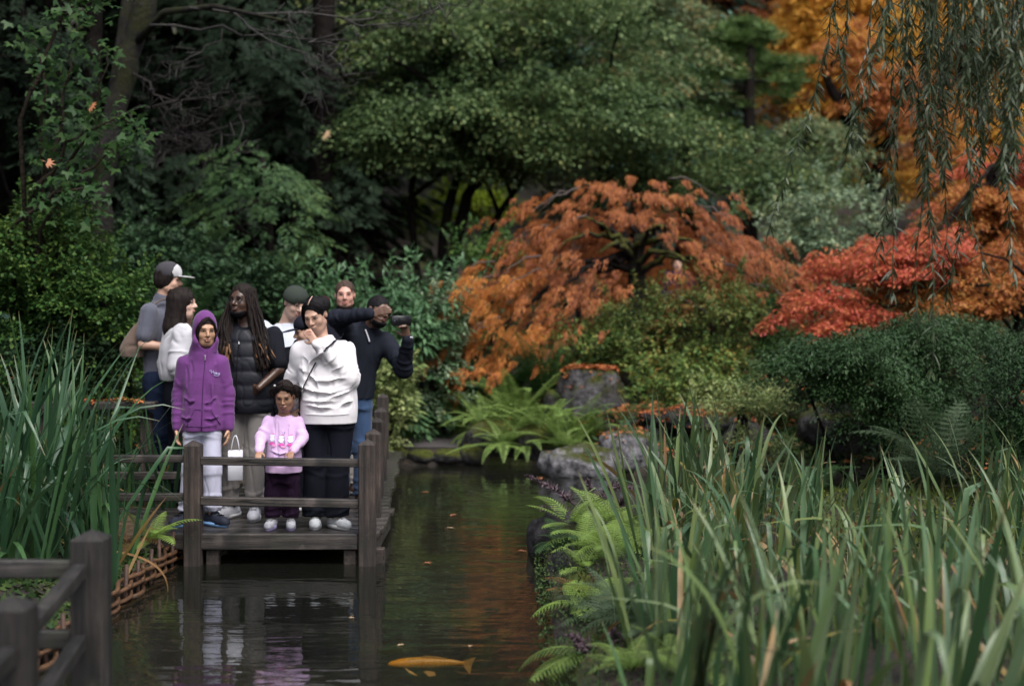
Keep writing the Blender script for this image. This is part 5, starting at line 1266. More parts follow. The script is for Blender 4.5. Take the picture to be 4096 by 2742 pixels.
# ------------------------------------------------------------------ figures: distance fields meshed as single surfaces
class Vol:
    def __init__(s, lo, hi, h):
        s.lo = np.array(lo, float); s.h = h; s.n = np.ceil((np.array(hi) - s.lo) / h).astype(int) + 1
        s.g = np.full(s.n, .5, np.float32)
    def _reg(s, lo, hi):
        a = np.clip(np.floor((np.array(lo) - s.lo) / s.h).astype(int), 0, s.n - 1); b = np.clip(np.ceil((np.array(hi) - s.lo) / s.h).astype(int) + 1, 1, s.n)
        b = np.maximum(b, a + 1); sl = tuple(slice(i, j) for i, j in zip(a, b))
        X = [(s.lo[k] + s.h * np.arange(a[k], b[k])).astype(np.float32) for k in range(3)]
        return sl, X[0][:, None, None], X[1][None, :, None], X[2][None, None, :]
    def _put(s, sl, d, k, sub=False):
        g = s.g[sl]
        if sub:
            d = -d; h = np.maximum(k - np.abs(g - d), 0) / k; s.g[sl] = np.maximum(g, d) + h * h * k * .25
        else:
            h = np.maximum(k - np.abs(g - d), 0) / k; s.g[sl] = np.minimum(g, d) - h * h * k * .25
    def cone(s, a, b, ra, rb, k=.03, sub=False):
        a, b = np.array(a, float), np.array(b, float); pad = max(ra, rb) + k + 2 * s.h
        sl, X, Y, Z = s._reg(np.minimum(a, b) - pad, np.maximum(a, b) + pad)
        ab = b - a; L2 = float(ab @ ab) + 1e-9
        t = np.clip(((X - a[0]) * ab[0] + (Y - a[1]) * ab[1] + (Z - a[2]) * ab[2]) / L2, 0, 1)
        d = np.sqrt((X - a[0] - t * ab[0]) ** 2 + (Y - a[1] - t * ab[1]) ** 2 + (Z - a[2] - t * ab[2]) ** 2) - (ra + (rb - ra) * t)
        s._put(sl, d, k, sub); return s
    def chain(s, pts, k=.03):
        for (p, r), (q, r2) in zip(pts, pts[1:]): s.cone(p, q, r, r2, k)
        return s
    def ell(s, c, r, k=.03, R=None, sub=False):
        c = np.array(c, float); r = np.broadcast_to(np.array(r, float), (3,)); pad = r.max() + k + 2 * s.h
        sl, X, Y, Z = s._reg(c - pad, c + pad); X, Y, Z = X - c[0], Y - c[1], Z - c[2]
        if R is not None: X, Y, Z = [R[0, i] * X + R[1, i] * Y + R[2, i] * Z for i in range(3)]
        k0 = np.sqrt((X / r[0]) ** 2 + (Y / r[1]) ** 2 + (Z / r[2]) ** 2); k1 = np.sqrt((X / r[0] ** 2) ** 2 + (Y / r[1] ** 2) ** 2 + (Z / r[2] ** 2) ** 2) + 1e-9
        s._put(sl, k0 * (k0 - 1) / k1, k, sub); return s
    def stack(s, secs, k=.04, p=2.3, sm=3):
        """vertical loft of rounded sections (z, rx, ry, cx, cy)"""
        S = np.array(secs, float); m = S[:, 1:3].max() + k + .05
        sl, X, Y, Z = s._reg((S[:, 3].min() - m, S[:, 4].min() - m, S[0, 0] - k - .02), (S[:, 3].max() + m, S[:, 4].max() + m, S[-1, 0] + k + .02))
        z = Z.ravel(); zz = np.linspace(S[0, 0], S[-1, 0], 60 if sm else 200)
        def it(c):
            v_ = np.interp(zz, S[:, 0], S[:, c]); v_ = np.convolve(np.pad(v_, sm, 'edge'), np.ones(2 * sm + 1) / (2 * sm + 1), 'valid'); return np.interp(z, zz, v_)[None, None, :].astype(np.float32)
        rx, ry, cx, cy = it(1), it(2), it(3), it(4)
        q = (np.abs((X - cx) / rx) ** p + np.abs((Y - cy) / ry) ** p) ** (1 / p)
        d = (q - 1) * np.minimum(rx, ry); d = np.maximum(d, np.maximum(S[0, 0] - Z, Z - S[-1, 0]))
        s._put(sl, d, k); return s
    def crease(s, pts, r=.012, depth=.006, k=.03, ridge=.020):
        """a fold across the front: a valley along pts (x, z) with a soft ridge above it"""
        p = np.array(pts, float); t = np.linspace(0, len(p) - 1, 4 * len(p)); ii = np.clip(t.astype(int), 0, len(p) - 2); ff = (t - ii)[:, None]; q = p[ii] * (1 - ff) + p[ii + 1] * ff
        S = [s.front(x, z, r - depth) for x, z in q]; up = [s.front(x, z + ridge, -r * .55) for x, z in q]
        w = np.sin(np.linspace(.12, PI - .12, len(q)))
        for i in range(len(q) - 1): s.cone(up[i], up[i + 1], r * 1.0 * w[i] + .002, r * 1.0 * w[i + 1] + .002, k * .6)
        for i in range(len(q) - 1): s.cone(S[i], S[i + 1], r * w[i], r * w[i + 1], k * .5, True)
        return s
    def cut(s, n, p):
        n = np.array(n, float); n /= np.linalg.norm(n)
        X, Y, Z = [(s.lo[k] + s.h * np.arange(s.n[k])).astype(np.float32) for k in range(3)]
        s.g = np.maximum(s.g, n[0] * (X[:, None, None] - p[0]) + n[1] * (Y[None, :, None] - p[1]) + n[2] * (Z[None, None, :] - p[2])); return s
    def at(s, p):
        f = (np.array(p) - s.lo) / s.h; i = np.clip(np.floor(f).astype(int), 0, s.n - 2); f = f - i; v_ = 0
        for a in (0, 1):
            for b in (0, 1):
                for c in (0, 1): v_ += s.g[i[0] + a, i[1] + b, i[2] + c] * (f[0] if a else 1 - f[0]) * (f[1] if b else 1 - f[1]) * (f[2] if c else 1 - f[2])
        return v_
    def probe(s, p, d, far=.3):
        """first surface point from p along d"""
        p = np.array(p, float); d = np.array(d, float); d /= np.linalg.norm(d); t = 0
        while t < far:
            if s.at(p + d * t) < 0: return p + d * (t - .001)
            t += .002
        return p + d * far * .5
    def front(s, x, z, off=.003):
        return s.probe((x, s.lo[1] + .01, z), (0, 1, 0), 1.2) - (0, off, 0)
    def mesh(s):
        s.g[[0, -1]] = .5; s.g[:, [0, -1]] = .5; s.g[:, :, [0, -1]] = .5
        neg = s.g < 0; c = neg[:-1, :-1, :-1].astype(np.int8)
        cnt = sum(neg[a:s.n[0] - 1 + a, b:s.n[1] - 1 + b, d:s.n[2] - 1 + d].astype(np.int8) for a in (0, 1) for b in (0, 1) for d in (0, 1))
        act = np.argwhere((cnt > 0) & (cnt < 8)); idx = np.full(cnt.shape, -1, np.int32); idx[tuple(act.T)] = np.arange(len(act))
        cor = [(a, b, d) for a in (0, 1) for b in (0, 1) for d in (0, 1)]; val = {q: s.g[act[:, 0] + q[0], act[:, 1] + q[1], act[:, 2] + q[2]] for q in cor}
        sm = np.zeros((len(act), 3)); nn = np.zeros(len(act))
        for q in cor:
            for ax in range(3):
                if q[ax]: continue
                r = list(q); r[ax] = 1; r = tuple(r); va, vb = val[q], val[r]; m = (va < 0) != (vb < 0)
                t = np.where(m, va / np.where(m, va - vb, 1), 0); pos = np.tile(np.array(q, float), (len(act), 1)); pos[:, ax] = t
                sm += pos * m[:, None]; nn += m
        V = s.lo + s.h * (act + sm / nn[:, None]); Fs = []
        for ax in range(3):
            u, w = [i for i in range(3) if i != ax]
            sl0 = [slice(1, None)] * 3; sl1 = [slice(1, None)] * 3; sl0[ax] = slice(0, -1)
            e = np.argwhere(neg[tuple(sl0)] != neg[tuple(sl1)]); off = np.ones(3, int); off[ax] = 0; e = e + off
            e = e[(e[:, u] < s.n[u] - 1) & (e[:, w] < s.n[w] - 1)]
            def id_(du, dw):
                q = e.copy(); q[:, u] -= du; q[:, w] -= dw; return idx[tuple(q.T)]
            f = np.stack([id_(1, 1), id_(0, 1), id_(0, 0), id_(1, 0)], -1)
            a = neg[tuple(e.T)]
            if ax == 1: a = ~a
            f[~a] = f[~a][:, ::-1]; Fs.append(f)
        Fq = np.concatenate(Fs); return V, Fq[(Fq >= 0).all(1)]

def vnormals(V, Fq):
    n = np.cross(V[Fq[:, 2]] - V[Fq[:, 0]], V[Fq[:, 3]] - V[Fq[:, 1]]); o = np.zeros_like(V)
    for k in range(4):
        for a in range(3): o[:, a] += np.bincount(Fq[:, k], n[:, a], len(V))
    return unit(o)

def fold(V, Fq, amp, sc, seed=0.0, keep=None):
    """creases of cloth: a slow swell plus narrow hanging valleys, pushed along the normals"""
    sc = np.array(sc, float)
    w = V + .07 * np.stack([vnoise(V * 4 + seed), vnoise(V * 4 + seed + 31), vnoise(V * 4 + seed + 57)], -1)
    n0 = vnoise(w * sc * .7 + seed); n1 = vnoise(w * sc + seed + 9); n2 = vnoise(w * sc[[2, 2, 0]] * .9 + seed + 21)
    d = amp * (.6 * n0 - 1.1 * np.exp(-(n1 / .16) ** 2) - .18 * np.exp(-(n2 / .13) ** 2))
    if keep is not None: d = d * keep(V)
    return V + vnormals(V, Fq) * d[:, None]

def eul(yaw, pitch, roll):
    """head turn: +yaw to the picture's right, +pitch down, +roll leans the top to the right"""
    return np.array((Matrix.Rotation(yaw, 3, 'Z') @ Matrix.Rotation(pitch, 3, 'X') @ Matrix.Rotation(roll, 3, 'Y')))

SK = {'light': skin_mat('skin_light', (.50, .30, .22), .5), 'pale': skin_mat('skin_pale', (.56, .36, .28), .5), 'tan': skin_mat('skin_tan', (.40, .225, .14), .5), 'brown': skin_mat('skin_brown', (.29, .155, .095), .5),
      'dark': skin_mat('skin_dark', (.065, .033, .022), .36), 'rosy': skin_mat('skin_rosy', (.50, .26, .20), .5), 'deep': skin_mat('skin_deep', (.13, .070, .048), .38)}
HAIR = {k: plain('hair_' + k, c, .65, .4, 60, .5, 240, .004, .12) for k, c in dict(black=(.008, .007, .008), dark=(.014, .010, .009), brown=(.055, .036, .028), red=(.04, .007, .008)).items()}
EYEW = plain('eye_white', (.30, .27, .25), .3, .05, 9, 0); EYED = plain('eye_iris', (.012, .008, .006), .2, .1, 9, 0)

def sphere_vf(c, r, R=None, n=12):
    u = np.linspace(0, 2 * PI, n, endpoint=False); w = np.linspace(0, PI, n // 2 + 1); U, W = np.meshgrid(u, w)
    D = np.stack([np.sin(W) * np.cos(U), np.sin(W) * np.sin(U), np.cos(W)], -1).reshape(-1, 3) * np.array(r)
    if R is not None: D = D @ R.T
    i = np.arange(n // 2)[:, None] * n; j = np.arange(n)[None]; k = (j + 1) % n
    return D + np.array(c), np.stack([i + j, i + n + j, i + n + k, i + k], -1).reshape(-1, 4)

class Fig:
    def __init__(s, label, pos, H, skin, hs=.225, yaw=0.0, vox=.0075, group=None, z=0.0):
        s.e = empty('person', (pos[0], pos[1], z), label, 'person', yaw, group)
        s.k = k = H / 1.72; s.H = H; s.vox = vox; s.skin = skin; s.hs = hs / .225; s.pos = np.array((pos[0], pos[1], z)); s.g = 1.0
        s.J = {n: np.array(v, float) * k for n, v in dict(anL=(-.09, .02, .075), anR=(.09, .02, .075), knL=(-.10, -.02, .47), knR=(.10, -.02, .47), hiL=(-.09, 0, .88), hiR=(.09, 0, .88),
               pel=(0, .01, .93), wai=(0, 0, 1.07), che=(0, .01, 1.26), nec=(0, .02, 1.42), hea=(0, -.015, 1.60), shL=(-.175, .01, 1.375), shR=(.175, .01, 1.375), elL=(-.23, .04, 1.10), elR=(.23, .04, 1.10),
               wrL=(-.24, -.03, .87), wrR=(.24, -.03, .87)).items()}
        s.R = np.eye(3); s.hand = {}; s.foot = {'L': (-.3, -1), 'R': (.3, -1)}
    def set(s, **kw):
        for n, v in kw.items(): s.J[n] = np.array(v, float)
        return s
    def vol(s, lo, hi, h=None): return Vol(lo, hi, h or s.vox)
    def hp(s, p): return s.J['hea'] + s.R @ (np.array(p, float) * s.hs)
    def _hand(s, v, S):
        """palm, four unequal bent fingers, thumb"""
        d, nrm, th, curl = s.hand.get(S, ((0, -.15, -1), (1 if S == 'L' else -1, -.2, 0), (0, -1, 0), .45))
        sc = s.hsz; d = unit(np.array(d, float)[None])[0]; th = np.array(th, float); th = unit((th - d * (th @ d))[None])[0]; n = np.cross(d, th); n = n if n @ np.array(nrm) > 0 else -n   # n: the palm side
        w = s.J['wr' + S]; sk = .006
        for q in (-.024, -.008, .008, .024): v.cone(w + d * .012 * sc + th * q * .6 * sc, w + d * .082 * sc + th * q * sc, .0135 * sc, .0120 * sc, .010)
        for q, L in zip((.028, .010, -.008, -.026), (.068, .076, .070, .054)):
            b_ = w + d * .085 * sc + th * q * sc; c = curl
            p1 = b_ + (d * math.cos(c * .6) + n * math.sin(c * .6)) * L * .42 * sc; p2 = p1 + (d * math.cos(c * 1.5) + n * math.sin(c * 1.5)) * L * .33 * sc; p3 = p2 + (d * math.cos(c * 2.2) + n * math.sin(c * 2.2)) * L * .25 * sc
            v.cone(b_, p1, .0100 * sc, .0092 * sc, sk); v.cone(p1, p2, .0092 * sc, .0086 * sc, sk); v.cone(p2, p3, .0086 * sc, .0078 * sc, sk)
        t0 = w + d * .028 * sc + th * .026 * sc; t1 = t0 + (d * .6 + th * .75 + n * .25) * .036 * sc; t2 = t1 + (d * .85 + th * .35 + n * .35) * .030 * sc
        v.cone(t0, t1, .014 * sc, .0105 * sc, .012); v.cone(t1, t2, .0105 * sc, .0085 * sc, sk)
    def body(s, hz=1.0, soft=1.0, beard=None, mouth=(.30, .10, .09), brow='dark', look=0.0, squint=1.0, glasses=None, mouth_open=False, faceless=False, ears=True):
        k, J = s.k, s.J; s.hsz = hz; g = s.g
        lo = np.min([p for p in J.values()], 0) - .26; hi = np.max([p for p in J.values()], 0) + .26; lo[2] = -.02; v = s.v = Vol(lo, hi, s.vox)
        for S in 'LR':
            v.chain([(J['hi' + S], .065 * k), (J['kn' + S], .050 * k), (J['an' + S], .034 * k)], .04)
            f = unit(np.array((*s.foot[S], 0.))[None])[0]; a = J['an' + S]; v.cone(a, a + f * .13 * k + (0, 0, -.045 * k), .034 * k, .028 * k, .02)
            v.chain([(J['sh' + S] - (0, 0, .012 * k), .036 * k), (J['el' + S], .036 * k), (J['wr' + S], .025 * k)], .03); s._hand(v, S)
        v.ell(J['pel'], np.array((.120, .085, .12)) * k, .06); v.ell(J['wai'], np.array((.115, .080, .15)) * k, .06); v.ell(J['che'], np.array((.130, .085, .17)) * k, .06)
        v.cone(J['shL'] - (0, 0, .02 * k), J['shR'] - (0, 0, .02 * k), .034 * k, .034 * k, .05)
        q = s.hs; hp = s.hp
        v.cone(J['nec'], hp((0, .022, -.065)), .054 * k ** .5 * q ** .5, .050 * q, .03)
        v.ell(hp((0, .012, .035)), np.array((.072, .090, .080)) * q, .03, s.R); v.ell(hp((0, -.026, -.028)), np.array((.062, .062, .084)) * q, .03, s.R)
        v.ell(hp((0, -.045 + .012 * (1 - soft), -.084 + .014 * (1 - soft))), np.array((.034, .034, .026)) * q, .03, s.R); v.cone(hp((-.048, .0, -.06)), hp((-.02, -.05, -.09)), .018 * q, .018 * q, .03); v.cone(hp((.048, .0, -.06)), hp((.02, -.05, -.09)), .018 * q, .018 * q, .03)
        for sg in (-1, 1):
            v.ell(hp((sg * .037, -.056, -.028)), np.array((.022, .022, .022)) * q, .02, s.R)
            if ears: v.ell(hp((sg * .074, .010, -.004)), np.array((.010, .019, .030)) * q, .006, s.R)
        v.cone(hp((-.032, -.078, .022)), hp((.032, -.078, .022)), .0125 * q * soft ** .5, .0125 * q * soft ** .5, .02)
        for sg in (-1, 1): v.ell(hp((sg * .031, -.102, .004)), np.array((.016, .016, .010)) * q, .014, s.R, True)
        v.cone(hp((0, -.086, .010)), hp((0, -.108, -.024)), .0085 * q * soft ** .5, .0125 * q * soft ** .4, .010); v.cone(hp((-.013, -.094, -.030)), hp((.013, -.094, -.030)), .0085 * q * soft, .0085 * q * soft, .008)
        v.ell(hp((0, -.088, -.053)), np.array((.024, .013, .0055)) * q, .008, s.R); v.ell(hp((0, -.086, -.064)), np.array((.020, .013, .006)) * q, .008, s.R)
        V, Fq = v.mesh(); s.bm = obj('body', V, Fq, s.skin, s.e)
        if faceless: return s
        fw = s.R @ np.array((0, 1., 0))
        def on(x, z, back=.0): return v.probe(hp((x, -.20, z)), fw, .4) + fw * back
        for sg in (-1, 1):
            c = on(sg * .031, .004, .003 * q); V, Fq = sphere_vf(c, np.array((.0130, .006, .0052 * squint)) * q, s.R); eo = obj('eye', V, Fq, EYEW, s.e)
            V, Fq = sphere_vf(c - fw * .0030 * q + s.R @ np.array((look * .004, 0, -.0008)) * q, np.array((.0062, .0045, .0056 * squint)) * q, s.R); obj('iris', V, Fq, EYED, eo)
            lid = [on(sg * .031 + x * .0155, .004 + .0068 * squint * (1 - x * x) ** .5 + .0005, -.0015) for x in np.linspace(-1, 1, 7)]; V, Fq = tube(lid, .0018 * q, 5); obj('eyelid', V, Fq, HAIR['black'], s.e)
            bp_ = [on(sg * x, .027 - .09 * (x - .03) ** 2 * 10 * .5, -.0015) for x in np.linspace(.014, .052, 7)]; V, Fq = tube(bp_, np.array((.0018, .0027, .0030, .0029, .0026, .002, .0014)) * q * soft, 6); obj('eyebrow', V, Fq, HAIR[brow], s.e)
        mm = SKM.setdefault(mouth, plain('lip', mouth, .4, .1, 30, .1)); mb = MB()
        for z, w, r in ((-.0535, .023, .0042), (-.0625, .020, .0050)):
            mb.add(*tube([on(x * w, z + .0025 * (1 - abs(x)) * (1 if z > -.06 else -1), .0) for x in np.linspace(-1, 1, 9)], np.array((.4, .8, 1, 1, .9, 1, 1, .8, .4)) * r * .8 * q, 6))
        mb.obj('mouth', mm, s.e)
        if mouth_open: V, Fq = tube([on(x * .016, -.058, -.003) for x in np.linspace(-1, 1, 7)], np.array((.4, 1, 1, 1, 1, 1, .4)) * .0030 * q, 6); obj('mouth_gap', V, Fq, EYED, s.e)
        if beard:
            b_ = s.vol(hp((0, -.02, -.08)) - .16, hp((0, -.02, -.03)) + .16, .006)
            b_.ell(hp((0, -.036, -.070)), np.array((.060, .064, .060)) * q, .02, s.R); b_.ell(hp((0, -.105, -.052)), np.array((.027, .03, .016)) * q, .01, s.R, True); b_.cut(-(s.R @ np.array((0, .35, -1.))), hp((0, 0, -.052)))
            V, Fq = b_.mesh(); 
            if len(V): obj('beard', V, Fq, HAIR[beard], s.e)
        if glasses:
            gm = SKM.setdefault('glasses' + glasses, plain('glasses_' + glasses, (.01, .01, .012), .2, .1, 9, 0)); mb = MB()
            for sg in (-1, 1):
                c = on(sg * .033, .002, -.008 * q); a = np.linspace(0, 2 * PI, 17)
                ring = [c + s.R @ np.array((.023 * math.cos(t), 0, .019 * math.sin(t))) * q for t in a]
                if glasses == 'dark': V, Fq = sphere_vf(c, np.array((.027, .005, .021)) * q, s.R); mb.add(V, Fq)
                else: mb.add(*tube(ring, .0022 * q, 5))
                mb.add(*tube([c + s.R @ np.array((sg * .023, 0, .006)) * q, hp((sg * .077, -.03, .008)), hp((sg * .080, .012, .008))], (.004 if glasses == 'dark' else .002) * q, 5))
            mb.add(*tube([on(-.012, .006, -.008), on(0, .008, -.006), on(.012, .006, -.008)], .002 * q, 5)); mb.obj('glasses', gm, s.e)
        return s
    def cap_hair(s, mat='dark', thick=.010, face=(.060, .078, .080), fc=(0, -.088, -.045), low=-.055, extra=None, h=.006, name='hair', bumpy=.0, seed=0):
        v = s.vol(s.J['hea'] - (.24, .24, .42), s.J['hea'] + (.24, .26, .22), h); q = s.hs; t = thick
        v.ell(s.hp((0, .014, .036)), np.array((.073 + t, .091 + t, .081 + t)) * q, .02, s.R); v.ell(s.hp((0, .035, -.02)), np.array((.066 + t, .065 + t, .07)) * q, .03, s.R)
        v.cut(s.R @ np.array((0, -.25, -1.)), s.hp((0, 0, low)))
        v.ell(s.hp(fc), np.array(face) * q, .012, s.R, True)
        if extra: extra(v)
        V, Fq = v.mesh()
        nn = vnormals(V, Fq); V = V + nn * ((bumpy + .0018) * vnoise((V - s.J['hea']) * (70, 70, 9) + seed) + .003 * vnoise(V * 26 + 3))[:, None]
        return obj(name, V, Fq, HAIR[mat], s.e)
    def wear(s, name, mat, fn, lo, hi, folds=None, h=None, part=True):
        v = s.vol(lo, hi, h); fn(v); V, Fq = v.mesh()
        if folds: V = fold(V, Fq, *folds)
        o = obj(name, V, Fq, mat, s.e); return v, o
    def trousers(s, mat, radii, hem, top, wx=.16, wy=.125, folds=(.0045, (11, 11, 3.5)), cx=0.0, name='trousers', flare=None):
        """radii: hip, knee, ankle radius of the loose leg"""
        J = s.J; lo = np.minimum(J['anL'], J['anR']) - .2; hi = np.maximum(J['hiL'], J['hiR']) + .25; lo[2] = hem - .03; hi[2] = top + .06
        def fn(v):
            for S in 'LR': v.chain([(J['hi' + S] - (0, 0, .02), radii[0]), (J['kn' + S], radii[1]), (J['an' + S] + (0, 0, .0), radii[2])], .03)
            r_ = np.random.default_rng(int(hem * 1e4 + abs(J['anL'][0]) * 1e3))
            for S in 'LR':
                for z, am in ((hem + .03, 1.10), (hem + .065, 1.06), (hem + .11, 1.05), (J['kn' + S][2] - .05, 1.03), (J['kn' + S][2] + .03, 1.03), (J['hi' + S][2] - .10, 1.03)):
                    up_, lo_ = (J['kn' + S], J['an' + S]) if z < J['kn' + S][2] else (J['hi' + S], J['kn' + S]); ra, rb = (radii[1], radii[2]) if z < J['kn' + S][2] else (radii[0], radii[1])
                    t = (up_[2] - z) / (up_[2] - lo_[2]); m = up_ + (lo_ - up_) * t; rr = (ra + (rb - ra) * t) * am
                    R_ = np.array(Matrix.Rotation(r_.normal(0, .25), 3, 'X') @ Matrix.Rotation(r_.normal(0, .25), 3, 'Y')); v.ell(m, (rr, rr, .014), .018, R_)
            m = (J['hiL'] + J['hiR']) / 2
            v.stack([(m[2] - .10, wx * .92, wy * .92, m[0] + cx, m[1]), (m[2] + .02, wx, wy, m[0] + cx, m[1]), (top, wx * .9, wy * .9, m[0] + cx, m[1])], .05); v.cut((0, 0, -1), (0, 0, hem))
        return s.wear(name, mat, fn, lo, hi, folds)
    def shoe(s, S, mat, sole, L=.27, W=.047, Ht=.085, laces=None, fl=None):
        a = s.J['an' + S]; f = unit(np.array((*(fl or s.foot[S]), 0.))[None])[0]; sd = np.array((-f[1], f[0], 0)); a = np.array((a[0], a[1], 0.)) - f * L * .22
        v = Vol(a + (-.32, -.32, -.01), a + (.32, .32, .2), .006)
        v.cone(a + (0, 0, .045), a + f * L * .72 + (0, 0, .036), W * .82, W * .88, .02); v.cone(a + f * .02 + (0, 0, .05), a + f * L * .30 + (0, 0, Ht), W * .8, W * .72, .03); v.cone(a + f * L * .55 + (0, 0, .034), a + f * L * .80 + (0, 0, .030), W, W * .62, .02); v.cut((0, 0, -1), (0, 0, .018))
        V, Fq = v.mesh(); o = obj('shoe', V, Fq, mat, s.e)
        t = np.linspace(0, 2 * PI, 20, endpoint=False); wv = W * 1.06 * (1 + .10 * np.cos(t)); ring = a + f * (L * .30) + np.outer(np.cos(t) * L * .56, f) + np.outer(np.sin(t) * wv, sd)
        Vs = np.concatenate([ring + (0, 0, .002), ring * 1.0 + (0, 0, .030)]); i = np.arange(20); obj('sole', Vs, [np.stack([i, (i + 1) % 20, 20 + (i + 1) % 20, 20 + i], -1), np.array([i[::-1], 20 + i])], sole, o)
        if laces:
            mb = MB()
            for q in range(4):
                c = v.probe(a + f * L * (.34 + .09 * q) + (0, 0, .19), (0, 0, -1), .2); mb.add(*tube([c - sd * .022 + (0, 0, .0), c + (0, 0, .004), c + sd * .022], .0035, 5))
            mb.obj('laces', laces, o)
SKM = {}
def strands(f, mat, groups, seed=1, r=.0030, name='hair_strands', hug=.15):
    """combed hair: bundles of thin tubes through head-frame points (n, jitter, points)"""
    r_ = np.random.default_rng(seed); mb = MB()
    for n, jit, pts in groups:
        pts = np.array(pts, float); a = np.linspace(0, len(pts) - 1, 12); ii = np.clip(a.astype(int), 0, len(pts) - 2); ff = (a - ii)[:, None]
        for _ in range(n):
            j = r_.normal(0, 1, 3) * np.array(jit); c = pts.copy()
            for q_ in range(len(c)):
                if c[q_, 2] > 0 and abs(c[q_, 0]) < .084: o_ = np.array((0, .012, .035)); c[q_] = o_ + (c[q_] - o_) / np.linalg.norm((c[q_] - o_) / np.array((.072, .090, .080))) * (1 + hug)
            c = c + j * np.linspace(.5, 1.1, len(pts))[:, None] + r_.normal(0, .003, pts.shape)
            p = c[ii] * (1 - ff) + c[ii + 1] * ff; p = np.stack([np.convolve(np.pad(p[:, x], 1, 'edge'), np.ones(3) / 3, 'valid') for x in range(3)], 1)
            mb.add(*tube(np.array([f.hp(q) for q in p]), r * f.hs * r_.uniform(.7, 1.3) * np.linspace(1, .45, 12), 5))
    o = mb.obj(name, HAIR[mat], f.e); o['kind'] = 'stuff'; return o
def sleeve(v, J, S, r, k=.05, to=1.0, cuff=True, rings=True):
    """loose sleeve; r = shoulder, elbow, wrist radius; to<1 stops the sleeve along the upper arm; small rings gather at the bend and the cuff"""
    a, b_, c = J['sh' + S], J['el' + S], J['wr' + S]
    if to < 1: v.cone(a, a + (b_ - a) * to, r[0], r[1], k); return
    v.cone(a, b_, r[0], r[1], k); e_ = b_ + (c - b_) * .97; v.cone(b_, e_, r[1], r[2], .03)
    if rings:
        r_ = np.random.default_rng(int(abs(a[0] * 1e4)) + ord(S))
        for (p, q, ra, rb, ts) in ((a, b_, r[0], r[1], (.62, .74, .86, .96)), (b_, c, r[1], r[2], (.08, .20, .34, .60, .72, .82))):
            d = unit((q - p)[None])[0]
            for t in ts:
                t += r_.normal(0, .02); o = unit((np.cross(d, (0, 1, 0)) * r_.normal() + np.cross(d, (1, 0, 0)) * r_.normal())[None])[0] * .012
                m = p + (q - p) * t; R_ = np.array(Vector(d).to_track_quat('Z', 'Y').to_matrix() @ Matrix.Rotation(r_.normal(0, .28), 3, 'X')); rr = (ra + (rb - ra) * t) * 1.05
                v.ell(m + o * .5, (rr, rr, .012), .014, R_)
    if cuff: v.cone(b_ + (c - b_) * .88, b_ + (c - b_) * .93, r[2] * 1.05, r[2] * .95, .012)
WHT = plain('white_leather', (.58, .58, .63), .5, .05, 20, .1); SOLE = plain('white_rubber', (.66, .66, .66), .55, .06, 20, .1); GREYSOLE = plain('grey_rubber', (.30, .30, .31), .6, .1, 20, .1)

def line_on(v, pts, r, n=5, off=.003, flat=.6):
    """thin cord lying on the front of a garment; pts in (x,z)"""
    p = np.array(pts, float); tt = np.linspace(0, len(p) - 1, max(6, len(p) * 6)); ii = np.clip(tt.astype(int), 0, len(p) - 2); ff = (tt - ii)[:, None]
    q = p[ii] * (1 - ff) + p[ii + 1] * ff; w = np.array([v.front(x, z, off) for x, z in q])
    w[1:-1, 1] = (w[:-2, 1] + w[1:-1, 1] + w[2:, 1]) / 3
    return tube(w, r, n, flat)

# ================================================================== the girl in the purple hoodie
f = Fig('girl in a purple hooded top with the hood up, standing at the left front post', (-2.241, 10.28), 1.53, SK['tan'], .222)
f.set(hea=(.030, -.03, 1.415), nec=(.01, .01, 1.255), shL=(-.128, .01, 1.175), shR=(.135, .02, 1.175), elL=(-.172, .03, .955), elR=(.182, .03, .955), wrL=(-.175, -.02, .705), wrR=(.195, -.01, .705),
      anL=(-.12, .02, .07), anR=(.075, .02, .07), knL=(-.075, -.01, .42), knR=(.075, -.01, .42), hiL=(-.07, 0, .76), hiR=(.07, 0, .76), che=(.01, .01, 1.10), wai=(0, 0, .95), pel=(0, 0, .82))
f.R = eul(.42, .15, .0); f.foot = {'L': (-.5, -1), 'R': (.9, -.75)}; f.body(.85, look=.6, soft=.75, mouth=(.33, .14, .11))
f.cap_hair('dark', .006, (.070, .08, .096), (0, -.088, -.045))
strands(f, 'dark', [(26, (.004, .010, .006), [(.004, -.062, .106), (-.030, -.074, .085), (-.060, -.060, .035), (-.066, -.045, -.03), (-.060, -.035, -.08)]), (26, (.004, .010, .006), [(.006, -.062, .106), (.032, -.072, .085), (.060, -.058, .035), (.066, -.045, -.03), (.060, -.035, -.08)])], 5, hug=.10)
PUR = cloth('purple_fleece', (.120, .034, .150), .9, 240)
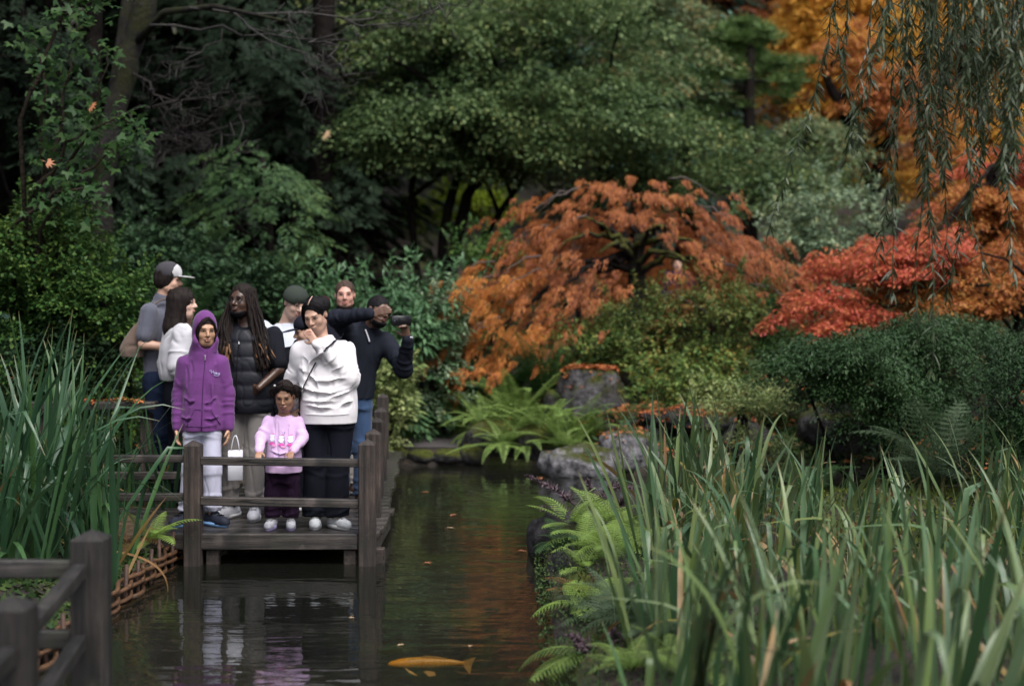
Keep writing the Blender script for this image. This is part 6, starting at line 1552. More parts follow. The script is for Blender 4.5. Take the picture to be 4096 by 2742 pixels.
def hood(v):
    J = f.J
    v.stack([(.685, .146, .116, .003, 0), (.73, .152, .120, .003, 0), (.90, .138, .108, .005, -.005), (1.06, .140, .104, .005, 0), (1.17, .122, .088, .005, .005), (1.235, .095, .078, .006, .008), (1.275, .080, .070, .01, .012)], .04)
    for S in 'LR': sleeve(v, J, S, (.058, .048, .040))
    for cr in ([(-.10, 1.17), (-.085, 1.08), (-.09, .98)], [(.115, 1.16), (.10, 1.08), (.105, .97)], [(-.11, .92), (-.06, .88), (-.03, .90)], [(.12, .92), (.08, .87), (.05, .88)], [(-.06, 1.20), (-.05, 1.12), (-.06, 1.04)], [(.08, 1.04), (.075, .96), (.085, .88)],
               [(-.13, .78), (-.09, .76), (-.05, .775)], [(.13, .78), (.09, .755), (.05, .77)]): v.crease(cr, .009, .005, .025, .012)
    # hood: an outer dome, hollowed and open to the front
    v.ell(f.hp((0, .020, .018)), (.088, .108, .124), .03, f.R); v.cone(f.hp((0, .02, -.07)), J['nec'] + (0, .0, .0), .080, .084, .05); v.cone(J['nec'] + (-.05, -.02, .0), f.hp((-.06, -.03, -.08)), .04, .035, .03); v.cone(J['nec'] + (.05, -.02, .0), f.hp((.06, -.03, -.08)), .04, .035, .03)
    v.ell(f.hp((.0, -.060, -.016)), (.066, .120, .110), .012, f.R, True); v.ell(f.hp((0, -.02, -.02)), (.074, .09, .112), .01, f.R, True)
    v.cone(f.hp((0, -.11, -.12)), f.hp((0, -.13, -.17)), .038, .006, .015, True)
v, _ = f.wear('hooded_top', PUR, hood, (-.36, -.26, .60), (.36, .28, 1.62), (.0060, (11, 11, 2.4), 3.0, lambda V: np.where(V[:, 2] > 1.25, .25, 1)))
zp = plain('zip', (.045, .010, .07), .6, .1, 20, .1); metal = plain('metal_pull', (.6, .6, .6), .3, .1, 20, 0, metal=.8)
zx = .030
V, Fq = line_on(v, [(zx + .012, 1.22), (zx, 1.0), (zx - .006, .70)], .0045); obj('zip', V, Fq, zp, f.e)
V, Fq = line_on(v, [(zx + .011, 1.235), (zx + .012, 1.20)], .007, off=.006); obj('zip_pull', V, Fq, metal, f.e)
for sg in (-1, 1):
    V, Fq = line_on(v, [(zx + sg * .012, .845), (zx + sg * .055, .850), (zx + sg * .105, .755), (zx + sg * .115, .735)], .0035); obj('pocket_seam', V, Fq, zp, f.e)
V, Fq = line_on(v, [(-.125, .735), (-.06, .728), (0, .726), (.06, .728), (.125, .735)], .0035); obj('hem_seam', V, Fq, zp, f.e)
lg = plain('embroidery', (.42, .42, .62), .7, .1, 20, .1); mb = MB()
def stroke(pts, ox, oz, sc, sk=-.28): mb.add(*line_on(v, [(ox + p[0] * sc, oz + p[1] * sc + p[0] * sc * sk) for p in pts], .0028, 5, .004))
ox, oz, sc = .088, 1.105, .012
for st in ([(-.9, .6), (-1.1, 1.4), (-.3, 1.7), (0, 1.0), (-.1, 0)], [(.9, 1.9), (.75, 1.0), (.7, .1)], [(0, .8), (.75, 1.0)], [(1.2, 1.0), (1.15, .3), (1.6, .15), (1.8, .5), (1.85, 1.05), (1.9, .2)],
           [(2.3, .6), (2.9, .8), (2.6, 1.1), (2.25, .6), (2.6, .15), (3.1, .3)], [(3.4, 1.15), (3.5, .5), (4.0, .5), (4.2, 1.3)], [(4.2, 1.3), (4.0, .0), (3.2, -.7), (2.0, -.9), (1.0, -.6)]): stroke(st, ox, oz, sc)
mb.obj('chest_lettering', lg, f.e)
LAV = cloth('lavender_fleece', (.50, .50, .62), .9, 200)
f.trousers(LAV, (.066, .066, .059), .105, .78, .112, .09, (.005, (11, 11, 3.2), 5.0))
NAV = plain('navy_knit', (.012, .016, .030), .7, .2, 20, .2); BLS = plain('blue_foam', (.22, .40, .70), .5, .1, 20, .1)
for S in 'LR': f.shoe(S, NAV, BLS, .25, .045, .08, HAIR['black'])
bag = empty('paper_bag', (f.pos[0] + .245, f.pos[1] - .02, .33), 'white paper carrier bag hanging from the hand of the girl in purple', 'bag', .15)
PAP = plain('white_paper', (.62, .62, .68), .7, .06, 12, .3, 14, .006)
V, Fl = box_vf(.105, .06, .215, .003, (0, 0, .11)); V = V + np.stack([.006 * np.sin(V[:, 2] * 30), .008 * np.cos(V[:, 2] * 22 + V[:, 0] * 20), 0 * V[:, 2]], -1); obj('sack', V, Fl, PAP, bag)
for sg in (-1, 1): V, Fq = tube(bez((-.03, sg * .025, .215), (.03, sg * .025, .215), (0, -sg * .01, .22), 10), .003, 5); obj('handle', V, Fq, PAP, bag)

# ================================================================== the man with dreadlocks
f = Fig('man with long dreadlocks and glasses in a black padded vest and grey sweatpants', (-1.975, 10.62), 1.77, SK['dark'], .235)
f.set(hea=(-.035, -.03, 1.625), nec=(-.01, .015, 1.435), shL=(-.195, .01, 1.365), shR=(.195, .01, 1.365), elL=(-.24, .03, 1.10), elR=(.240, -.055, 1.110), wrL=(-.19, -.12, .95), wrR=(.115, -.172, .985),
      anL=(-.14, .06, .075), anR=(.055, -.02, .075), knL=(-.12, .0, .48), knR=(.06, -.02, .48), hiL=(-.095, 0, .90), hiR=(.085, 0, .90))
f.g = 1.12; f.R = eul(-.42, -.04, .04); f.hand = {'R': ((-.65, .60, -.45), (0, 1, 0), (0, -.2, 1), .3), 'L': ((.6, -.4, -.6), (0, 1, 0), (0, -.2, 1), .5)}; f.foot = {'L': (-.4, -1), 'R': (.12, -1)}
f.body(1.0, beard='black', mouth=(.085, .040, .038), brow='black', look=-.6, glasses='wire')
r_ = np.random.default_rng(3)
v_ = f.vol((-.30, -.25, 1.40), (.30, .30, 1.85), .0065); q = f.hs
v_.ell(f.hp((0, .020, .040)), np.array((.081, .098, .088)) * q, .02, f.R); v_.ell(f.hp((0, .05, -.03)), np.array((.085, .07, .10)) * q, .03, f.R); v_.cut(f.R @ np.array((0, -.30, -1.)), f.hp((0, 0, -.10))); v_.ell(f.hp((0, -.088, -.040)), np.array((.066, .082, .108)) * q, .012, f.R, True)
mb = MB(); V, Fq = v_.mesh(); mb.add(V + vnormals(V, Fq) * (.004 * vnoise((V - f.J['hea']) * (60, 60, 14)))[:, None], Fq); tipm = MB()
for k in range(150):
    a = r_.uniform(-.62, PI + .62) if k % 3 else (r_.uniform(-.75, .1) if k % 2 else r_.uniform(PI - .1, PI + .75)); sd, fw = math.cos(a), math.sin(a)
    s0 = f.hp((.070 * sd, .02 + .085 * fw, .065 + .045 * r_.random())); L = r_.uniform(.30, .46); zt = f.J['hea'][2]
    p1 = f.hp((.090 * sd, .02 + .100 * fw, .0)); p2 = np.array((f.J['hea'][0] + sd * r_.uniform(.10, .15) + .02 * r_.normal(), .03 + .13 * fw if fw > .1 else r_.uniform(-.10, -.04), zt - .17)); out = r_.uniform(.10, .215)
    p3 = np.array((sd * out + r_.normal(0, .025), (.12 + .06 * fw) if fw > .45 else -.135 - .03 * r_.random(), zt - .10 - L)); pm = (p2 + p3) / 2 + r_.normal(0, .014, 3); pm[1] = min(pm[1], -.115) if fw < .45 else pm[1]
    ctl = np.array([s0, p1, p2, pm, p3]); t = np.linspace(0, 4, 17); ii = np.clip(t.astype(int), 0, 3); ff = (t - ii)[:, None]; pth = ctl[ii] * (1 - ff) + ctl[ii + 1] * ff
    pth = np.stack([np.convolve(np.pad(pth[:, x], 2, 'edge'), np.ones(5) / 5, 'valid') for x in range(3)], 1); pth[2:] += np.cumsum(r_.normal(0, .0035, (15, 3)), 0)
    rr = r_.uniform(.0055, .0085) * (1 + .16 * r_.normal(size=17)); rr[-1] *= .5; mb.add(*tube(pth, rr, 6))
    if k % 5 == 0 and fw < .5: tipm.add(*tube(pth[-4:] + (0, -.002, 0), rr[-4:] * 1.12, 6))
o = mb.obj('dreadlocks', HAIR['dark'], f.e); o['kind'] = 'stuff'
DTIP = plain('dread_tip', (.13, .060, .024), .7, .3, 30, .2)
tipm.obj('dreadlock_tips', DTIP, f.e)['kind'] = 'stuff'
BLK = cloth('black_jersey', (.010, .011, .015), .85, 260)
v0, _ = f.wear('t_shirt', BLK, lambda v: (v.stack([(1.0, .165, .12, 0, 0), (1.2, .178, .125, 0, 0), (1.34, .165, .10, 0, .005), (1.445, .075, .068, -.005, .012)], .04), [sleeve(v, f.J, S, (.072, .072, 0), .05, .78) for S in 'LR'],
       v.ell((-.012, -.055, 1.475), (.062, .07, .045), .01, None, True)), (-.38, -.26, .94), (.38, .26, 1.52), (.004, (11, 11, 3.2), 2.0))
PUF = plain('padded_nylon', (.009, .010, .015), .52, .25, 6, .25, 40, .005, .28)
def vest(v):
    zs = np.arange(.79, 1.42, .012); secs = []
    for z in zs:
        pf = 1 + .075 * abs(math.sin(PI * (z - .79) / .105)) ** .6
        rx = np.interp(z, [.79, .86, 1.0, 1.2, 1.34, 1.42], [.168, .182, .187, .190, .168, .10]); ry = np.interp(z, [.79, .86, 1.0, 1.2, 1.34, 1.42], [.128, .140, .146, .142, .112, .085]); secs.append((z, rx * pf, ry * pf, 0, 0))
    v.stack(secs, .02, sm=0); v.cone((-.09, .02, 1.40), (.07, .02, 1.40), .07, .07, .04)
    for S in 'LR': v.cone(f.J['sh' + S] * (.93, 1, 1) - (0, 0, .01), f.J['sh' + S] * (.93, 1, 1) + (0, 0, -.03), .062, .062, .05); v.cone(f.J['sh' + S] + np.array((.06 if S == 'R' else -.06, 0, -.03)), f.J['sh' + S] + np.array((.07 if S == 'R' else -.07, 0, -.14)), .065, .06, .01, True)
    v.cone((-.02, -.16, 1.50), (-.045, -.15, 1.33), .065, .006, .015, True)
vv, _ = f.wear('padded_vest', PUF, vest, (-.32, -.26, .74), (.32, .26, 1.50), (.0025, (14, 14, 9), 8.0))
V, Fq = line_on(vv, [(-.04, 1.33), (-.05, 1.1), (-.05, .82)], .005); obj('zip', V, Fq, HAIR['black'], f.e)
V, Fq = line_on(vv, [(-.042, 1.325), (-.038, 1.305)], .007, off=.007); obj('zip_pull', V, Fq, metal, f.e)
mb = MB()
for st in ([(.060, 1.375), (.062, 1.345), (.068, 1.335)], [(.060, 1.375), (.074, 1.372), (.076, 1.358), (.062, 1.357)], [(.082, 1.365), (.09, 1.37), (.092, 1.358), (.083, 1.355)]): mb.add(*line_on(vv, st, .003, 5, .005))
mb.obj('chest_logo', lg, f.e)
GRY = cloth('grey_sweat_fabric', (.20, .185, .175), .9, 220)
f.trousers(GRY, (.090, .082, .062), .10, .90, .150, .12, (.008, (11, 11, 3.2), 4.0))
for S in 'LR': f.shoe(S, WHT, SOLE, .29, .048, .09, GREYSOLE)

# ================================================================== the small girl at the rail
f = Fig('small girl in a pale pink long sleeved shirt holding the front rail with both hands', (-1.623, 10.13), 1.08, SK['brown'], .203, vox=.0062)
f.set(hea=(.012, -.04, .952), nec=(0, -.01, .815), shL=(-.108, -.01, .768), shR=(.108, -.01, .768), elL=(-.158, -.06, .655), elR=(.146, -.06, .655), wrL=(-.140, -.205, .572), wrR=(.088, -.205, .572),
      anL=(-.088, .0, .06), anR=(.048, -.0, .06), knL=(-.072, -.01, .25), knR=(.050, -.01, .25), hiL=(-.058, 0, .44), hiR=(.052, 0, .44), che=(0, 0, .70), wai=(0, -.005, .59), pel=(0, 0, .49))
f.R = eul(-.04, .34, 0); f.hand = {'L': ((.02, -.85, -.35), (0, 0, -1), (1, 0, 0), .75), 'R': ((-.05, -.85, -.35), (0, 0, -1), (-1, 0, 0), .75)}; f.foot = {'L': (-.15, -1), 'R': (.15, -1)}; f.g = .95
f.body(.66, mouth=(.25, .105, .085), squint=1.0, brow='dark', soft=.5)
def puffs(v):
    for sg in (-1, 1): v.ell(f.hp((sg * .082, .03, .045)), (.032, .036, .032), .01); v.ell(f.hp((sg * .098, .025, .010)), (.026, .030, .034), .012)
    v.cone(f.hp((0, -.06, .12)), f.hp((0, .06, .135)), .005, .005, .004, True)
f.cap_hair('dark', .006, (.070, .078, .102), (0, -.088, -.034), -.05, puffs, .0055, bumpy=.003)
strands(f, 'dark', [(34, (.004, .022, .008), [(-.003, -.05, .118), (-.035, -.055, .100), (-.064, -.025, .070), (-.078, .02, .050)]), (34, (.004, .022, .008), [(.003, -.05, .118), (.035, -.055, .100), (.064, -.025, .070), (.078, .02, .050)]),
                    (40, (.020, .020, .024), [(-.074, .02, .06), (-.095, .02, .05), (-.108, .015, .02), (-.100, .015, -.02)]), (40, (.020, .020, .024), [(.074, .02, .06), (.095, .02, .05), (.108, .015, .02), (.100, .015, -.02)])], 6, .003)
V, Fq = sphere_vf(f.hp((-.075, .0, .085)), (.010, .008, .008)); obj('hair_tie', V, Fq, WHT, f.e)
PNK = cloth('pink_cotton', (.56, .38, .60), .9, 300, .05)
def shirt(v):
    v.stack([(.405, .128, .112, 0, -.005), (.45, .130, .110, 0, -.01), (.58, .122, .098, 0, -.008), (.70, .116, .085, 0, 0), (.775, .095, .066, 0, -.004), (.815, .050, .048, 0, -.012)], .03)
    for S in 'LR': sleeve(v, f.J, S, (.042, .035, .029), .03)
    for cr in ([(-.035, .77), (-.032, .69), (-.04, .60)], [(.04, .77), (.036, .69), (.045, .60)], [(-.08, .56), (-.02, .53), (.05, .54), (.09, .57)], [(-.09, .49), (0, .47), (.09, .49)], [(.0, .70), (.01, .62), (-.005, .55)]): v.crease(cr, .008, .004, .02, .010)
    v.ell((0, -.04, .835), (.044, .05, .030), .008, None, True); v.ell((0, -.02, .392), (.10, .2, .0), .01) if False else None
v, _ = f.wear('long_sleeved_shirt', PNK, shirt, (-.28, -.32, .36), (.28, .20, .86), (.0042, (11, 11, 3.2), 6.0))
pk = [plain('print_white', (.72, .72, .78), .8, .05, 9, 0), plain('print_pink', (.62, .07, .34), .8, .1, 9, 0), plain('print_grey', (.16, .16, .28), .8, .1, 9, 0), plain('print_blush', (.66, .28, .50), .8, .1, 9, 0)]
def patch(cx_, cz_, rx, rz_, mt, n=14):
    a = np.linspace(0, 2 * PI, n, endpoint=False); P_ = [v.front(cx_, cz_, .0065)] + [v.front(cx_ + rx * math.cos(t) * (1 + .15 * math.sin(3 * t + cx_ * 90)), cz_ + rz_ * math.sin(t), .0055) for t in a]
    obj('print_patch', np.array(P_), np.array([[0, 1 + (i + 1) % n, 1 + i] for i in range(n)]), pk[mt], f.e)
for cx_, dz in ((-.070, .008), (-.002, 0), (.060, .0)):
    z0 = .640 + dz; patch(cx_, z0 + .022, .018, .013, 0); patch(cx_ - .001, z0, .020, .015, 0); patch(cx_ + .004, z0 + .038, .012, .003, 1); patch(cx_ - .002, z0 - .030, .022, .009, 1); patch(cx_ + .012, z0 - .042, .018, .010, 3)
    patch(cx_ + .02, z0 - .022, .003, .010, 2)
for x, z in ((-.055, .555), (-.020, .547), (.028, .552), (-.075, .585), (.018, .695), (.055, .58)): patch(x, z, .003, .008, 2)
PLM = cloth('plum_fleece', (.019, .009, .022), .95, 220)
f.trousers(PLM, (.058, .060, .052), .085, .45, .094, .080, (.006, (11, 11, 3.2), 2.0))
LSL = plain('lilac_rubber', (.50, .42, .70), .5, .1, 20, .1)
for S in 'LR': f.shoe(S, WHT, LSL, .165, .032, .062, GREYSOLE)

# ================================================================== the woman in white
f = Fig('woman in a loose white sweatshirt and black trousers holding a hand to her mouth', (-1.352, 10.2), 1.66, SK['light'], .230)
f.set(hea=(-.052, -.05, 1.525), nec=(-.02, .0, 1.365), shL=(-.165, .0, 1.265), shR=(.155, .01, 1.27), elL=(-.225, .06, 1.06), elR=(.185, -.07, 1.075), wrL=(-.235, .05, .86), wrR=(-.022, -.195, 1.325),
      anL=(-.060, .02, .075), anR=(.095, -.02, .075), knL=(-.055, -.01, .45), knR=(.10, -.01, .45), hiL=(-.055, 0, .84), hiR=(.125, 0, .84), che=(0, .01, 1.20), wai=(.02, 0, 1.0), pel=(.03, 0, .86))
f.g = 1.15; f.R = eul(-.24, .42, -.12); f.hand = {'R': ((-.62, .12, .72), (0, 1, 0), (-.5, 0, -.7), .55), 'L': ((.3, -.5, -.8), (0, 1, 0), (1, 0, 0), .5)}; f.foot = {'L': (.1, -1), 'R': (.75, -.9)}
f.body(.92, soft=.8, mouth=(.40, .16, .14), squint=.7, brow='black')
def bun(v):
    v.ell(f.hp((.045, .075, .045)), (.055, .05, .055), .02); v.cone(f.hp((-.068, -.02, -.02)), f.hp((-.075, -.03, -.12)), .020, .012, .02); v.cone(f.hp((-.07, -.0, -.08)), f.hp((-.062, .0, -.18)), .030, .016, .02)
    v.cone(f.hp((.0, -.075, .115)), f.hp((.012, .03, .135)), .004, .004, .004, True)
f.cap_hair('black', .007, (.068, .084, .118), (-.004, -.088, -.046), -.06, bun, bumpy=.0015)
V, Fq = sphere_vf(f.hp((.052, .085, .055)), (.046, .036, .044)); obj('hair_bun', V, Fq, HAIR['red'], f.e)
strands(f, 'black', [(46, (.004, .020, .006), [(-.004, -.040, .118), (-.046, -.036, .088), (-.073, -.020, .035), (-.079, -.018, -.04), (-.068, -.030, -.115), (-.060, -.030, -.17)]),
                     (46, (.004, .022, .008), [(.008, -.040, .118), (.046, -.036, .092), (.074, -.008, .045), (.080, .020, .03), (.065, .065, .01), (.045, .095, .02)]),
                     (26, (.006, .012, .010), [(.0, .02, .130), (-.05, .05, .10), (-.06, .09, .04), (-.03, .11, .0)])], 4)
V, Fq = tube([f.hp((.0, -.066, .105)), f.hp((.004, -.03, .124)), f.hp((.008, .02, .132))], .0035, 5); obj('hair_parting', V, Fq, SK['pale'], f.e)
WSW = cloth('white_sweat_fabric', (.66, .63, .65), .9, 220, .03)
def sweat(v):
    v.stack([(.750, .196, .158, .040, 0), (.80, .202, .162, .040, 0), (.83, .205, .160, .040, -.005), (.98, .206, .168, .030, -.012), (1.10, .194, .160, .012, -.012), (1.20, .180, .140, -.002, -.002), (1.28, .150, .108, -.008, .004), (1.33, .112, .085, -.014, .004), (1.378, .078, .070, -.02, .0)], .04)
    J = f.J; sleeve(v, J, 'L', (.072, .066, .050)); sleeve(v, J, 'R', (.076, .078, .050))
    for cr in ([(.20, .99), (.08, .945), (-.06, .96), (-.15, 1.0)], [(.20, .93), (.10, .89), (-.02, .885), (-.12, .90)], [(.17, 1.06), (.06, 1.03), (-.05, 1.04)], [(.15, .86), (.22, .90)], [(-.10, .87), (-.02, .845), (.08, .85)],
               [(-.15, 1.13), (-.08, 1.07), (-.02, 1.0)], [(-.13, 1.22), (-.10, 1.15), (-.11, 1.08)], [(.02, 1.24), (-.05, 1.18), (-.08, 1.12)], [(.21, .97), (.15, .93), (.05, .915)]): v.crease(cr, .013, .0058, .042)
    v.ell((-.03, -.05, 1.405), (.064, .07, .045), .012, None, True)
v, _ = f.wear('sweatshirt', WSW, sweat, (-.40, -.36, .70), (.42, .26, 1.48), (.0095, (9, 9, 3.0), 11.0, lambda V: np.clip((V[:, 2] - .80) * 8, .1, 1)))
V, Fq = line_on(v, [(-.12, .825), (0, .820), (.1, .820), (.2, .825)], .003); obj('hem_seam', V, Fq, WSW, f.e)
BKT = cloth('black_trouser_fabric', (.008, .009, .014), .8, 260)
f.trousers(BKT, (.108, .085, .092), .085, .82, .168, .130, (.006, (11, 11, 3.2), 9.0))
for S in 'LR': f.shoe(S, plain('pale_canvas', (.56, .58, .60), .7, .1, 30, .2), SOLE, .245, .042, .08, GREYSOLE)
cb = empty('crossbody_bag', (f.pos[0], f.pos[1], 0), 'thin black crossbody strap lying across the white sweatshirt', 'bag')
V, Fq = line_on(v, [(.115, 1.385), (.08, 1.33), (.035, 1.27)], .011, 6, .014, .35); obj('strap', V, Fq, BLK, cb)
V, Fq = line_on(v, [(-.035, 1.19), (-.09, 1.08), (-.130, 1.0)], .012, 6, .014, .35); obj('strap', V, Fq, BLK, cb)
V, Fq = line_on(v, [(-.130, 1.0), (-.155, .92), (-.165, .84)], .006, 6, .012, .5); obj('strap', V, Fq, BLK, cb)
c = v.front(-.128, 1.005, .008); V, Fq = tube([c + (0, 0, -.02), c + (0, -.002, .02)], .011, 6, .5); obj('buckle', V, Fq, metal, cb)
V, Fl = box_vf(.07, .06, .14, .012, v.front(-.168, .80, .0) + (-.03, .06, -.02)); obj('pouch', V, Fl, BLK, cb)

# ================================================================== the man filming with a phone
f = Fig('man in a black jacket and jeans leaning out to film with a phone', (-1.27, 11.3), 1.72, SK['deep'], .235)
ox = .02
f.set(hea=(.215, -.08, 1.545), nec=(.125, .0, 1.40), shL=(-.02, .0, 1.365), shR=(.270, .0, 1.300), elL=(-.115, -.14, 1.490), elR=(.420, -.12, 1.085), wrL=(.185, -.34, 1.525), wrR=(.465, -.30, 1.335), che=(.10, .01, 1.22), wai=(.06, 0, 1.05), pel=(.04, 0, .92),
      hiL=(-.06, 0, .88), hiR=(.08, 0, .88), anL=(-.09, 0, .075), anR=(.075, 0, .075), knL=(-.08, -.02, .47), knR=(.085, -.02, .47))
f.g = 1.1; f.R = eul(.75, .10, .18); f.hand = {'L': ((.95, -.12, .25), (0, .0, -1), (.25, -.1, -1), .04), 'R': ((-.30, -.25, 1), (-1, .3, 0), (-1, .2, .3), .85)}
f.body(1.0, beard='black', mouth=(.16, .06, .06), brow='black', glasses='dark')
f.cap_hair('black', .003, (.066, .08, .092), (0, -.088, -.035), -.035)
JKT = cloth('dark_zip_jacket', (.014, .016, .024), .8, 240)
def jk(v):
    v.stack([(.85, .150, .12, .020, 0), (.90, .158, .125, .020, 0), (1.05, .150, .125, .045, 0), (1.22, .160, .125, .095, 0), (1.33, .140, .10, .115, .003), (1.43, .075, .068, .125, .0)], .04)
    for S in 'LR': sleeve(v, f.J, S, (.076, .066, .045))
    v.cone((.125, .0, 1.40), (.14, -.01, 1.455), .068, .066, .03)
v, _ = f.wear('jacket', JKT, jk, (-.34, -.52, .80), (.62, .28, 1.66), (.005, (11, 11, 3.2), 13.0))
V, Fq = line_on(v, [(.115, 1.395), (.135, 1.345), (.150, 1.30)], .020, 6, .004, .35); obj('shirt_collar', V, Fq, WHT, f.e)
JEA = cloth('blue_denim', (.030, .060, .125), .85, 300)
f.trousers(JEA, (.082, .072, .066), .08, .93, .130, .11, (.005, (11, 11, 3.2), 3.0))
BRN = plain('brown_suede', (.16, .09, .055), .85, .2, 30, .2)
for S in 'LR': f.shoe(S, BRN, GREYSOLE, .28, .05, .085)
V, Fq = tube([f.J['wrR'] + (.012, .0, -.012), f.J['wrR'] + (.006, .0, .008)], .033, 12); obj('watch', V, Fq, metal, f.e)
ph = empty('phone', tuple(f.pos + (.420, -.365, 1.435)), 'black phone held sideways in the raised hand of the filming man', 'phone', .35)
PHM = plain('phone_black', (.008, .008, .010), .25, .1, 9, 0)
V, Fl = box_vf(.155, .010, .076, .004, (0, 0, .038)); obj('case', V, Fl, PHM, ph)
for x, z in ((-.055, .055), (-.055, .035), (-.038, .045)): V, Fq = tube([(x, -.005, z), (x, -.0075, z)], .007, 10); obj('lens', V, Fq, plain('lens_glass', (.02, .02, .03), .1, .1, 9, 0), ph)

# ================================================================== the four further back
DKJ = cloth('navy_coat', (.013, .014, .022), .85, 240); CRM = cloth('cream_cargo_cotton', (.46, .42, .38), .9, 240)
f = Fig('man with short brown hair and flushed face in a dark coat', (-1.505, 12.0), 1.79, SK['rosy'], .235, vox=.009)
f.set(hea=(.100, -.03, 1.672), nec=(.085, .01, 1.49), shL=(-.10, .01, 1.41), shR=(.27, .01, 1.42), elL=(-.16, .04, 1.15), elR=(.32, .04, 1.15), wrL=(-.16, -.06, .92), wrR=(.30, -.08, .92), che=(.085, .01, 1.3), wai=(.03, 0, 1.1), pel=(-.03, 0, .96),
      hiL=(-.14, 0, .90), hiR=(.05, 0, .90), knL=(-.21, -.02, .48), knR=(.11, -.02, .48), anL=(-.255, 0, .075), anR=(.150, -.02, .075))
f.R = eul(.10, .02, .0); f.foot = {'L': (-.3, -1), 'R': (.8, -.8)}; f.body(1.0, beard='brown', mouth=(.42, .15, .13), brow='brown', squint=.7); f.cap_hair('brown', .005, (.072, .085, .106), (0, -.092, -.034), -.03, bumpy=.003)
def coat(v):
    v.stack([(.82, .175, .13, -.02, 0), (1.05, .178, .135, .03, 0), (1.25, .188, .13, .07, 0), (1.40, .160, .105, .085, .003), (1.50, .085, .078, .085, .0)], .04); [sleeve(v, f.J, S, (.078, .066, .048)) for S in 'LR']; v.cone((.085, .02, 1.47), (.09, .01, 1.54), .078, .076, .03)
f.wear('coat', DKJ, coat, (-.32, -.28, .78), (.46, .26, 1.66), (.005, (11, 11, 3.2), 23.0))
f.trousers(CRM, (.100, .090, .082), .09, .93, .165, .13, (.011, (11, 11, 3.2), 7.0))
for S in 'LR': f.shoe(S, BRN, GREYSOLE, .28, .05, .085)

f = Fig('man in a dark green knit hat looking down, white t-shirt', (-1.86, 11.6), 1.74, SK['pale'], .235, vox=.009)
f.set(hea=(.095, -.05, 1.610), nec=(.02, .0, 1.44)); f.R = eul(.70, .40, .06); f.body(1.0, beard=None, brow='dark', squint=.8); f.cap_hair('dark', .006, (.064, .078, .09), (0, -.09, -.04), -.05)
capm = cloth('green_hat_knit', (.035, .042, .036), .9, 240)
def cap(v):
    v.ell(f.hp((0, .010, .052)), np.array((.088, .105, .082)) * f.hs, .02, f.R); v.cone(f.hp((-.03, 0, .035)), f.hp((.03, 0, .035)), .074 * f.hs, .074 * f.hs, .03); v.cut(f.R @ np.array((0, .18, -1.)), f.hp((0, 0, .020)))
v, _ = f.wear('knit_hat', capm, cap, f.J['hea'] - .2, f.J['hea'] + .22, None, .007)
TEE = cloth('white_tee_cotton', (.60, .63, .72), .9, 260, .04)
v, _ = f.wear('t_shirt', TEE, lambda v: (v.stack([(.86, .165, .12, 0, 0), (1.05, .160, .12, 0, 0), (1.22, .170, .12, 0, 0), (1.36, .155, .10, .0, .003), (1.445, .072, .066, .02, .0)], .04), [sleeve(v, f.J, S, (.078, .08, 0), .05, .7) for S in 'LR']), (-.36, -.24, .80), (.36, .24, 1.52), (.005, (11, 11, 3.2), 33.0))
mb = MB()
for st in ([(-.145, 1.405), (-.12, 1.37), (-.09, 1.32), (-.065, 1.28), (-.045, 1.30)], [(-.13, 1.40), (-.118, 1.392), (-.115, 1.41), (-.125, 1.375)]): mb.add(*line_on(v, st, .005, 5, .004))
mb.obj('shirt_print', BLK, f.e)
f.trousers(BKT, (.095, .078, .068), .09, .90, .16, .125)
for S in 'LR': f.shoe(S, NAV, SOLE, .28, .05, .085)
f = Fig('person in a dark cap and black hooded jacket, mostly hidden behind the woman in white', (-1.585, 11.0), 1.50, SK['light'], .22, vox=.009)
f.R = eul(-1.2, .25, 0); f.body(.95); f.cap_hair('dark', .007)
def cap(v): v.ell(f.hp((0, .010, .052)), np.array((.088, .105, .082)) * f.hs, .02, f.R); v.cut(f.R @ np.array((0, .05, -1.)), f.hp((0, 0, .030)))
f.wear('cap', DKJ, cap, f.J['hea'] - .2, f.J['hea'] + .22, None, .007)
V, Fq = sphere_vf(f.hp((0, -.125, .034)), np.array((.074, .068, .007)), f.R, 16); obj('cap_peak', V, Fq, DKJ, f.e)
v, _ = f.wear('hooded_jacket', BLK, lambda v: (v.stack([(.70, .155, .12, 0, 0), (.95, .165, .13, 0, 0), (1.12, .165, .125, 0, 0), (1.22, .14, .10, 0, .003), (1.30, .085, .085, .0, .0)], .04), v.cone((-.05, .05, 1.27), (.05, .05, 1.27), .07, .07, .04), [sleeve(v, f.J, S, (.068, .062, .046)) for S in 'LR']), (-.34, -.26, .64), (.34, .28, 1.40), (.004, (11, 11, 3.5), 63.0))
V, Fq = line_on(v, [(.02, 1.26), (.025, 1.20), (.02, 1.13)], .004, 5, .005); obj('drawstring', V, Fq, TEE, f.e)
f.trousers(BKT, (.085, .072, .062), .09, .80, .135, .11)
for S in 'LR': f.shoe(S, NAV, SOLE, .25, .045, .08)

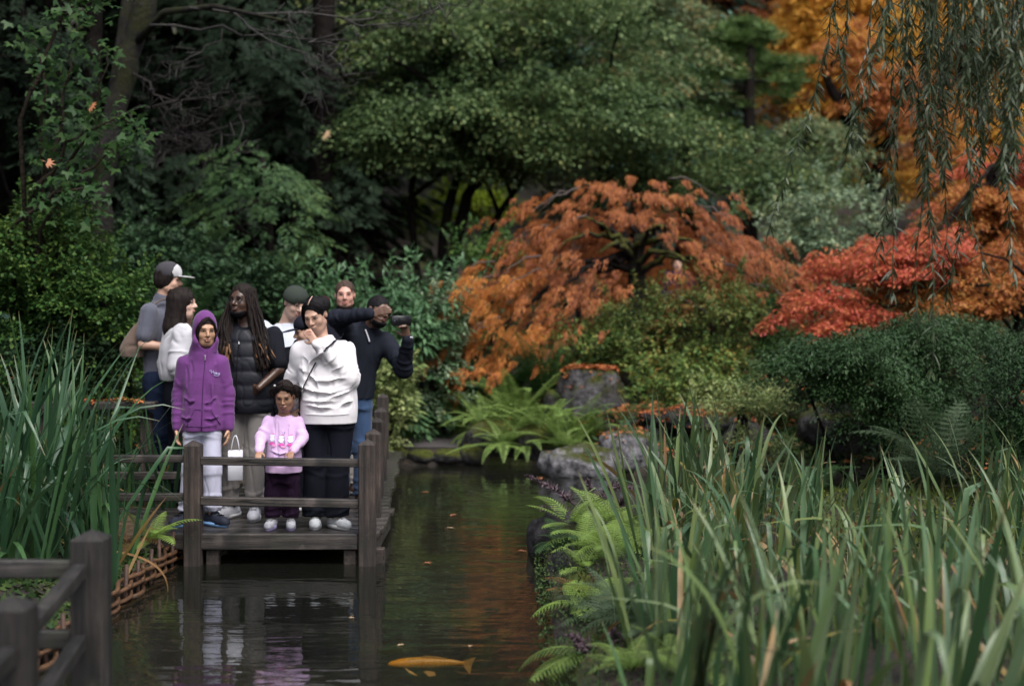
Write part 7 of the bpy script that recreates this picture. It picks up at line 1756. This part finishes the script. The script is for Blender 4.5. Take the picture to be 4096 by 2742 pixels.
f = Fig('man in profile in a two tone trucker cap and grey polo shirt', (-2.935, 11.9), 1.90, SK['light'], .235, yaw=1.45, vox=.009)
f.set(hea=(0, -.065, 1.80), nec=(0, -.0, 1.61), elL=(-.24, .06, 1.27), wrL=(-.20, -.20, 1.235), elR=(.23, -.10, 1.32), wrR=(.07, -.225, 1.50), shL=(-.19, .03, 1.53), shR=(.19, .0, 1.53)); f.R = eul(.08, .10, 0); f.g = 1.05
f.hand = {'R': ((-.3, .1, 1), (0, 1, 0), (-1, 0, .2), .9)}
f.body(1.0, beard='dark', brow='dark'); f.cap_hair('dark', .016, (.066, .095, .09), (0, -.085, -.02), -.075, bumpy=.004)
capd = cloth('charcoal_cap_cotton', (.050, .048, .054), .9, 240); capl = cloth('pale_cap_cotton', (.42, .41, .42), .9, 240)
def tcap(v): v.ell(f.hp((0, .008, .060)), np.array((.090, .108, .090)) * f.hs, .02, f.R); v.cut(f.R @ np.array((0, .05, -1.)), f.hp((0, 0, .030)))
f.wear('cap', capd, lambda v: (tcap(v), v.cut(f.R @ np.array((0, -1., -.15)), f.hp((0, -.045, .09)))), f.J['hea'] - .2, f.J['hea'] + .24, None, .007)
f.wear('cap_front', capl, lambda v: (tcap(v), v.cut(f.R @ np.array((0, 1., .15)), f.hp((0, -.046, .09)))), f.J['hea'] - .2, f.J['hea'] + .24, None, .007)
V, Fq = sphere_vf(f.hp((0, -.135, .038)), np.array((.078, .075, .007)), f.R, 16); obj('cap_peak', V, Fq, capl, f.e)
POL = cloth('grey_polo_cotton', (.085, .088, .115), .9, 240)
v, _ = f.wear('polo_shirt', POL, lambda v: (v.stack([(.98, .165, .125, 0, .01), (1.15, .165, .13, 0, .01), (1.36, .182, .135, 0, .01), (1.50, .165, .11, 0, .01), (1.61, .075, .075, 0, .0)], .04), [sleeve(v, f.J, S, (.078, .078, 0), .05, .72) for S in 'LR'], v.cone((0, .01, 1.60), (0, -.01, 1.64), .072, .070, .02)), (-.38, -.28, .92), (.38, .28, 1.72), (.005, (11, 11, 3.2), 43.0))
f.trousers(cloth('navy_trouser_cotton', (.010, .016, .036), .85, 240), (.108, .085, .072), .09, 1.02, .17, .135)
for S in 'LR': f.shoe(S, BRN, GREYSOLE, .29, .05, .085)
tb = empty('tote_bag', (f.pos[0] - .17, f.pos[1] - .16, 1.16), 'brown cloth tote bag slung behind the man in the trucker cap', 'bag', .1)
TOT = cloth('brown_canvas', (.12, .085, .068), .95, 160)
v = Vol((-.25, -.16, -.06), (.30, .16, .56), .009)
v.stack([(.0, .09, .06, -.03, 0), (.07, .105, .07, -.03, 0), (.17, .085, .055, .0, 0), (.28, .05, .04, .045, 0), (.38, .025, .025, .09, 0)], .04); V, Fq = v.mesh(); V = fold(V, Fq, .008, (7, 7, 5), 3.0); obj('sack', V, Fq, TOT, tb)
V, Fq = tube(bez((.09, 0, .36), (.26, .03, .48), (.0, 0, .07), 8), .016, 6, .5); obj('strap', V, Fq, TOT, tb)

f = Fig('woman with long dark hair in a light grey jacket, turned away', (-2.705, 11.55), 1.70, SK['pale'], .225, yaw=2.0, vox=.009)
f.set(hea=(0, -.035, 1.605), elL=(-.225, .05, 1.10), wrL=(-.16, -.19, 1.06), elR=(.22, .04, 1.10), wrR=(.15, -.19, 1.08)); f.R = eul(-.55, .02, 0)
f.body(.9)
def longhair(v):
    h0 = f.J['hea']; v.cone(h0 + (0, .035, .02), h0 + (0, .075, -.20), .098, .085, .04); v.cone(h0 + (0, .075, -.20), h0 + (0, .085, -.34), .085, .055, .04)
f.cap_hair('dark', .013, (.060, .085, .085), (0, -.095, -.045), -.09, longhair, .007, bumpy=.003)
strands(f, 'dark', [(50, (.004, .03, .010), [(-.004, -.02, .125), (-.055, -.02, .09), (-.082, .0, .02), (-.085, .02, -.08), (-.075, .05, -.20), (-.07, .06, -.32)]), (50, (.004, .03, .010), [(.004, -.02, .125), (.055, -.02, .09), (.082, .0, .02), (.085, .02, -.08), (.075, .05, -.20), (.07, .06, -.32)])], 7)
JGR = cloth('light_grey_fleece', (.44, .43, .46), .92, 200, .05)
f.wear('jacket', JGR, lambda v: (v.stack([(.98, .165, .130, 0, .01), (1.02, .185, .148, 0, .01), (1.12, .190, .155, 0, .01), (1.25, .185, .145, 0, .01), (1.36, .158, .11, 0, .01), (1.44, .085, .08, 0, .01)], .04), [sleeve(v, f.J, S, (.088, .084, .052)) for S in 'LR']), (-.40, -.34, .92), (.40, .30, 1.54), (.009, (11, 11, 3.2), 53.0))
f.trousers(BKT, (.098, .078, .066), .09, 1.02, .16, .125)
for S in 'LR': f.shoe(S, NAV, GREYSOLE, .25, .045, .08)

pz = gz(P(678, 265, 22.0)[0], 22.0)
f = Fig('person in a navy jacket far back under the orange maple', (P(677, 265, 22.0)[0], 22.0), 1.55, SK['light'], .23, vox=.014, z=1.62 + 45 / F * 22 - 1.55)
f.body(1.0); f.cap_hair('brown', .012, h=.009)
f.wear('jacket', cloth('blue_shell', (.008, .012, .036), .7, 200), lambda v: (v.stack([(.75, .17, .13, 0, 0), (1.05, .175, .135, 0, 0), (1.22, .16, .11, 0, 0), (1.32, .08, .07, 0, 0)], .04), [sleeve(v, f.J, S, (.085, .075, .055)) for S in 'LR']), (-.42, -.3, .7), (.42, .3, 1.42), None, .014)
f.trousers(BKT, (.10, .08, .07), .09, .85, .16, .125)
for S in 'LR': f.shoe(S, NAV, GREYSOLE, .27, .05, .085)
